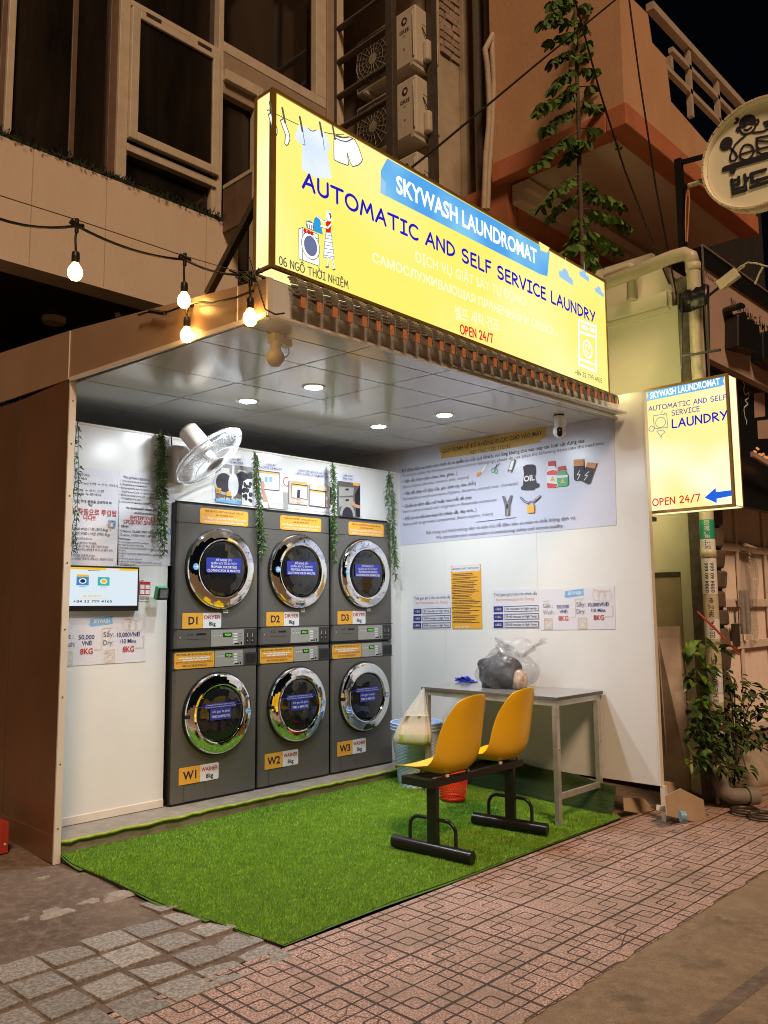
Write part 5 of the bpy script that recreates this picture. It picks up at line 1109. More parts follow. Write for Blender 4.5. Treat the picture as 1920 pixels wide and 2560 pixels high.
for k in range(84):
    a = 2*math.pi*k/84
    b.tube([fp(.062, .068, a), fp(.12, .064, a), fp(.200, .050, a), fp(.245, .024, a), fp(RG, .0, a)], .0010, 'wire', 4, False)
    b.tube([fp(.07, -.035, a), fp(.15, -.045, a), fp(.235, -.03, a), fp(RG, .0, a)], .0009, 'wire', 4, False)
for r, h, w in ((RG, .0, .006), (.245, .024, .0022), (.15, .060, .002), (.062, .068, .003), (.19, -.04, .002)):
    b.tube([fp(r, h, 2*math.pi*k/48) for k in range(49)], w, 'wire', 6, False)
b.build('guard', fan)
b = MB(); b.lathe([(.062, .066), (.060, .071), (.0, .075)], HC, nrm, 'fanbody', 32, fu); b.lathe([(.046, .0745), (.0, .0765)], HC, nrm, 'inkgrey', 28, fu); b.build('badge', fan)
b = MB(); b.lathe([(.035, -.02), (.035, .035), (.02, .045), (0, .047)], HC, nrm, 'white', 20, fu)
for k in range(3):
    a0 = k*2*math.pi/3+.4; rows = []
    for i in range(7):
        t = i/6; rows.append([fp(.03+(.205-.03)*(j/6)**.9, .012+.022*(1-2*t)*(1-.4*j/6), a0 + (t-.5)*(1.2+.5*math.sin(math.pi*j/6))+.35*j/6) for j in range(7)])
    b.grid(rows, 'fanblade', True)
b.build('blades', fan)
b = MB(); b.tube([P0+V((-.05, -.03, .12)), P0+V((-.05, -.02, .19)), P0+V((-.085, -.004, .215))], .004, 'cable', 6); b.build('cable', fan)

# ================================================================ GARLANDS
def garland(name_lab, top, bot, w, dens, seed, strands=3):
    rnd = random.Random(seed); top, bot = V(top), V(bot)
    t = thing('garland', name_lab, 'garland', top, 'leafy garlands hanging along the back wall')
    b = MB(); c = MB()
    for s in range(strands):
        off = V((rnd.uniform(-w, w)*.5, rnd.uniform(-.02, .01), 0)); end = rnd.uniform(.80, 1.0) if s else 1.0
        pts = [top.lerp(bot, u*end) + off*(min(1, u*6)) + V((rnd.uniform(-.008, .008), rnd.uniform(-.006, .006), 0)) for u in lsp(0, 1, 12)]
        b.tube(pts, .0022, 'stem', 5)
        L = (bot-top).length*end; n = int(L*dens)
        for i in range(n):
            u = rnd.uniform(.03, 1)*(len(pts)-1.001); k = int(u); p = pts[k].lerp(pts[k+1], u-k)
            a = rnd.uniform(0, 2*math.pi); d = V((math.cos(a), math.sin(a)*.7, rnd.uniform(-1.1, .15))).normalized(); l = rnd.uniform(.022, .042)
            sd = d.cross(V((rnd.uniform(-1, 1), rnd.uniform(-1, 1), rnd.uniform(-1, 1)))).normalized()*rnd.uniform(.0035, .006); m = p+d*l*.45+V((0, 0, .002))
            c.add([p, m+sd, p+d*l-V((0, 0, l*.15)), m-sd], [(0, 1, 2, 3)], 'leaf')
    b.build('stem', t); c.build('leaves', t); return t
def gpx(u, v, y=.02): return at_y(u, v, y)
garland('thin leafy garland hanging against the cream edge of the left wall', gpx(194, 1052), gpx(186, 1385), .03, 90, 1, 2)
garland('thick dark green garland hanging between the Russian sheet and the wall fan', gpx(402, 1075, .0), gpx(402, 1385, .0), .075, 230, 2, 6)
garland('green garland hanging over the gap between the D1 and D2 dryers', gpx(636, 1128, -.03), gpx(657, 1392, -.03), .04, 190, 3, 4)
garland('bright green garland hanging over the gap between the D2 and D3 dryers', gpx(831, 1156, -.03), gpx(834, 1405, -.03), .038, 200, 4, 4)
t = garland('two strand green garland hanging in the back corner right of the D3 dryer', gpx(972, 1178, -.02), gpx(986, 1452, -.02), .07, 190, 5, 4)

# ================================================================ TABLE
TZ = .670; tx0, tx1, ty0, ty1 = 1.735, 2.305, -1.800, -.640
tab = thing('folding_table', 'steel framed table with a speckled grey stone top against the right wall', 'table', ((tx0+tx1)/2, (ty0+ty1)/2, -.12))
b = MB(); b.box((tx0-.008, ty0-.008, TZ-.022), (tx1, ty1+.008, TZ-.002), 'granite_edge'); b.box((tx0-.006, ty0-.006, TZ-.002), (tx1-.002, ty1+.006, TZ), 'granite'); b.build('table_top', tab, bevel=.0015)
g = .036
for x, y in ((tx0+.004, ty0+.01), (tx1-g-.012, ty0+.01), (tx0+.004, ty1-g-.01), (tx1-g-.012, ty1-g-.01)):
    b = MB(); b.box((x, y, gz(y)+.004), (x+g, y+g, TZ-.022), 'steel'); b.box((x-.001, y-.001, .33), (x+g+.001, y+g+.001, .338), 'steel')
    b.lathe([(.005, 0), (.005, .012), (0, .013)], (x+g/2, y, .34), (0, -1, 0), 'steel', 8); b.build('leg', tab, bevel=.002)
b = MB()
for a, c in (((tx0+g+.004, ty0+.012), (tx1-g-.012, ty0+g)), ((tx0+g+.004, ty1-g-.008), (tx1-g-.012, ty1-.012)), ((tx0+.006, ty0+g+.01), (tx0+g, ty1-g-.01)), ((tx1-g-.01, ty0+g+.01), (tx1-.014, ty1-g-.01))): b.box((*a, TZ-.060), (*c, TZ-.022), 'steel')
b.build('frame', tab, bevel=.002)
b = MB(); zst = .02
b.box((tx0+g+.004, ty0+.016, zst), (tx1-g-.012, ty0+g+.002, zst+.038), 'steel'); b.box((tx0+g+.004, ty1-g-.006, zst), (tx1-g-.012, ty1-.014, zst+.038), 'steel'); b.box((tx1-g-.010, ty0+g+.01, zst+.01), (tx1-.016, ty1-g-.01, zst+.046), 'steel')
b.build('stretcher', tab, bevel=.002)

# ================================================================ BENCH
bench = thing('waiting_bench', 'two seat bench with yellow plastic shells on a black steel frame', 'bench', (1.05, -1.63, -.13))
BZ = .292
L0, L1 = V((.665, -1.645, 0)), V((1.435, -1.640, 0))
foot = [((.640, -1.375), (.730, -1.880)), ((1.358, -1.392), (1.492, -1.860))]
b = MB(); bd = (L1-L0).normalized(); bs = V((-bd.y, bd.x, 0))
for o in (.0, .185):
    p, q = L0+bd*-.02+bs*(o-.012), L1+bd*.09+bs*(o-.012); b.bar((p.x, p.y, BZ-.02), (q.x, q.y, BZ-.02), .040, .040, 'blackpaint')
for L in (L0, L1): p, q = L+bs*-.030, L+bs*.205; b.bar((p.x, p.y, BZ-.022), (q.x, q.y, BZ-.022), .052, .048, 'blackpaint')
b.build('beam', bench, bevel=.004)
for (p, q), L in zip(foot, (L0, L1)):
    P, Q = V((*p, gz(p[1])+.050)), V((*q, gz(q[1])+.046)); d = (Q-P).normalized(); mid = P.lerp(Q, .52)
    b = MB(); b.tube([P, Q], .036, 'blackpaint', 24, True); b.build('foot', bench, bevel=.004)
    b = MB(); b.bar((mid.x, mid.y, gz(mid.y)+.045), (mid.x, mid.y, BZ-.044), .060, .038, 'blackpaint', (1, 0, 0)) if False else b.obox((mid.x, mid.y, (gz(mid.y)+.05+BZ-.044)/2), d*.032, V((-d.y, d.x, 0))*.018, (0, 0, (BZ-.044-gz(mid.y)-.05)/2), 'blackpaint'); b.build('post', bench, bevel=.004)
    b = MB(); s0, s1 = P.lerp(Q, .22), P.lerp(Q, .80); hz = .165
    for s in (s0, s1):
        k = (mid-s); up = V((0, 0, 1)); pts = [s+up*.02, s+up*(hz-.06)]
        for a in (20, 45, 70, 90): pts.append(s + k*.40*(1-math.cos(R_(a))) + up*(hz-.06+.06*math.sin(R_(a))))
        pts.append(mid+up*hz); b.tube(pts, .0105, 'blackpaint', 12, False)
    b.build('brace', bench)
def seat(ox, oy, rot, par):
    # shell: v runs from the front lip along the pan and up the back, u across
    prof = [(.395, .012, .185), (.36, .030, .200), (.27, .028, .212), (.17, .012, .220), (.08, .006, .222), (.01, .022, .222), (-.035, .065, .222), (-.055, .125, .222), (-.070, .20, .218), (-.085, .28, .202), (-.105, .355, .175), (-.118, .40, .146), (-.122, .418, .118)]
    rows = []
    nu = 13
    for i, (y, z, hw) in enumerate(prof):
        row = []
        for j in range(nu):
            u = -1+2*j/(nu-1); pan = max(0, 1-abs(i-5)/5)
            x = hw*u; lift = abs(u)**2.6
            yy, zz = y, z
            if i <= 4: zz += lift*(.010+.055*(i/4)**2); 
            else: yy += lift*(.085 if i < 9 else .085*(1-(i-8)/7)); zz += lift*(.055*max(0, 1-(i-4)/4)) - (0 if i < 10 else lift*.02)
            if i == 0: yy -= abs(u)**3*.05
            c, s = math.cos(rot), math.sin(rot)
            row.append(V((ox + x*c - yy*s, oy + x*s + yy*c, BZ-.003+zz*1.12)))
        rows.append(row)
    b = MB(); b.grid(rows, 'yellow', True); o = b.build('seat', par, solid=.006, weld=True, subsurf=0)
    md = o.modifiers.new('sub', 'SUBSURF'); md.levels = 2; md.render_levels = 2
    o.data.polygons.foreach_set('use_smooth', [True]*len(o.data.polygons))
    b = MB()
    for x, y in ((-.10, .035), (.10, .035), (-.10, .22), (.10, .22)):
        c, s = math.cos(rot), math.sin(rot); b.lathe([(.012, 0), (.012, .016)], (ox+x*c-y*s, oy+x*s+y*c, BZ-.002), (0, 0, 1), 'trim', 12, caps=True)
    b.build('spacer', o)
seat(.890, -1.690, .06, bench); seat(1.412, -1.680, .06, bench)

# ================================================================ BASKETS, BAGS, CLOTH
def wicker(name, lab, cx, cy, z0, h, r0, r1, m, rim_h, group=None, open_only=False):
    t = thing(name, lab, 'basket', (cx, cy, z0), group)
    b = MB(); n = 72; rows = []
    nr = 2 if open_only else 36
    for i in range(nr*2+1):
        f = i/(nr*2); z = z0+h*f; r = r0+(r1-r0)*f
        rows.append([V((cx+(r+(.0028 if (i//2+j//2) % 2 else 0)*(1 if f < .86 else 0))*math.cos(2*math.pi*j/n), cy+(r+(.0028 if (i//2+j//2) % 2 else 0)*(1 if f < .86 else 0))*math.sin(2*math.pi*j/n), z)) for j in range(n)])
    b.grid(rows, m, False, True)
    b.grid([[V((cx+r*math.cos(2*math.pi*j/n), cy+r*math.sin(2*math.pi*j/n), z)) for j in range(n)] for r, z in ((r1-.006, z0+h), (r0-.006, z0+.008))], m, True, True)
    b.lathe([(r0, 0.0), (0, .0)], (cx, cy, z0+.004), (0, 0, 1), m, 48); b.build('body', t)
    b = MB(); b.lathe([(r1-.007, -rim_h), (r1+.004, -rim_h), (r1+.008, -rim_h*.5), (r1+.010, -.002), (r1+.004, .003), (r1-.007, .0), (r1-.007, -rim_h)], (cx, cy, z0+h), (0, 0, 1), m, 56); b.build('rim', t)
    return t
bx, by = 1.885, -.44; zb = gz(by)+.012
H = at_y(1030, 1803, by).z - zb - .01
for k, lb in enumerate(('lowest pale blue woven basket of the nested stack, its wall full height', 'middle pale blue basket nested in the stack, only its rim showing', 'topmost pale blue basket of the nested stack, its inside open to view')):
    wicker('laundry_basket', lb, bx, by, zb+.021*k+(.0 if k == 0 else .002), H-.042, .138-(.0035*k), .196-(.0005*k), 'blueplastic', .017, 'nested blue laundry baskets', open_only=k > 0)
A = Art((bx, by, 0), (1, 0, 0), (0, -1, 0))
d = V((CAM.x-bx, CAM.y-by, 0)).normalized(); u = V((0, 0, 1)).cross(d)
A = Art(V((bx, by, 0))+d*.183+u*-.035, u, d); A.rect(-.022, .255, .018, .295, 'paper', d=.006); A.rect(-.016, .258, .012, .292, 'skin', d=.0064); A.rect(-.008, .262, .006, .285, 'inkred', d=.0068)
tag(A.build('basket_label'), 'small square paper label stuck on the blue baskets', 'label')
# red openwork basket under the table
cx, cy, z0 = 1.735, -.915, gz(-.9)+.010; h, r0, r1 = .215, .086, .114
t = thing('waste_basket', 'small red plastic basket with round holes standing on the grass under the table', 'basket', (cx, cy, z0))
b = MB(); n = 34; nr = 10
for i in range(nr):     # ring of little hexagonal frames
    for j in range(n):
        a = 2*math.pi*(j+(i % 2)*.5)/n; f = (i+.5)/nr; r = r0+(r1-r0)*f; z = z0+.018+(h-.040)*f
        e1 = V((-math.sin(a), math.cos(a), 0)); e2 = V(((r1-r0)/h*math.cos(a), (r1-r0)/h*math.sin(a), 1)).normalized(); o = V((cx+r*math.cos(a), cy+r*math.sin(a), z)); w = math.pi*r/n*1.05; hh = (h-.040)/nr*.60
        out = [o+e1*(w*c_)+e2*(hh*s_) for c_, s_ in ((1, .5), (0, 1.1), (-1, .5), (-1, -.5), (0, -1.1), (1, -.5))]; inn = [o+(p-o)*.70 for p in out]
        b.add(out+inn, [(k, (k+1) % 6, 6+(k+1) % 6, 6+k) for k in range(6)], 'redplastic')
b.lathe([(r0-.002, 0), (r0, .018), (r0, .024)], (cx, cy, z0), (0, 0, 1), 'redplastic', 40); b.lathe([(r1-.002, h-.03), (r1+.004, h-.028), (r1+.007, h), (r1, h+.003), (r1-.004, h-.02)], (cx, cy, z0), (0, 0, 1), 'redplastic', 40); b.lathe([(r0-.002, .002), (0, .003)], (cx, cy, z0), (0, 0, 1), 'redplastic', 40)
b.build('body', t, solid=.002)
# white carrier bag hung on the table corner
hk = V((tx0-.006, ty1-.02, TZ-.004))
dz = at_x(960+250/3.77, 1600+975/3.77, 1.69)
rt = V((.70, -.71, 0)); fw_ = V((-.71, -.70, 0))
def bagpts(zf, wl, wr, dep, seed):
    rows = []; rnd = random.Random(seed); n = 40
    ph_ = [rnd.uniform(0, 6.3) for _ in range(5)]
    zs_ = [hk.z-.0, hk.z-.06, hk.z-.14, hk.z-.20, hk.z-.27, hk.z-.33, hk.z-.375, hk.z-.400, hk.z-.412]
    L = [.006, .045, .105, .145, .185, .212, .222, .20, .10]; Rr = [.006, .012, .026, .042, .058, .070, .074, .065, .03]; Dp = [.006, .02, .045, .062, .075, .085, .085, .07, .03]
    for i, z in enumerate(zs_):
        row = []
        for j in range(n):
            a = 2*math.pi*j/n; c, s = math.cos(a), math.sin(a)
            cr = 1 + (.09*math.sin(9*a+ph_[0]) + .06*math.sin(15*a+ph_[1]))*(1-.75*i/8) + .03*math.sin(5*a+ph_[2]+i*.6)
            x = (Rr[i] if c > 0 else L[i])*c*cr*zf; y = Dp[i]*s*cr*zf
            row.append(hk + rt*x - fw_*y*-1 + V((0, 0, z-hk.z)) + V((-.03*i/8, .0, 0)))
        rows.append(row)
    return rows
t = thing('carrier_bag', 'white plastic carrier bag with a green bottom hanging from the table corner', 'plastic bag', hk)
b = MB(); b.grid(bagpts(1., 1, 1, 1, 3), 'bagwhite', True, True); b.build('film', t, weld=True, subsurf=1)
b = MB(); r = bagpts(.92, 1, 1, 1, 5)[3:]; b.grid(r[:3], 'bagfill', True, True); b.grid(r[2:], 'bagfill_green', True, True); b.add(r[0], [tuple(range(len(r[0])))], 'bagfill'); b.build('contents', t, weld=True)
# clear bag of grey clothes on the table
bp = V((2.045, -1.165, TZ))
t = thing('clothes_bag', 'clear plastic bag of grey clothes lying on the table', 'plastic bag', bp)
rnd = random.Random(11)
def lump(c, rx, ry, rz, seed, amp=.12, n=36, k=20, rot=0.):
    rnd = random.Random(seed); ph_ = [(rnd.uniform(2, 6), rnd.uniform(2, 6), rnd.uniform(0, 6.3), rnd.uniform(.4, 1)) for _ in range(7)]; rows = []
    for i in range(k+1):
        tt = math.pi*i/k; row = []
        for j in range(n):
            p = 2*math.pi*j/n; d = 1 + amp*sum(w*math.sin(a*tt+f)*math.sin(round(q)*p+f) for a, q, f, w in ph_)/2.5
            x, y, z = rx*math.sin(tt)*math.cos(p)*d, ry*math.sin(tt)*math.sin(p)*d, rz*math.cos(tt)*d
            row.append(V(c)+V((x*math.cos(rot)-y*math.sin(rot), x*math.sin(rot)+y*math.cos(rot), max(z, -rz*.72))))
        rows.append(row)
    return rows
b = MB(); b.grid(lump(bp+V((.0, .035, .092)), .125, .180, .140, 3, .26), 'cloth_grey', True, True); b.grid(lump(bp+V((-.02, -.145, .055)), .06, .045, .070, 6, .3), 'cloth_tan', True, True); b.build('clothes', t, weld=True)
b = MB(); b.grid(lump(bp+V((.0, -.01, .115)), .150, .225, .160, 9, .30, 48, 26), 'film', True, True)
# crumpled neck of the bag standing up behind
rows = []
for i in range(8):
    f = i/7; rows.append([bp + V((.01+.05*f + (.05+.045*f)*math.cos(a)*(1+.25*math.sin(5*a+i)), -.05-.06*f + (.10+.10*f)*math.sin(a)*(1+.2*math.sin(7*a+2*i)), .22 + .12*f + .02*math.sin(4*a)*f)) for a in [2*math.pi*j/40 for j in range(40)]])
b.grid(rows, 'film', True, True); b.build('film', t, weld=True)
# blue cloth
P = V((1.86, -.86, TZ)); P = at_z(1173, 1704, TZ)
b = MB(); rnd = random.Random(6)
for l in range(3):
    rows = []
    for i in range(9):
        rows.append([P + V(((i/8-.5)*.15*(1-.12*l), (j/8-.5)*.17*(1-.15*l) + .02*l, .006+.010*l + .010*math.sin(i*1.3+l)*math.sin(j*1.1+2*l)+.012*(l == 2)*math.sin(j*.8))) for j in range(9)])
    b.grid(rows, 'cloth_blue', True)
tag(b.build('cleaning_cloth', solid=.003), 'folded blue cloth lying on the stone table top', 'cloth')

# ================================================================ STRING OF BULBS
def P6(x, y, yy): return at_y(x/2.37, 480+y/2.37, yy)
JA, JB, JD = P6(455, 200, -1.6), P6(1095, 400, -1.56), V((-.90, -2.03, 2.655))
st = thing('string_lights', 'black festoon cable with warm glowing bulbs running to the canopy corner', 'string lights', JB)
def sag(p, q, d, n=10): return [p.lerp(q, i/(n-1)) - V((0, 0, d*4*(i/(n-1))*(1-i/(n-1)))) for i in range(n)]
b = MB()
W0 = P6(-300, 20, -1.65)
b.tube(sag(W0, JA, .05), .006, 'cable', 8); b.tube(sag(JA, JB, .03, 12), .006, 'cable', 8); JC = P6(1430, 490, -1.75); b.tube(sag(JB, JC, .02), .006, 'cable', 8); b.tube(sag(JC, JD, .01), .005, 'cable', 8)
K = [at_x(x/2.37, 480+y/2.37, -.90) for x, y in ((1500, 585), (1400, 625), (1260, 657), (1180, 652), (1095, 672), (1000, 708), (950, 715), (870, 712), (820, 728))]; b.tube(K, .0055, 'cable', 8)
b.tube([K[5]+V((0, .03, 0)), K[6], K[7]+V((0, -.03, 0))], .011, 'cable', 8)
E0 = [V((-.93, -2.06, 2.74)), V((-.92, -2.10, 2.62)), V((-.90, -2.13, 2.50)), V((-.87, -2.16, 2.478)), V((-.83, -2.17, 2.49))]; b.tube(E0, .004, 'cable', 6)
b.tube([JD, JD+V((.02, -.03, .05)), V((-.88, -2.08, 2.68))], .004, 'cable', 6)
for s in range(5): rn = random.Random(s); b.tube([JC, JC+V((rn.uniform(-.06, .06), rn.uniform(-.05, .05), rn.uniform(-.05, .04))), JC+V((rn.uniform(-.02, .08), rn.uniform(-.1, .0), rn.uniform(-.08, .0)))], .003, 'cable', 5)
b.build('cable', st)
def bulb(J, drop, par):
    b = MB(); B = J - V((0, 0, drop)); b.tube([J, J-V((.004, 0, drop*.5)), B], .005, 'cable', 8); b.tube([J+V((-.028, .0, .012)), J, J+V((.028, 0, .006))], .012, 'cable', 8); b.tube([J+V((0, 0, .03)), J-V((0, 0, .03))], .009, 'cable', 8)
    b.lathe([(.006, .005), (.015, -.002), (.017, -.02), (.016, -.048), (.0, -.05)], B, (0, 0, 1), 'cable', 20); s = b.build('socket', par)
    b = MB(); b.lathe([(.013, -.047), (.015, -.054), (.024, -.066), (.0295, -.080), (.030, -.092), (.027, -.106), (.018, -.118), (.006, -.1225), (0, -.123)], B, (0, 0, 1), 'bulb', 24); b.build('bulb', s)
bulb(JA, .115, st); bulb(JB, .112, st)
Cj = at_x(1110/2.37, 480+668/2.37, -.905); bulb(Cj, .060, st)
bulb(JD+V((-.01, -.01, 0)), .085, st)
b = MB(); p, q = P6(-100, -10, -1.6), P6(455, 165, -1.6); b.tube([p, q], .0022, 'metal_dark', 5); q2 = P6(1080, 375, -1.56); b.tube([q, q2], .0022, 'metal_dark', 5); q3 = P6(1420, 475, -1.75); b.tube([q2, q3, V((-.86, -2.06, 2.70))], .0022, 'metal_dark', 5)
tag(b.build('support_wire'), 'thin stretched wire carrying the string of bulbs', 'wire')
# ================================================================ BUILDING ABOVE AND LEFT
z1f = lambda x, y: (x/1.728, y/1.728)
FY = 1.02
def fz(u, v, Y=FY): p = at_y(u, v, Y); return p
office = thing('office_building', 'dim building with large dark framed windows above the left side of the booth', 'building', (-1, 1.5, 0))
zb_, zt_ = fz(200, 704).z, fz(300, 455).z
xe = fz(596, 570).x
b = MB(); b.box((-14, FY, zb_), (xe, FY+.22, zt_), 'facade'); b.build('parapet', office)
b = MB()
for u, v in ((265, 520), (515, 600), (80, 470)): p = fz(u, v); b = MB(); b.box((p.x-.003, FY-.002, zb_+.02), (p.x+.003, FY, zt_-.01), 'cream_wall'); b.build('panel_joint', office)
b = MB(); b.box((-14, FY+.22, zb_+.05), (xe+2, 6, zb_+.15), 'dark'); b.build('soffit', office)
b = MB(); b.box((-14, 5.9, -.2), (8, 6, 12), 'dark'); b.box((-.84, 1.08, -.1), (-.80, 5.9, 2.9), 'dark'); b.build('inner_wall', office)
M['ledge_grass'] = mat('ledge_grass', (.010, .018, .006), .9, c2=(.016, .026, .008), scale=20)
b = MB(); rnd = random.Random(9)
for i in range(5200):
    x = rnd.uniform(-4.5, xe); y = FY+rnd.uniform(-.03, .16); z = zt_ + rnd.uniform(-.01, .05); a = rnd.uniform(0, 6.28); w = .006
    b.add([(x-w*math.cos(a), y-w*math.sin(a), z), (x+w*math.cos(a), y+w*math.sin(a), z), (x+rnd.uniform(-.03, .03), y+rnd.uniform(-.04, .02), z+rnd.uniform(.02, .05))], [(0, 1, 2)], 'ledge_grass')
b.box((-4.5, FY+.0, zt_), (xe, FY+.18, zt_+.035), 'ledge_grass'); o = b.build('grass_strip', office); o['kind'] = 'stuff'
WY = FY+.12
def wx(u, v): return at_y(u, v, WY).x
def wz(u, v): return at_y(u, v, WY).z
ztop = 9.4
b = MB(); b.box((-14, WY+.03, zt_-.3), (wx(770, 300), WY+.06, ztop), 'winglass'); b.build('glazing', office)
def fbar(name, u0, u1, v, z0, z1, m, d=.0, par=office):
    b = MB(); b.box((wx(u0, v), WY-d, z0), (wx(u1, v), WY+.04, z1), m); return b.build(name, par, bevel=.004)
fbar('mullion', 17, 35, 100, zt_, ztop, 'frame_cream', .03); fbar('mullion', 3, 16, 100, zt_, ztop, 'frame_brown', .0)
fbar('mullion', 182, 196, 150, zt_, ztop, 'frame_brown', -.02)  # brown bar stands in for a reflection in the glass, no mullion
fbar('mullion', 272, 291, 200, zt_, ztop, 'frame_brown', .01); fbar('mullion', 291, 316, 200, zt_-.15, ztop, 'frame_cream', .04)
fbar('mullion', 537, 549, 300, zt_-.2, ztop, 'frame_cream', .05)
# opening casement between the mullions
def rect_px(p0, p1): a, c = at_y(*z1f(*p0), WY), at_y(*z1f(*p1), WY); return a, c
xl, xr = wx(*z1f(548, 300)), wx(*z1f(930, 500)); zu, zd = wz(*z1f(740, 145)), wz(*z1f(735, 690))
cas = MB(); g = .075
for a in (((xl, zd), (xl+g, zu)), ((xr-g, zd), (xr, zu)), ((xl+g, zd), (xr-g, zd+g)), ((xl+g, zu-g), (xr-g, zu))): cas.box((a[0][0], WY-.075, a[0][1]), (a[1][0], WY-.02, a[1][1]), 'frame_cream')
wn = cas.build('casement', office, bevel=.006)
b = MB(); b.box((xl+g, WY-.055, zd+g), (xr-g, WY-.05, zu-g), 'winglass'); b.build('pane', wn)
b = MB(); b.box((xr-g-.10, WY-.049, zd+g), (xr-g-.005, WY-.03, zu-g), 'frame_brown'); b.build('inner_frame', wn)
b = MB()
for f in (.22, .80): x = xl+(xr-xl)*f; b.box((x-.07, WY-.082, zu-.02), (x+.07, WY-.06, zu+.004), 'metal_dark')
b.build('hinge', wn)
b = MB(); b.box((xl, WY-.04, zd-.10), (xr, WY+.03, zd-.035), 'frame_cream'); b.build('transom', office, bevel=.004)
b = MB(); b.box((xl, WY-.05, zu+.02), (xr, WY+.03, zu+.07), 'frame_cream'); b.build('transom', office, bevel=.004)
b = MB(); x = wx(*z1f(905, 840)); b.box((x, WY-.02, zt_), (x+.07, WY+.03, zd-.1), 'frame_cream'); b.build('mullion', office)
# right hand upper window and beam
M['frame_beam'] = mat('frame_beam', (.36, .28, .20), .6, c2=(.30, .23, .165), scale=5)
x0 = wx(549, 300); xq0, xq1 = wx(*z1f(1352, 300)), wx(*z1f(1395, 320)); zq = wz(*z1f(1150, 300)); 
b = MB(); b.box((x0, WY-.05, zq-.10), (xq1, WY+.03, zq), 'frame_cream'); b.box((xq0, WY-.05, zq), (xq1, WY+.03, ztop), 'frame_cream'); b.build('window_frame', office, bevel=.005)
b = MB(); b.box((x0, WY-.045, zq-.50), (xq1+.0, WY+.03, zq-.101), 'frame_beam'); b.box((xq1+.001, WY-.07, zt_-.6), (xq1+.10, WY+.2, ztop), 'frame_beam'); b.box((xq1+.101, WY-.11, zt_-.6), (xq1+.19, WY+.2, ztop), 'frame_cream'); b.build('beam', office, bevel=.005)
xj0, xj1 = wx(*z1f(1085, 600)), wx(*z1f(1112, 600)); zj = wz(*z1f(1020, 395))
b = MB(); b.box((xj0, WY-.09, zt_-.9), (xj1, WY+.02, zj+.1), 'frame_cream'); b.box((x0, WY-.09, zj), (xj0, WY+.02, zj+.1), 'frame_cream'); b.build('window_frame', office, bevel=.005)
# louvre panel
b = MB(); p = at_y(*z1f(935, 900), WY-.05)
for i in range(5): b.box((p.x+.02, WY-.12-.085*i-.078, zt_-.1), (p.x+.045, WY-.12-.085*i, zt_+.30), 'frame_brown')
b.box((p.x+.015, WY-.56, zt_-.1), (p.x+.05, WY-.545, zt_+.34), 'frame_cream'); b.box((p.x+.015, WY-.545, zt_+.30), (p.x+.05, WY-.12, zt_+.335), 'frame_cream'); b.build('louvre', office)
P = at_z(135, 795, zb_+.05); b = MB(); b.lathe([(.0, -.05), (.085, -.05), (.095, -.035), (.10, 0)], P, (0, 0, 1), 'facade', 28)
tag(b.build('smoke_detector'), 'round pale smoke detector on the dark soffit left of the booth', 'smoke detector')
P = at_z(305, 784, zb_+.05); b = MB(); b.lathe([(.035, 0), (.035, -.05), (.0, -.055)], P, (.5, -.8, 0), 'white', 20); b.bar(P, P+V((0, 0, .05)), .02, .02, 'white')
tag(b.build('spot_lamp'), 'small white unlit spotlight fitted on the dark soffit above the side fascia', 'spotlight')

# ================================================================ ALLEY WITH AIR CONDITIONERS
M['wrap'] = mat('wrap', (.46, .37, .28), .7, c2=(.38, .30, .22), scale=9, bump=.5)
z7b = lambda x, y: (780+x/3.95, y/3.95)
XA, YA = 2.86, .34
alley = thing('service_wall', 'dim cream wall in the gap right of the air conditioners, with a bare brick patch', 'wall', (3.4, .5, 0))
b = MB(); b.box((3.16, .37, 2.7), (5.2, .45, 11), 'cream_wall'); b.box((3.14, .45, 2.7), (3.20, 5, 11), 'cream_wall'); b.build('wall', alley)
b = MB(); rnd = random.Random(12); p, q = at_y(1100, 75, .37), at_y(1152, 150, .37)
x0, x1, z0 = at_y(1098, 80, .37).x, at_y(1152, 80, .37).x, at_y(1125, 148, .37).z
for r in range(16):
    x = x0 - (.1 if r % 2 else 0)
    while x < x1: w = rnd.uniform(.16, .21); b.box((max(x, x0), .355-rnd.uniform(0, .015), z0+.082*r), (min(x+w-.015, x1), .38, z0+.082*r+.068), 'brick'); x += w
b.build('brick_patch', alley, bevel=.006)
b = MB(); xa, xb = at_y(1152, 60, .33).x, at_y(1180, 60, .33).x; b.box((xa, .30, 2.7), (xb, .37, 11), 'cream_wall'); b.build('pilaster', alley, bevel=.01)
b = MB(); b.box((2.2, .0, 8.35), (3.2, 6, 8.45), 'facade'); 
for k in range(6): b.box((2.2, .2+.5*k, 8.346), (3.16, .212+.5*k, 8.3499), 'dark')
b.build('soffit', alley)
for k, (u, r, y) in enumerate(((1197, .055, .05), (1228, .06, -.12))):
    p = at_y(u, 200, y); b = MB(); b.tube([V((p.x, y, 2.7)), V((p.x, y, 11))], r, 'pvc_grey', 14)
    tag(b.build('drain_pipe'), ('thin' if k == 0 else 'thick')+' grey vertical drain pipe on the dim wall '+('left' if k == 0 else 'behind and right')+' of the wrapped pipes', 'pipe')
b = MB(); z3b = lambda x, y: (1100+x/2.023, y/2.023)
for pts in (((330, 120), (295, 165), (262, 200), (265, 300), (272, 400), (268, 520), (262, 640), (255, 760), (245, 900), (240, 1060)), ((310, 130), (265, 180), (228, 250), (238, 330), (245, 420), (250, 520), (246, 640), (232, 780), (228, 900), (222, 1060))):
    b.tube([at_y(*z3b(*p), -.36) for p in pts], .027, 'wrap', 12)
tag(b.build('insulated_pipes'), 'pair of wavy cloth wrapped pipes running down beside the orange house', 'pipe')
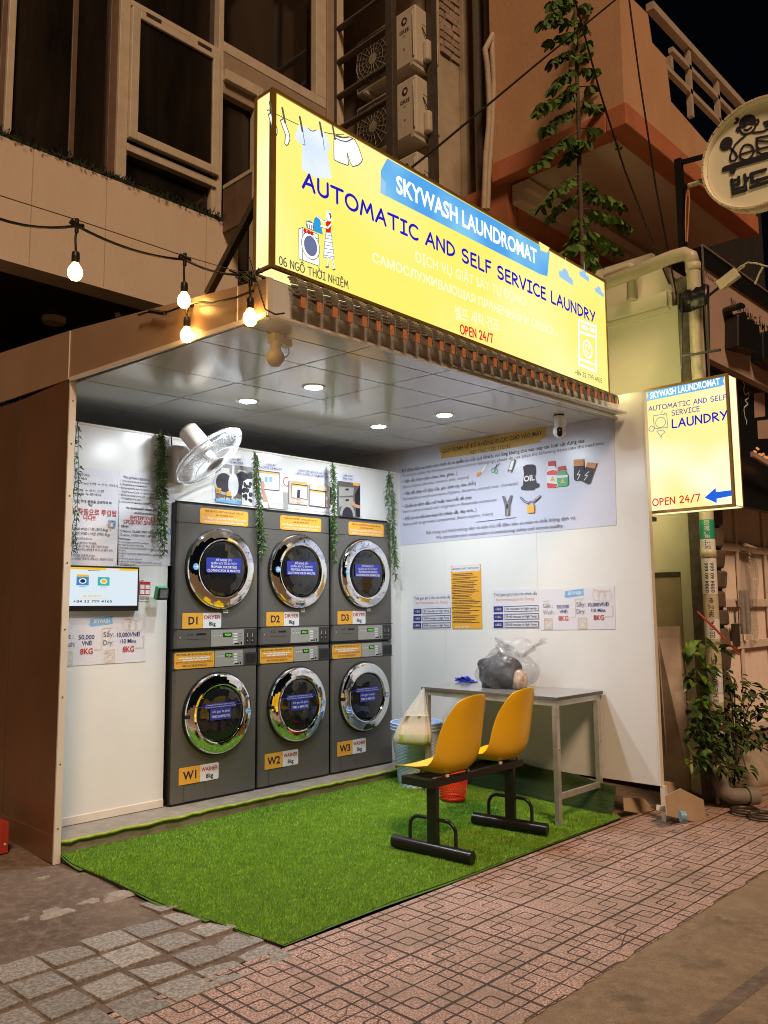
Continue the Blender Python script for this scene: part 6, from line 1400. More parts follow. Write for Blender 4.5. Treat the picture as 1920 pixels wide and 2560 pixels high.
def aircon():
    t = thing('air_conditioner', '', 'air conditioner', (0, 0, 0), 'outdoor air conditioner units on the service wall', local=True)
    L, Hh, Dd = .86, .62, .27
    b = MB(); b.box((0, 0, 0), (Dd, L, Hh), 'ac'); b.build('casing', t, bevel=.018)
    b = MB(); b.box((-.004, .34, .04), (.0, L-.03, Hh-.03), 'ac_grille'); b.build('grille', t)
    b = MB(); cy, cz, R = .60, Hh/2, .245
    for k in range(18): a = 2*math.pi*k/18; b.tube([(-.012, cy+.055*math.cos(a), cz+.055*math.sin(a)), (-.010, cy+R*math.cos(a), cz+R*math.sin(a))], .0035, 'ac', 5)
    for r in (.10, .15, .20, R): b.tube([(-.009, cy+r*math.cos(2*math.pi*k/40), cz+r*math.sin(2*math.pi*k/40)) for k in range(41)], .003, 'ac', 5, False)
    b.lathe([(.058, -.004), (.058, .012), (0, .014)], (0, cy, cz), (-1, 0, 0), 'ac', 24, (0, 1, 0)); b.build('fan_guard', t)
    A = Art((-.001, 0, 0), (0, -1, 0), (-1, 0, 0)); A.ell(-.15, Hh*.80, .040, .044, 'ink'); A.rect(-.150, Hh*.79, -.118, Hh*.82, 'inkred'); A.rect(-.16, Hh*.76, -.125, Hh*.80, 'inkred'); A.ell(-.148, Hh*.80, .018, .020, 'ac'); A.text('GREE', -.15, Hh*.60, .038, 'ink', .13, .012, 'C'); A.rect(-.17, Hh*.54, -.135, Hh*.55, 'inkgrey'); A.poly([(-.17, Hh*.30), (-.14, Hh*.30), (-.155, Hh*.34)], 'inkgrey'); A.build('badge', t)
    b = MB(); b.tube([(-.004, .30, .06), (-.012, .30, .08), (-.012, .30, Hh-.08), (-.004, .30, Hh-.06)], .007, 'ac', 6); b.build('handle', t); b = MB(); b.tube([(-.004, .02, .06), (-.012, .02, .08), (-.012, .02, Hh-.08), (-.004, .02, Hh-.06)], .006, 'ac', 6); b.build('handle', t)
    b = MB(); b.box((.10, -.07, .03), (Dd+.02, .0, .26), 'ac'); b.build('valve_cover', t, bevel=.022)
    b = MB(); b.box((.10, -.004, Hh*.72), (.22, .0, Hh*.90), 'ac'); b.tube([(.10, -.005, Hh*.66), (.15, -.02, Hh*.5), (.20, -.03, .26)], .006, 'stem', 6); b.build('side_plate', t)
    for y in (.03, .70): b = MB(); b.bar((-.03, y, -.03), (.34, y, -.03), .035, .035, 'ac'); b.bar((.30, y, -.03), (.30, y, .15), .03, .03, 'ac'); b.build('bracket', t)
    return t
ac0 = aircon(); zz = [at_y(*z7b(*q), YA).z-.62 for q in ((1030, 40), (1055, 745), (1012, 1470))]
labs = ['topmost air conditioner outdoor unit on the service wall, badge visible', 'middle air conditioner outdoor unit on the service wall, badge visible', 'lowest air conditioner outdoor unit, mostly hidden behind the yellow sign']
for i in range(3):
    loc = (XA, YA, zz[i])
    if i == 0: ac0.location = loc; ac0['label'] = labs[0]
    else: dup(ac0, loc, labs[i])
sc = thing('scaffold_frame', 'dark steel ladder frame standing in front of the air conditioners', 'scaffold', (2.45, .6, 2.8))
ys = [at_x(839, 120, 2.45).y, at_x(977, 120, 2.45).y]
for y in ys: b = MB(); b.box((2.42, y-.045, 2.75), (2.49, y+.045, 9), 'scaffold'); b.build('post', sc, bevel=.006)
for v in (300, 630, 970, 1290): p = at_x(*z7b(250, v), 2.45); b = MB(); b.tube([V((2.45, ys[0], p.z)), V((2.45, ys[1], p.z))], .032, 'scaffold', 12); b.build('rung', sc)
b = MB(); b.box((3.02, .26, 2.75), (3.10, .33, 11), 'scaffold'); tag(b.build('steel_post'), 'dark upright steel post at the right side of the air conditioners', 'post')

# ================================================================ ORANGE HOUSE
XO, YO = 3.2, at_x(1560, 260, 3.2).y
house = thing('orange_house', 'orange painted house with a projecting balcony over the street', 'house', (4.5, -.8, 0))
zc = at_x(1560, 260, XO).z
pf = [at_y(*z3b(*p), YO) for p in ((918, 530), (1180, 778), (1600, 1170), (1600, 985), (1362, 735), (1168, 512), (1143, 292), (1073, 215), (1052, 72), (950, -30), (908, -120))]
pf = [V((max(p.x, XO), YO, p.z)) for p in pf]; pf[0] = V((XO, YO, zc)); pf[2].z = pf[1].z = zc; pf[-1] = V((XO, YO, 9.5))
b = MB(); b.prism(pf, (0, .13, 0), 'orange_wall'); b.box((XO, YO+.13, zc), (XO+.13, -.33, 9.6), 'orange_wall'); b.build('balcony_wall', house)
xe2 = pf[2].x
b = MB(); hb = zc - at_x(1562, 316, XO).z
b.box((XO-.03, YO-.03, zc-hb), (xe2, YO+.16, zc), 'red_wall'); b.box((XO-.03, YO+.16, zc-hb), (XO+.14, -.33, zc), 'red_wall'); b.build('floor_band', house, bevel=.01)
b = MB(); b.box((XO+.14, YO+.16, zc-hb+.04), (xe2, .3, zc-hb+.09), 'soffit'); b.build('soffit', house)
b = MB(); b.box((XO+.05, -.45, 2.7), (XO+.2, .36, zc-hb+.04), 'red_wall'); b.box((XO+.2, -.47, 2.7), (9, -.33, zc-hb+.04), 'red_wall')
for r in (.62, .70): b.tube([V((XO+1.25+r*math.cos(R_(a)), -.48, zc-hb-1.05+r*math.sin(R_(a)))) for a in range(0, 181, 10)], .03, 'red_wall', 8)
b.box((XO+.20, -.50, 3.6), (XO+.62, -.47, zc-hb-1.0), 'red_wall'); b.build('wall', house)
b = MB(); b.box((XO+.10, -.60, zc-hb-.22), (9, -.47, zc-hb-.02), 'soffit'); b.box((XO+.10, -.66, zc-hb-.12), (9, -.60, zc-hb-.02), 'soffit'); b.build('cornice', house, bevel=.01)
b = MB()
for q in (((1060, 22), (1530, 548)), ((1165, 228), (1480, 600)), ((1132, 345), (1440, 640))):
    p, r = at_y(*z3b(*q[0]), YO+.06), at_y(*z3b(*q[1]), YO+.06); zm = (p.z+r.z)/2; w = .075 if q[0][0] == 1060 else .05; b.bar((p.x, YO+.06, zm), (xe2, YO+.06, zm), w, w, 'rail')
for x, y0, y1 in ((1250, 240, 575), (1395, 410, 605), (1160, 290, 350)):
    p, q = at_y(*z3b(x, y0), YO+.06), at_y(*z3b(x, y1), YO+.06); b.bar((p.x, YO+.06, p.z), (p.x, YO+.06, q.z), .05, .05, 'rail')
b.build('balustrade', house)
b = MB(); b.box((XO+2.2, YO+.9, zc), (9, .2, zc+1.7), 'dark'); b.box((XO+.13, -.33, zc+.0), (5.2, -.25, 9.5), 'orange_wall'); b.build('upper_wall', house)

# ---- vine against the orange house
rnd = random.Random(21); VY = -1.42
vine = thing('climbing_tree', 'tall thin tree with drooping feathery leaf sprays in front of the orange house', 'tree', at_y(1458, 700, VY))
b = MB(); b.tube([at_y(*z3b(x, y), VY) for x, y in ((722, 1420), (718, 1250), (712, 1050), (705, 860), (702, 660), (695, 450), (690, 260), (684, 60), (680, -120))], .022, 'bark', 10, True, .014); b.build('trunk', vine)
c = MB(); tw = MB()
br = [((685, 30), (565, 70)), ((690, 120), (500, 112)), ((690, 165), (545, 225)), ((690, 260), (552, 320)), ((692, 350), (558, 455)), ((700, 470), (488, 560)), ((700, 555), (515, 665)), ((702, 665), (480, 850)), ((705, 690), (630, 830)), ((706, 880), (500, 1050)), ((710, 985), (545, 1105)), ((685, 105), (750, 165)), ((690, 235), (918, 185)), ((694, 350), (858, 385)), ((698, 440), (910, 480)), ((700, 515), (858, 575)), ((702, 650), (940, 705)), ((706, 980), (922, 1035)), ((712, 1055), (962, 1145)), ((714, 1150), (905, 1280)), ((716, 1240), (620, 1285)), ((720, 1270), (800, 1345)), ((716, 1180), (660, 1230)), ((718, 1200), (770, 1300)), ((705, 800), (660, 760)), ((704, 740), (750, 720)), ((684, 60), (760, 20)), ((682, 0), (560, 20)), ((690, 300), (740, 290)), ((712, 1100), (680, 1160)), ((708, 930), (760, 960)), ((696, 420), (620, 500))]
for (x0, y0), (x1, y1) in br:
    dy = rnd.uniform(-.15, .12); P, Q = at_y(*z3b(x0, y0), VY), at_y(*z3b(x1, y1), VY+dy); mid = P.lerp(Q, .5)+V((0, 0, .07))
    pts = [P*(1-t)**2 + mid*2*t*(1-t) + Q*t*t for t in lsp(0, 1, 9)]; tw.tube(pts, .006, 'stem', 5, False, .003)
    n = int(8+(Q-P).length*22)
    for i in range(n):
        t = .18+.82*i/n; p = P*(1-t)**2 + mid*2*t*(1-t) + Q*t*t
        for s in (-1, 1):
            d = V((rnd.uniform(-.5, .5)+.3*(1 if Q.x > P.x else -1), s*.55+rnd.uniform(-.3, .3), rnd.uniform(-1.1, -.5))).normalized(); l = rnd.uniform(.07, .125); sd = d.cross(V((rnd.uniform(-1, 1), rnd.uniform(-.6, .6), .4))).normalized()*l*.24
            c.add([p, p+d*l*.35+sd, p+d*l*.75+sd*.8, p+d*l, p+d*l*.75-sd*.8, p+d*l*.35-sd], [(0, 1, 2, 3, 4, 5)], 'leaf_tree')
tw.build('branches', vine); c.build('crown', vine)

# ================================================================ NEIGHBOUR WALL, PIPES, POLE
XN = 3.14
yN = at_x(1700, 770, XN).y
nb = thing('neighbour_wall', 'pale panelled side wall lit yellow by the signs, right of the booth', 'wall', (XN, -1.5, -.1))
zN = at_x(1600, 748, XN).z; zN2 = at_x(1600, 785, XN).z
b = MB(); b.box((XN, yN+.06, -.1), (XN+.06, .34, zN-.002), 'nbwall'); b.build('panel', nb)
b = MB(); b.box((XN+.14, -1.85, zN-.1), (XN+.2, .3, zN+.42), 'nbwall'); b.build('back_panel', nb)
b = MB(); b.box((XN-.035, yN, -.1), (XN+.06, yN+.045, zN2-.02), 'nbwall'); b.box((XN-.018, yN+.045, -.1), (XN, yN+.085, zN2-.03), 'nbwall'); b.box((XN-.014, yN+.085, zN2-.05), (XN, .3, zN2-.01), 'nbwall')
for z in (1.0, 1.3, 1.6, 2.6, 2.9, 3.2, 3.45): b.lathe([(.007, 0), (.007, .003), (0, .004)], (XN-.035, yN+.022, z), (-1, 0, 0), 'screw', 8)
b.build('edge_trim', nb, bevel=.003)
b = MB(); b.box((XN-.030, yN+.09, zN2+.0), (XN, .3, zN), 'nbwall'); b.build('flashing', nb, bevel=.006)
b = MB(); z = at_x(1655, 1435, XN).z; b.box((XN-.02, yN+.1, z-.02), (XN, -1.0, z+.012), 'metal_dark'); b.box((XN-.01, yN+.1, -.1), (XN, -1.0, z-.02), 'cream_wall'); b.build('lower_panel', nb)
p = [at_x(1480+x/5.268, 560+y/5.268, XN-.004) for x, y in ((595, 610), (900, 520), (1000, 700), (1065, 880), (610, 1000))]
b = MB(); b.prism(p, (.13, 0, 0), 'nbwall'); b.build('broken_render', nb)
# PVC pipes
z4z = lambda x, y: (1480+x/5.268, 560+y/5.268)
XD, YD = 2.93, -2.335
pv = thing('downpipe', 'cream plastic downpipe covered in phone number stickers, bending to an open end at the ground', 'drain pipe', (XD, YD, -.1))
b = MB(); zt2 = at_x(1712, 620, XD-.02).z - .03
up = [V((XD-.0, -1.0, zt2-.10)), V((XD, YD+.16, zt2)), V((XD, YD+.06, zt2-.005)), V((XD, YD+.015, zt2-.04)), V((XD, YD, zt2-.11))]
b.tube(up, .052, 'pvc', 20); b.tube([V((XD, YD, zt2-.10)), V((XD, YD, .10))], .050, 'pvc', 24, False)
for z in (zt2-.13, 1.62, .42, .12): b.lathe([(.0505, -.03), (.056, -.028), (.056, .028), (.0505, .03)], (XD, YD, z), (0, 0, 1), 'pvc', 24)
b.tube([V((XD, YD, .12)), V((XD, YD, .02)), V((XD+.012, YD-.015, -.03)), V((XD+.05, YD-.05, -.062)), V((XD+.12, YD-.10, -.068)), V((XD+.17, YD-.14, -.068))], .053, 'pvc_grey', 24, False); b.tube([V((XD+.14, YD-.12, -.068)), V((XD+.20, YD-.165, -.068))], .062, 'pvc_grey', 24, False); b.build('pipe', pv, weld=True)
class Wrap(Art):
    def pt(s, a, b, d=0.): return V((XD, YD, 0)) + (s.N*math.cos(a/.052)+s.U*math.sin(a/.052))*(.0515+d*.6) + V((0, 0, b))
d = V((CAM.x-XD, CAM.y-YD, 0)).normalized(); u = V((0, 0, 1)).cross(d)
A = Wrap((XD, YD, 0), u, d)
def wrap_rect(z0, z1, m, a0=-.075, a1=.075):
    n = 14; A.grid([[A.pt(a0+(a1-a0)*i/n, z, .0006+A.k*1e-5) for i in range(n+1)] for z in (z0, z1)], m, True); A.k += 1
M['stick_green'] = mat('stick_green', (.02, .30, .17), .4, c2=(.03, .36, .22), scale=20); M['inkpurple'] = mat('inkpurple', (.07, .03, .22), .5)
zp = lambda v: at_y(1765, v, YD).z
def number(s, v0, v1, fg, bgm, a=0., hh=.034, n=1):
    global A
    A = Wrap((XD, YD, 0), u, d)
    z0, z1 = zp(v1), zp(v0); wrap_rect(z0, z1, bgm)
    for k in range(n):
        vs, fs, x0, x1 = glyphs(s, .012); sx = (z1-z0)*.92/(x1-x0); sy = hh/CAP/n; o = a + (k-(n-1)/2)*.05/n*1.6
        A.add([A.pt(-(v[1]*sy)+hh/n/2+o, z0+(z1-z0)*.04+(v[0]-x0)*sx, .0016) for v in vs], fs, fg)
    A.build('phone_sticker', pv)
number('0977.608.508', 1300, 1347, 'paper', 'stick_green'); number('0916525757', 1348, 1398, 'inkpurple', 'white')
number('0984 60 6661', 1398, 1485, 'ink', 'white', n=2, hh=.05); number('0984 207 664', 1492, 1545, 'ink', 'pvc'); number('0333 952 463', 1547, 1598, 'ink', 'white'); number('0971', 1640, 1662, 'ink', 'pvc'); number('0909', 1676, 1708, 'ink', 'white')
number('0333 957', 1708, 1735, 'ink', 'paper'); number('081.84', 1738, 1760, 'ink', 'white')
b = MB(); pp = [at_x(*z4z(x, y), 3.02) for x, y in ((180, 690), (400, 610), (500, 575), (540, 610), (530, 700), (528, 1000))]; b.tube(pp, .042, 'pvc', 18)
b.lathe([(.043, -.02), (.048, -.018), (.048, .018), (.043, .02)], pp[4], (0, 0, 1), 'pvc', 20)
tag(b.build('elbow_pipe'), 'short cream pipe with an elbow coming from behind the yellow sign', 'pipe')
b = MB(); rows = []; rnd = random.Random(4)
for i in range(30): z = -.14+3.9*i/29; rows.append([V((3.10+(.062+.006*math.sin(3*j+i*1.3)+rnd.uniform(-.003, .003))*math.cos(2*math.pi*j/18), -2.19+(.062+rnd.uniform(-.003, .003))*math.sin(2*math.pi*j/18), z)) for j in range(18)])
b.grid(rows, 'concrete', True, True); tag(b.build('utility_pole', weld=True), 'rough weathered concrete pole behind the sticker covered pipe', 'pole')
b = MB(); pr = at_x(1738, 760, 2.9)
rn = random.Random(3); rows = [[at_x(1700+70*i/8, 738+(38 if j else 0)+rn.uniform(-5, 5)-i*3.0, 2.86-.05*math.sin(j*3.1)) for j in range(3)] for i in range(9)]
b.grid(rows, 'black', True); tag(b.build('wrapped_bundle', solid=.05), 'black plastic wrapped cable bundle tied across the pipe', 'cable bundle')
z5c = lambda x, y: (1680+x/5.267, 640+y/5.267)
br_ = thing('lamp_bracket', 'black angle iron lamp bracket with a pale junction box beside the pipe', 'bracket', at_x(1700, 880, 2.84))
b = MB(); b.bar(at_x(*z5c(130, 1320), 2.84), at_x(*z5c(640, 1235), 2.84), .014, .016, 'black'); b.bar(at_x(*z5c(130, 560), 2.84), at_x(*z5c(130, 1500), 2.84), .014, .014, 'black'); b.bar(at_x(*z5c(475, 530), 2.84), at_x(*z5c(490, 1250), 2.84), .012, .012, 'black'); b.bar(at_x(*z5c(480, 525), 2.84), at_x(*z5c(690, 360), 2.84), .015, .015, 'black'); b.build('arm', br_)
P = at_x(*z5c(740, 310), 2.84); b = MB(); b.obox(P, (0, -.07, .035), (.02, 0, 0), (0, .018, .036), 'pvc'); b.build('junction_box', br_, bevel=.006)
b = MB(); b.tube([at_x(*z5c(*q), 2.84) for q in ((810, 225), (900, 140), (1000, 85), (1110, 95), (1264, 140))], .006, 'pvc', 6); b.tube([at_x(*z5c(*q), 2.84) for q in ((820, 250), (880, 190), (960, 130))], .006, 'pvc', 6); b.tube([at_x(*z5c(*q), 2.84) for q in ((1200, 145), (1150, 230), (1095, 370))], .008, 'pvc', 6); b.build('cable', br_)

# ================================================================ ROUND SIGN
XR = 3.0
C0, Cb = at_x(1897, 385, XR), at_x(1885, 523, XR); RR = C0.z-Cb.z
rs = thing('round_sign', 'round wooden restaurant sign with a line drawn cook, hung from a black bracket', 'projecting sign', C0)
b = MB(); b.lathe([(0, -.012), (RR*.955, -.012), (RR*.965, -.02), (RR*.965, .03), (RR*.985, .035), (RR, .03), (RR, -.10), (0, -.10)], C0, (-1, 0, 0), 'disc', 72, (0, 1, 0)); b.build('board', rs)
b = MB(); n = 44
for k in range(n):
    a0, a1 = 2*math.pi*(k+.06)/n, 2*math.pi*(k+.94)/n
    b.hexa([C0+V((-d_, r_*math.cos(a_), r_*math.sin(a_))) for d_ in (-.02, .042) for r_, a_ in ((RR*.985, a0), (RR*1.022, a0), (RR*1.022, a1), (RR*.985, a1))], 'disc_rim')
b.build('bulb_rim', rs)
b = MB(); b.lathe([(RR*.99, .03), (RR*.99, .10)], C0+V((.0, 0, 0)), (1, 0, 0), 'black', 60, (0, 1, 0)); b.build('edge_band', rs)
zr = lambda x, y: (1680+x/4.608, 180+y/4.608)
A = Art(C0+V((.0112, 0, 0)), (0, -1, 0), (-1, 0, 0)); k_ = 'ink'; wl = .016
L = lambda pts, w=wl, cl=False: A.line([A.px(*zr(*p)) for p in pts], w, k_, cl); Pg = lambda pts, m='ink': A.ppoly(pts, m, zr)
Pg([(770, 600), (790, 540), (840, 500), (900, 487), (950, 505), (978, 560), (960, 595), (880, 580), (800, 615)]); Pg([(735, 520), (765, 525), (780, 545), (760, 590), (710, 612), (720, 580), (740, 560), (725, 545)])
Pg([(780, 630), (830, 600), (900, 582), (955, 575), (958, 600), (935, 618), (900, 608), (870, 612), (850, 640), (815, 655), (790, 650)])
L([(780, 620), (780, 670), (810, 710), (850, 718), (910, 700), (955, 650), (968, 600)]); L([(835, 668), (870, 672), (915, 640)], .016); L([(778, 640), (755, 645), (745, 670), (765, 690), (785, 680)]); L([(968, 560), (990, 550), (1000, 575), (985, 605), (965, 600)])
L([(935, 700), (1000, 695), (1060, 685), (1140, 640)]); L([(1140, 560), (1090, 575), (1060, 585)]); L([(1130, 595), (1070, 605)]); L([(1150, 625), (1080, 630)])
L([(850, 735), (790, 780), (730, 840), (700, 900), (675, 960), (670, 1010), (690, 1030), (730, 1020), (752, 985), (735, 940), (690, 890), (640, 850)]); p = A.px(*zr(627, 830)); A.ell(p[0], p[1], .048, .052, 'ink')
L([(790, 930), (800, 890), (830, 850), (870, 838), (915, 850), (938, 885)]); L([(780, 955), (950, 905)]); L([(780, 960), (790, 995), (830, 1018), (880, 1010), (930, 960), (952, 910)])
L([(1200, 720), (975, 765), (985, 800), (1180, 805)]); L([(975, 800), (985, 870), (1010, 890), (1200, 840)]); L([(980, 890), (990, 930), (1030, 948), (1180, 920)])
L([(610, 1122), (830, 1050), (1250, 930)], .046); L([(695, 1110), (702, 1150)], .046)
# Hangul blocks
for q in (((690, 1245), (697, 1310)), ((770, 1215), (775, 1290)), ((692, 1262), (770, 1240)), ((697, 1318), (775, 1295)), ((840, 1190), (852, 1280)), ((845, 1235), (880, 1225)), ((702, 1345), (710, 1410)), ((845, 1300), (858, 1365)), ((704, 1368), (850, 1325)), ((710, 1408), (858, 1365))): L(q, .024)
for q in (((915, 1180), (1080, 1130)), ((915, 1180), (930, 1270)), ((925, 1275), (1100, 1220)), ((985, 1250), (990, 1310)), ((912, 1335), (1130, 1265)), ((1150, 1180), (1160, 1290)), ((1150, 1180), (1250, 1150))): L(q, .027)
A.build('lettering', rs)
b = MB(); xb_ = XR+.03
b.bar(at_x(*zr(75, 1010), xb_), V((xb_, at_x(*zr(75, 1010), xb_).y, zt2-.02)), .05, .05, 'black'); b.bar(at_x(*zr(80, 1050), xb_), at_x(*zr(380, 970), xb_), .03, .03, 'black'); b.bar(at_x(*zr(90, 1340), xb_), at_x(*zr(420, 1235), xb_), .03, .03, 'black'); b.build('bracket', rs)
b = MB(); b.tube([at_x(*zr(*q), xb_-.03) for q in ((185, 1330), (158, 1500), (155, 1750), (160, 1950))], .006, 'copper', 6); b.tube([at_x(*zr(*q), xb_-.03) for q in ((190, 1330), (200, 1500), (185, 1750), (175, 1960))], .006, 'copper', 6); b.tube([at_x(*zr(*q), xb_-.03) for q in ((190, 1310), (260, 1290), (345, 1262))], .02, 'pvc', 8); b.build('cable', rs)

# ================================================================ RESTAURANT FRONT
YR = -1.75
rsn = thing('restaurant_sign', 'brown restaurant fascia sign with black raised letters over the white gate', 'fascia sign', at_y(1840, 820, YR))
A = Art((0, YR, 0), (1, 0, 0), (0, -1, 0))
tl, bl = A.px(*z5c(385, 60)), A.px(*z5c(440, 1290)); tr = A.px(*z5c(1264, 760)); br2 = A.px(*z5c(1264, 1765))
xL = (tl[0]+bl[0])/2; xR = xL+4.5; ztp = (tl[1]+tr[1])/2; zbt = (bl[1]+br2[1])/2
b = MB(); b.box((xL, YR+.0, zbt), (xR, YR+.08, ztp), 'rsign'); b.build('board', rsn)
b = MB(); b.box((xL-.04, YR-.03, ztp), (xR, YR+.1, ztp+.16), 'black'); b.box((xL-.05, YR-.03, zbt-1.2), (xL-.001, YR+.1, ztp), 'black'); b.box((xL-.045, YR-.045, ztp+.16), (xR, YR-.02, ztp+.175), 'pvc_grey'); b.box((xL-.05, YR-.045, zbt-1.2), (xL-.038, YR-.03, ztp+.16), 'pvc_grey'); b.build('border', rsn)
b = MB(); b.box((xL, YR+.12, zbt-1.3), (xR, YR+.2, zbt-.002), 'black'); b.build('lower_board', rsn)
A.O = A.O; p = A.px
A.ptext('HỘ KINH DOANH', (418, 250), (682, 462), (418, 203), 'ink', z5c, .01); A.ptext('NHÀ HÀNG ẨM THỰC', (775, 660), (1400, 1140), (772, 545), 'black', z5c, .012)
A.build('lettering', rsn)
b = MB()
def blk(pts): b.prism([at_y(*z5c(*q), YR) for q in pts], (0, -.14, 0), 'black')
blk([(690, 1240), (690, 810), (760, 778), (800, 800), (815, 880), (860, 868), (900, 890), (915, 935), (960, 935), (975, 1000), (985, 1320), (900, 1290)]); blk([(1030, 1400), (1020, 1045), (1090, 1020), (1150, 1050), (1180, 1125), (1240, 1115), (1290, 1150), (1330, 1220), (1340, 1560), (1180, 1500)]); blk([(660, 760), (655, 690), (740, 655), (790, 690), (790, 730), (740, 745)])
o = b.build('raised_letters', rsn, bevel=.02)
A = Art((0, YR+.119, 0), (1, 0, 0), (0, -1, 0))
for q in (((935, 1660), (955, 1700), (940, 1760), (960, 1830), (1010, 1800), (1005, 1870), (960, 1900), (1000, 1950), (950, 1990), (945, 2040)), ((950, 2050), (960, 2130), (985, 2170), (975, 2212))): A.line([A.px(*z5c(*r)) for r in q], .014, 'white')
for q in (((1075, 1810), (1215, 1795), (1225, 2110), (1085, 2130)), ((1120, 2170), (1300, 2150), (1300, 2400), (1130, 2410))): A.ppoly(q, 'rsign', z5c)
A.build('menu_outline', rsn)
b = MB(); rnd = random.Random(2)
Pl_ = [at_y(1886+i*3.2, 1122+i*2.2+rnd.uniform(-7, 7), YR-.05) for i in range(26)]
for q in Pl_: b.sphere(q, .012, 'ember', 8, 6)
b.bar(at_y(1880, 1135, YR-.05), at_y(2000, 1205, YR-.05), .03, .05, 'rsign')
tag(b.build('glowing_garland'), 'row of small orange glowing lamps under the restaurant sign', 'string lights')
# gate
GY = -1.26
xg0 = at_y(1803, 1500, GY).x; zg0 = at_y(1880, 1817, GY).z; zg1 = at_y(1860, 1262, GY).z
gt = thing('metal_gate', 'white ribbed metal gate with long chrome pull handles', 'gate', (xg0+1, GY, zg0))
b = MB(); n = 120; W2 = 3.6; rows = [[], []]
for i in range(n+1):
    x = xg0+W2*i/n; y = GY+(.030 if i % 2 else 0)
    rows[0].append(V((x, y, zg0+.02))); rows[1].append(V((x, y, zg1)))
b.grid(rows, 'gate', False); b.build('ribbed_sheet', gt)
b = MB()
for v in ((1880, 1817), (1870, 1610), (1860, 1508), (1850, 1372), (1860, 1262)): z = at_y(v[0], v[1], GY).z; b.box((xg0, GY-.035, z-.04), (xg0+W2, GY-.012, z+.045), 'gate')
for k, u in enumerate((1803, 1842, 1912)): x = at_y(u, 1500, GY).x; b.box((x, GY-.03, zg0), (x+.06, GY-.010, zg1), 'gate')
b.build('frame', gt, bevel=.004)
for u in (1856, 1868):
    b = MB(); p, q = at_y(u-3, 1476, GY-.10), at_y(u+4, 1585, GY-.10); b.tube([V((p.x, GY-.10, p.z)), V((p.x, GY-.10, q.z))], .028, 'steel', 16)
    for z in (p.z-.1, q.z+.1): b.tube([V((p.x, GY-.1, z)), V((p.x, GY, z))], .014, 'steel', 8)
    b.build('pull_handle', gt)
b = MB(); p = at_y(1836, 1588, GY-.04); b.box((p.x-.05, GY-.07, p.z-.12), (p.x+.06, GY-.03, p.z+.12), 'metal_dark'); b.build('lock', gt)
b = MB(); b.box((xg0-.2, GY+.1, zg0), (xg0+W2, GY+.2, 4.2), 'dark'); b.box((xg0-.6, GY+.02, zg1+.03), (xg0+W2, GY+.1, zg1+1.4), 'winglass'); b.box((xg0-.6, GY-.05, zg1+.55), (xg0+W2, GY+.0, zg1+.72), 'rsign'); b.build('lintel', gt)
p = at_y(1877, 1370, GY-.1); b = MB(); rows = []
for i in range(12):
    f = i/11; w = [.02, .10, .13, .14, .13, .11, .09, .07, .07, .08, .06, .02][i]; rows.append([V((p.x + w*math.cos(a)*(1+.2*math.sin(3*a+i)), GY-.09 + w*.35*math.sin(a), p.z - f*1.05)) for a in [2*math.pi*j/18 for j in range(18)]])
b.grid(rows, 'film', True, True); b.tube([p+V((-.16, 0, .03)), p+V((.14, 0, .0))], .02, 'gate', 8); tag(b.build('hanging_plastic_sheet', weld=True), 'crumpled clear plastic sheet hanging on the white gate', 'plastic sheet')
# stone pilaster of rough blocks
b = MB(); rnd = random.Random(15); x0 = at_y(1764, 1500, GY-.15).x; x1 = at_y(1809, 1500, GY-.15).x; z = -.2; r = 0
while z < 2.75:
    h = rnd.uniform(.17, .23); x = x0
    if r % 2: cuts = [x0, x1]
    else: cuts = [x0, x0+(x1-x0)*rnd.uniform(.4, .6), x1]
    for a, c in zip(cuts, cuts[1:]):
        k = [rnd.uniform(-.02, .02) for _ in range(8)]
        b.hexa([(a+.012, GY-.20+k[0], z), (c-.012+k[6], GY-.20+k[1], z), (c-.012, GY+.1, z), (a+.012, GY+.1, z), (a+.012, GY-.20+k[2], z+h-.025), (c-.012+k[7], GY-.20+k[3], z+h-.025), (c-.012, GY+.1, z+h-.025), (a+.012, GY+.1, z+h-.025)], 'stone')
    z += h; r += 1
b.box((x0+.02, GY-.16, -.2), (x1-.03, GY+.08, z-.05), 'dark'); tag(b.build('stone_pilaster', bevel=.025, seg=3), 'dark rough stone pilaster between the pole and the white gate', 'pilaster')

# ================================================================ LITTER, BOARDS, PLANTS ON THE RIGHT
z5 = lambda x, y: (1500+x/2.765, 1300+y/2.765)
TL, TR, BR, BL = at_y(1642, 1566, -1.99), at_y(1700, 1566, -2.08), on_ground(1735, 1987), on_ground(1672, 1975)
b = MB(); dd = V((.008, .010, 0)); b.hexa([BL, BR, BR+dd, BL+dd, TL, TR, TR+dd, TL+dd], 'board'); tag(b.build('fibre_board'), 'tall stained brown fibre board leaning beside the right wall', 'board')
def scrap(name, lab, pts, m, y, th=.006, lean=.0):
    q = [at_y(*z5(*p), y) for p in pts]; zmin = min(p.z for p in q); b = MB(); b.prism([p+V((0, lean*(p.z-zmin), 0)) for p in q], (0, th, 0), m); return tag(b.build(name), lab, 'cardboard')
scrap('cardboard_piece', 'largest cardboard scrap, a tan sheet standing right of the wall foot', [(515, 1920), (625, 1865), (752, 1940), (740, 2105), (500, 2050)], 'cardboard', -2.36, .006, .25)
scrap('cardboard_piece', 'small torn cardboard scrap leaning against the brown fibre board', [(465, 1805), (540, 1818), (570, 1925), (480, 1910)], 'cardboard', -2.15, .006, .2)
scrap('cardboard_piece', 'brown cardboard scrap lying behind the wall foot beside the turf', [(200, 1925), (330, 1930), (365, 1975), (395, 2045), (190, 2015)], 'cardboard', -1.98, .006, .2)
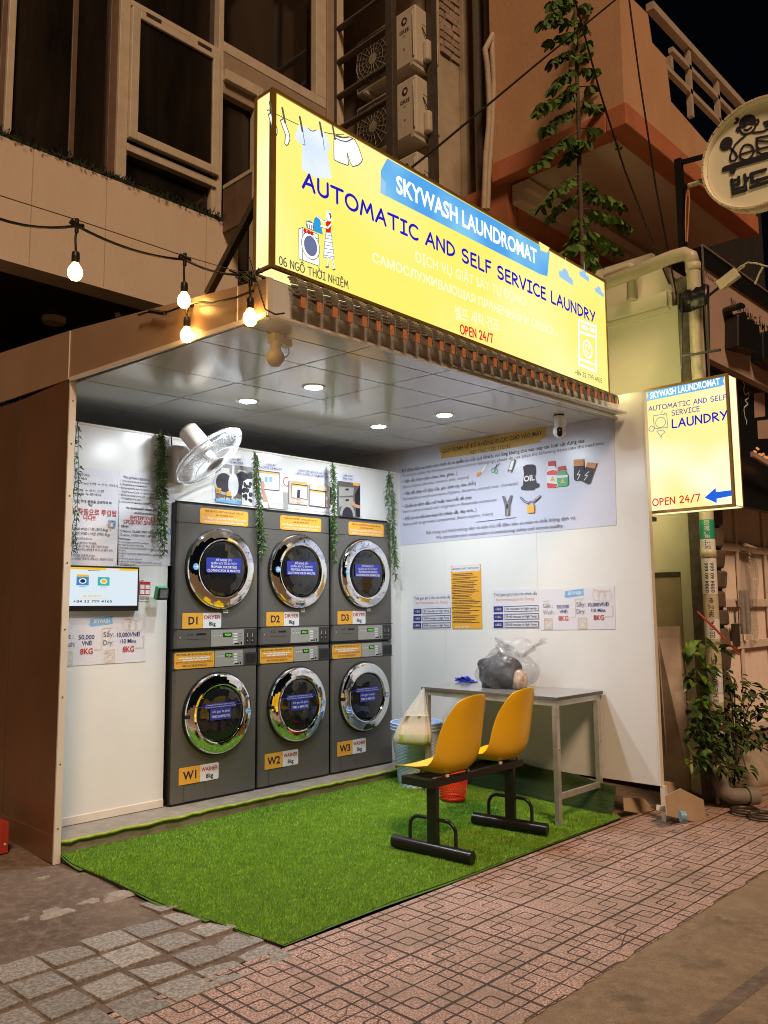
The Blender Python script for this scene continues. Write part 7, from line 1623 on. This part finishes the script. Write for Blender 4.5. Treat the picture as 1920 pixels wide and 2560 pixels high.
b = MB(); P = at_y(*z5(560, 2048), -2.44); b.tube([P, P+V((.02, -.02, 0))], .030, 'lid', 20); b.tube([P+V((-.004, .004, 0)), P+V((.002, -.002, 0))], .033, 'lid', 20); tag(b.build('bottle_cap'), 'small blue green plastic lid lying on edge beside the cardboard', 'lid')
b = MB(); q0, q1 = at_y(*z5(400, 1988), -2.20), at_y(*z5(488, 2005), -2.24); b.bar(q0, q1, .03, .035, 'trim'); tag(b.build('wood_offcut'), 'short pale wooden offcut under the right wall', 'wood')
for k, q in enumerate(((1008, 2036), (1130, 2070))):
    P = on_ground(*z5(*q), .0); P.z = -.135; b = MB(); b.tube([P+V((.085*math.cos(a), .085*math.sin(a), .012)) for a in [2*math.pi*i/28 for i in range(29)]], .014, 'metal_dark', 8, False)
    tag(b.build('iron_ring'), ('near' if k else 'far')+' rusty iron ring lying on the ground by the downpipe', 'ring')
b = MB(); Q = [at_y(*z5(*q), -2.42) for q in ((675, 635), (720, 680), (790, 745), (850, 810), (905, 868), (940, 915), (962, 932), (968, 915), (945, 890), (905, 860))]; rows = [[p+V((0, 0, w_)), p-V((0, 0, w_))] for p, w_ in zip(Q, (.004, .010, .012, .009, .005, .005, .005, .004, .004, .003))]
b.grid(rows, 'strap', True); tag(b.build('red_strap', solid=.003), 'red plastic strap tied to the sticker covered pipe', 'strap')
# rough stone ramp before the gate
M['old_stone'] = mat('old_stone', (.40, .33, .25), .85, c2=(.26, .21, .16), scale=9, bump=.6)
b = MB(); P = at_z(1900, 1960, -.08); rnd = random.Random(8); b.grid(lump(P+V((.5, .5, -.05)), .75, .45, .24, 4, .22), 'old_stone', True, True); tag(b.build('stone_step', weld=True), 'worn pale stone step at the foot of the gate', 'step')
def leaves(b, c, rx, ry, rz, n, l0, l1, m, seed, wd=.34, droop=-.4, fold=.12):
    rnd = random.Random(seed)
    for i in range(n):
        while True:
            p = V((rnd.uniform(-1, 1), rnd.uniform(-1, 1), rnd.uniform(-1, 1)))
            if p.length < 1: break
        o = V(c)+V((p.x*rx, p.y*ry, p.z*rz)); d = (V((p.x, p.y-.5, p.z*.5+droop)) + V((rnd.uniform(-.9, .9), rnd.uniform(-.9, .9), rnd.uniform(-.6, .6)))).normalized(); l = rnd.uniform(l0, l1)
        sd = d.cross(V((rnd.uniform(-.5, .5), rnd.uniform(-.8, .2), 1))).normalized(); nn = sd.cross(d); w = l*wd
        b.add([o, o+d*l*.28+sd*w*.9+nn*l*fold, o+d*l*.62+sd*w*.75+nn*l*fold, o+d*l-V((0, 0, l*.12)), o+d*l*.62-sd*w*.75+nn*l*fold, o+d*l*.28-sd*w*.9+nn*l*fold, o+d*l*.5], [(0, 6, 1), (1, 6, 2), (2, 6, 3), (3, 6, 4), (4, 6, 5), (5, 6, 0)], m, True)
def yp(x, y, Y): return at_y(*z5(x, y), Y)
pl = thing('climbing_plant', 'variegated broad leaved climber on the lower pole and pipe', 'plant', (2.95, -2.35, -.14))
b = MB(); s = MB()
for (x, y, Y, r, n, sd_) in ((635, 870, -2.28, .05, 6, 1), (720, 850, -2.42, .04, 5, 2), (800, 905, -2.44, .04, 4, 3), (690, 1000, -2.32, .05, 7, 4), (650, 1120, -2.28, .06, 9, 5), (660, 1230, -2.30, .06, 10, 6), (650, 1650, -2.3, .05, 7, 8)): leaves(b, yp(x, y, Y), r, r*.7, r*1.2, n, .08, .15, 'leaf_pothos', sd_, .34, -.5)
s.tube([V((3.0, -2.30, -.14)), V((2.99, -2.33, .4)), V((2.96, -2.40, .8)), V((2.99, -2.30, 1.1))], .008, 'stem', 6); s.build('stem', pl); b.build('leaves', pl)
pl = thing('bushy_plant', 'dark green leafy bush spreading in front of the white gate', 'plant', (3.3, -2.4, -.14))
b = MB(); s = MB()
for (x, y, Y, rx, rz, n, sd_) in ((700, 1330, -2.36, .12, .12, 46, 1), (760, 1420, -2.36, .14, .12, 60, 2), (860, 1330, -2.36, .12, .10, 42, 3), (880, 1480, -2.40, .14, .13, 60, 4), (960, 1400, -2.36, .12, .10, 36, 5), (720, 1560, -2.36, .14, .14, 60, 6), (850, 1600, -2.40, .14, .12, 56, 7), (1010, 1490, -2.36, .13, .10, 36, 8), (1100, 1480, -2.40, .10, .07, 22, 9), (1060, 1310, -2.40, .11, .06, 22, 10), (1130, 1330, -2.40, .09, .05, 18, 11), (930, 1100, -2.36, .10, .07, 20, 12), (1010, 1160, -2.38, .11, .06, 22, 13), (1090, 1200, -2.4, .10, .05, 18, 14), (900, 1200, -2.36, .12, .10, 30, 15), (880, 1720, -2.36, .11, .09, 40, 16), (930, 1830, -2.36, .09, .07, 32, 17), (1010, 1720, -2.44, .05, .04, 9, 18), (1110, 1560, -2.42, .08, .05, 14, 19), (780, 1690, -2.34, .10, .07, 26, 20), (650, 1480, -2.33, .08, .12, 28, 21)):
    leaves(b, yp(x, y, Y), rx*.9, rx*.75, rz*.92, int(n*.85), .042, .085, 'leaf_dark', sd_+40, .30, -.45); s.tube([V((3.22, -2.34, .1)), V((3.22, -2.34, .25)).lerp(yp(x, y, Y), .55)+V((0, 0, .05)), yp(x, y, Y)], .005, 'stem', 5)
b.build('leaves', pl); s.build('stems', pl)

# ================================================================ OVERHEAD WIRES, RED BOX
for lab, pts, r, Y in (('black cable slanting down left from the tree to the sign', ((1545, -6), (1330, 170), (1100, 362), (1000, 442), (960, 478)), .009, -1.9), ('black cable falling from the balcony corner to the wrapped bundle', ((1572, -6), (1598, 190), (1640, 470), (1692, 742)), .009, -2.1), ('black cable falling from the treetop past the balcony underside', ((1436, -6), (1500, 230), (1560, 420), (1640, 630), (1688, 745)), .009, -2.05)):
    b = MB(); b.tube([at_y(u, v, Y) for u, v in pts], r*.8, 'cable', 6); tag(b.build('overhead_cable'), lab, 'cable')
P = on_ground(20, 2132); b = MB(); zt4 = at_y(10, 2057, P.y).z
b.box((P.x-.5, P.y, gz(P.y)), (P.x, P.y+.4, zt4), 'redbox'); b.lathe([(.006, 0), (.006, .003), (0, .004)], (P.x-.02, P.y, gz(P.y)+.05), (0, -1, 0), 'white', 8)
tag(b.build('red_box', bevel=.006), 'red painted box on the ground at the foot of the brown side wall', 'box')

# ================================================================ PATCHED GROUND ON THE LEFT
M['patch'] = mat('patch', (.40, .35, .30), .9, c2=(.27, .23, .19), scale=30, bump=.8)
for k, (u, v, rx, ry, seed) in enumerate(((138, 2284, .085, .060, 3), (222, 2256, .060, .030, 5), (300, 2238, .10, .055, 9), (60, 2300, .03, .02, 6), (105, 2196, .035, .012, 7))):
    P = on_ground(u, v, -.004); rnd = random.Random(seed); b = MB(); n = 26; R1 = []; R2 = []
    for j in range(n):
        a = 2*math.pi*j/n; q = 1+.22*math.sin(3*a+seed)+.12*math.sin(7*a)+rnd.uniform(-.08, .08); c, s_ = math.cos(a)*rx*q, math.sin(a)*ry*q
        R1.append(P+V((c, s_, -.004+.0325*s_))); R2.append(P+V((c*.8, s_*.8, .006+rnd.uniform(-.001, .002)+.0325*s_)))
    b.grid([R1, R2], 'patch', True, True); b.add(R2, [tuple(range(n))], 'patch'); struct(b.build('ground_patch'))
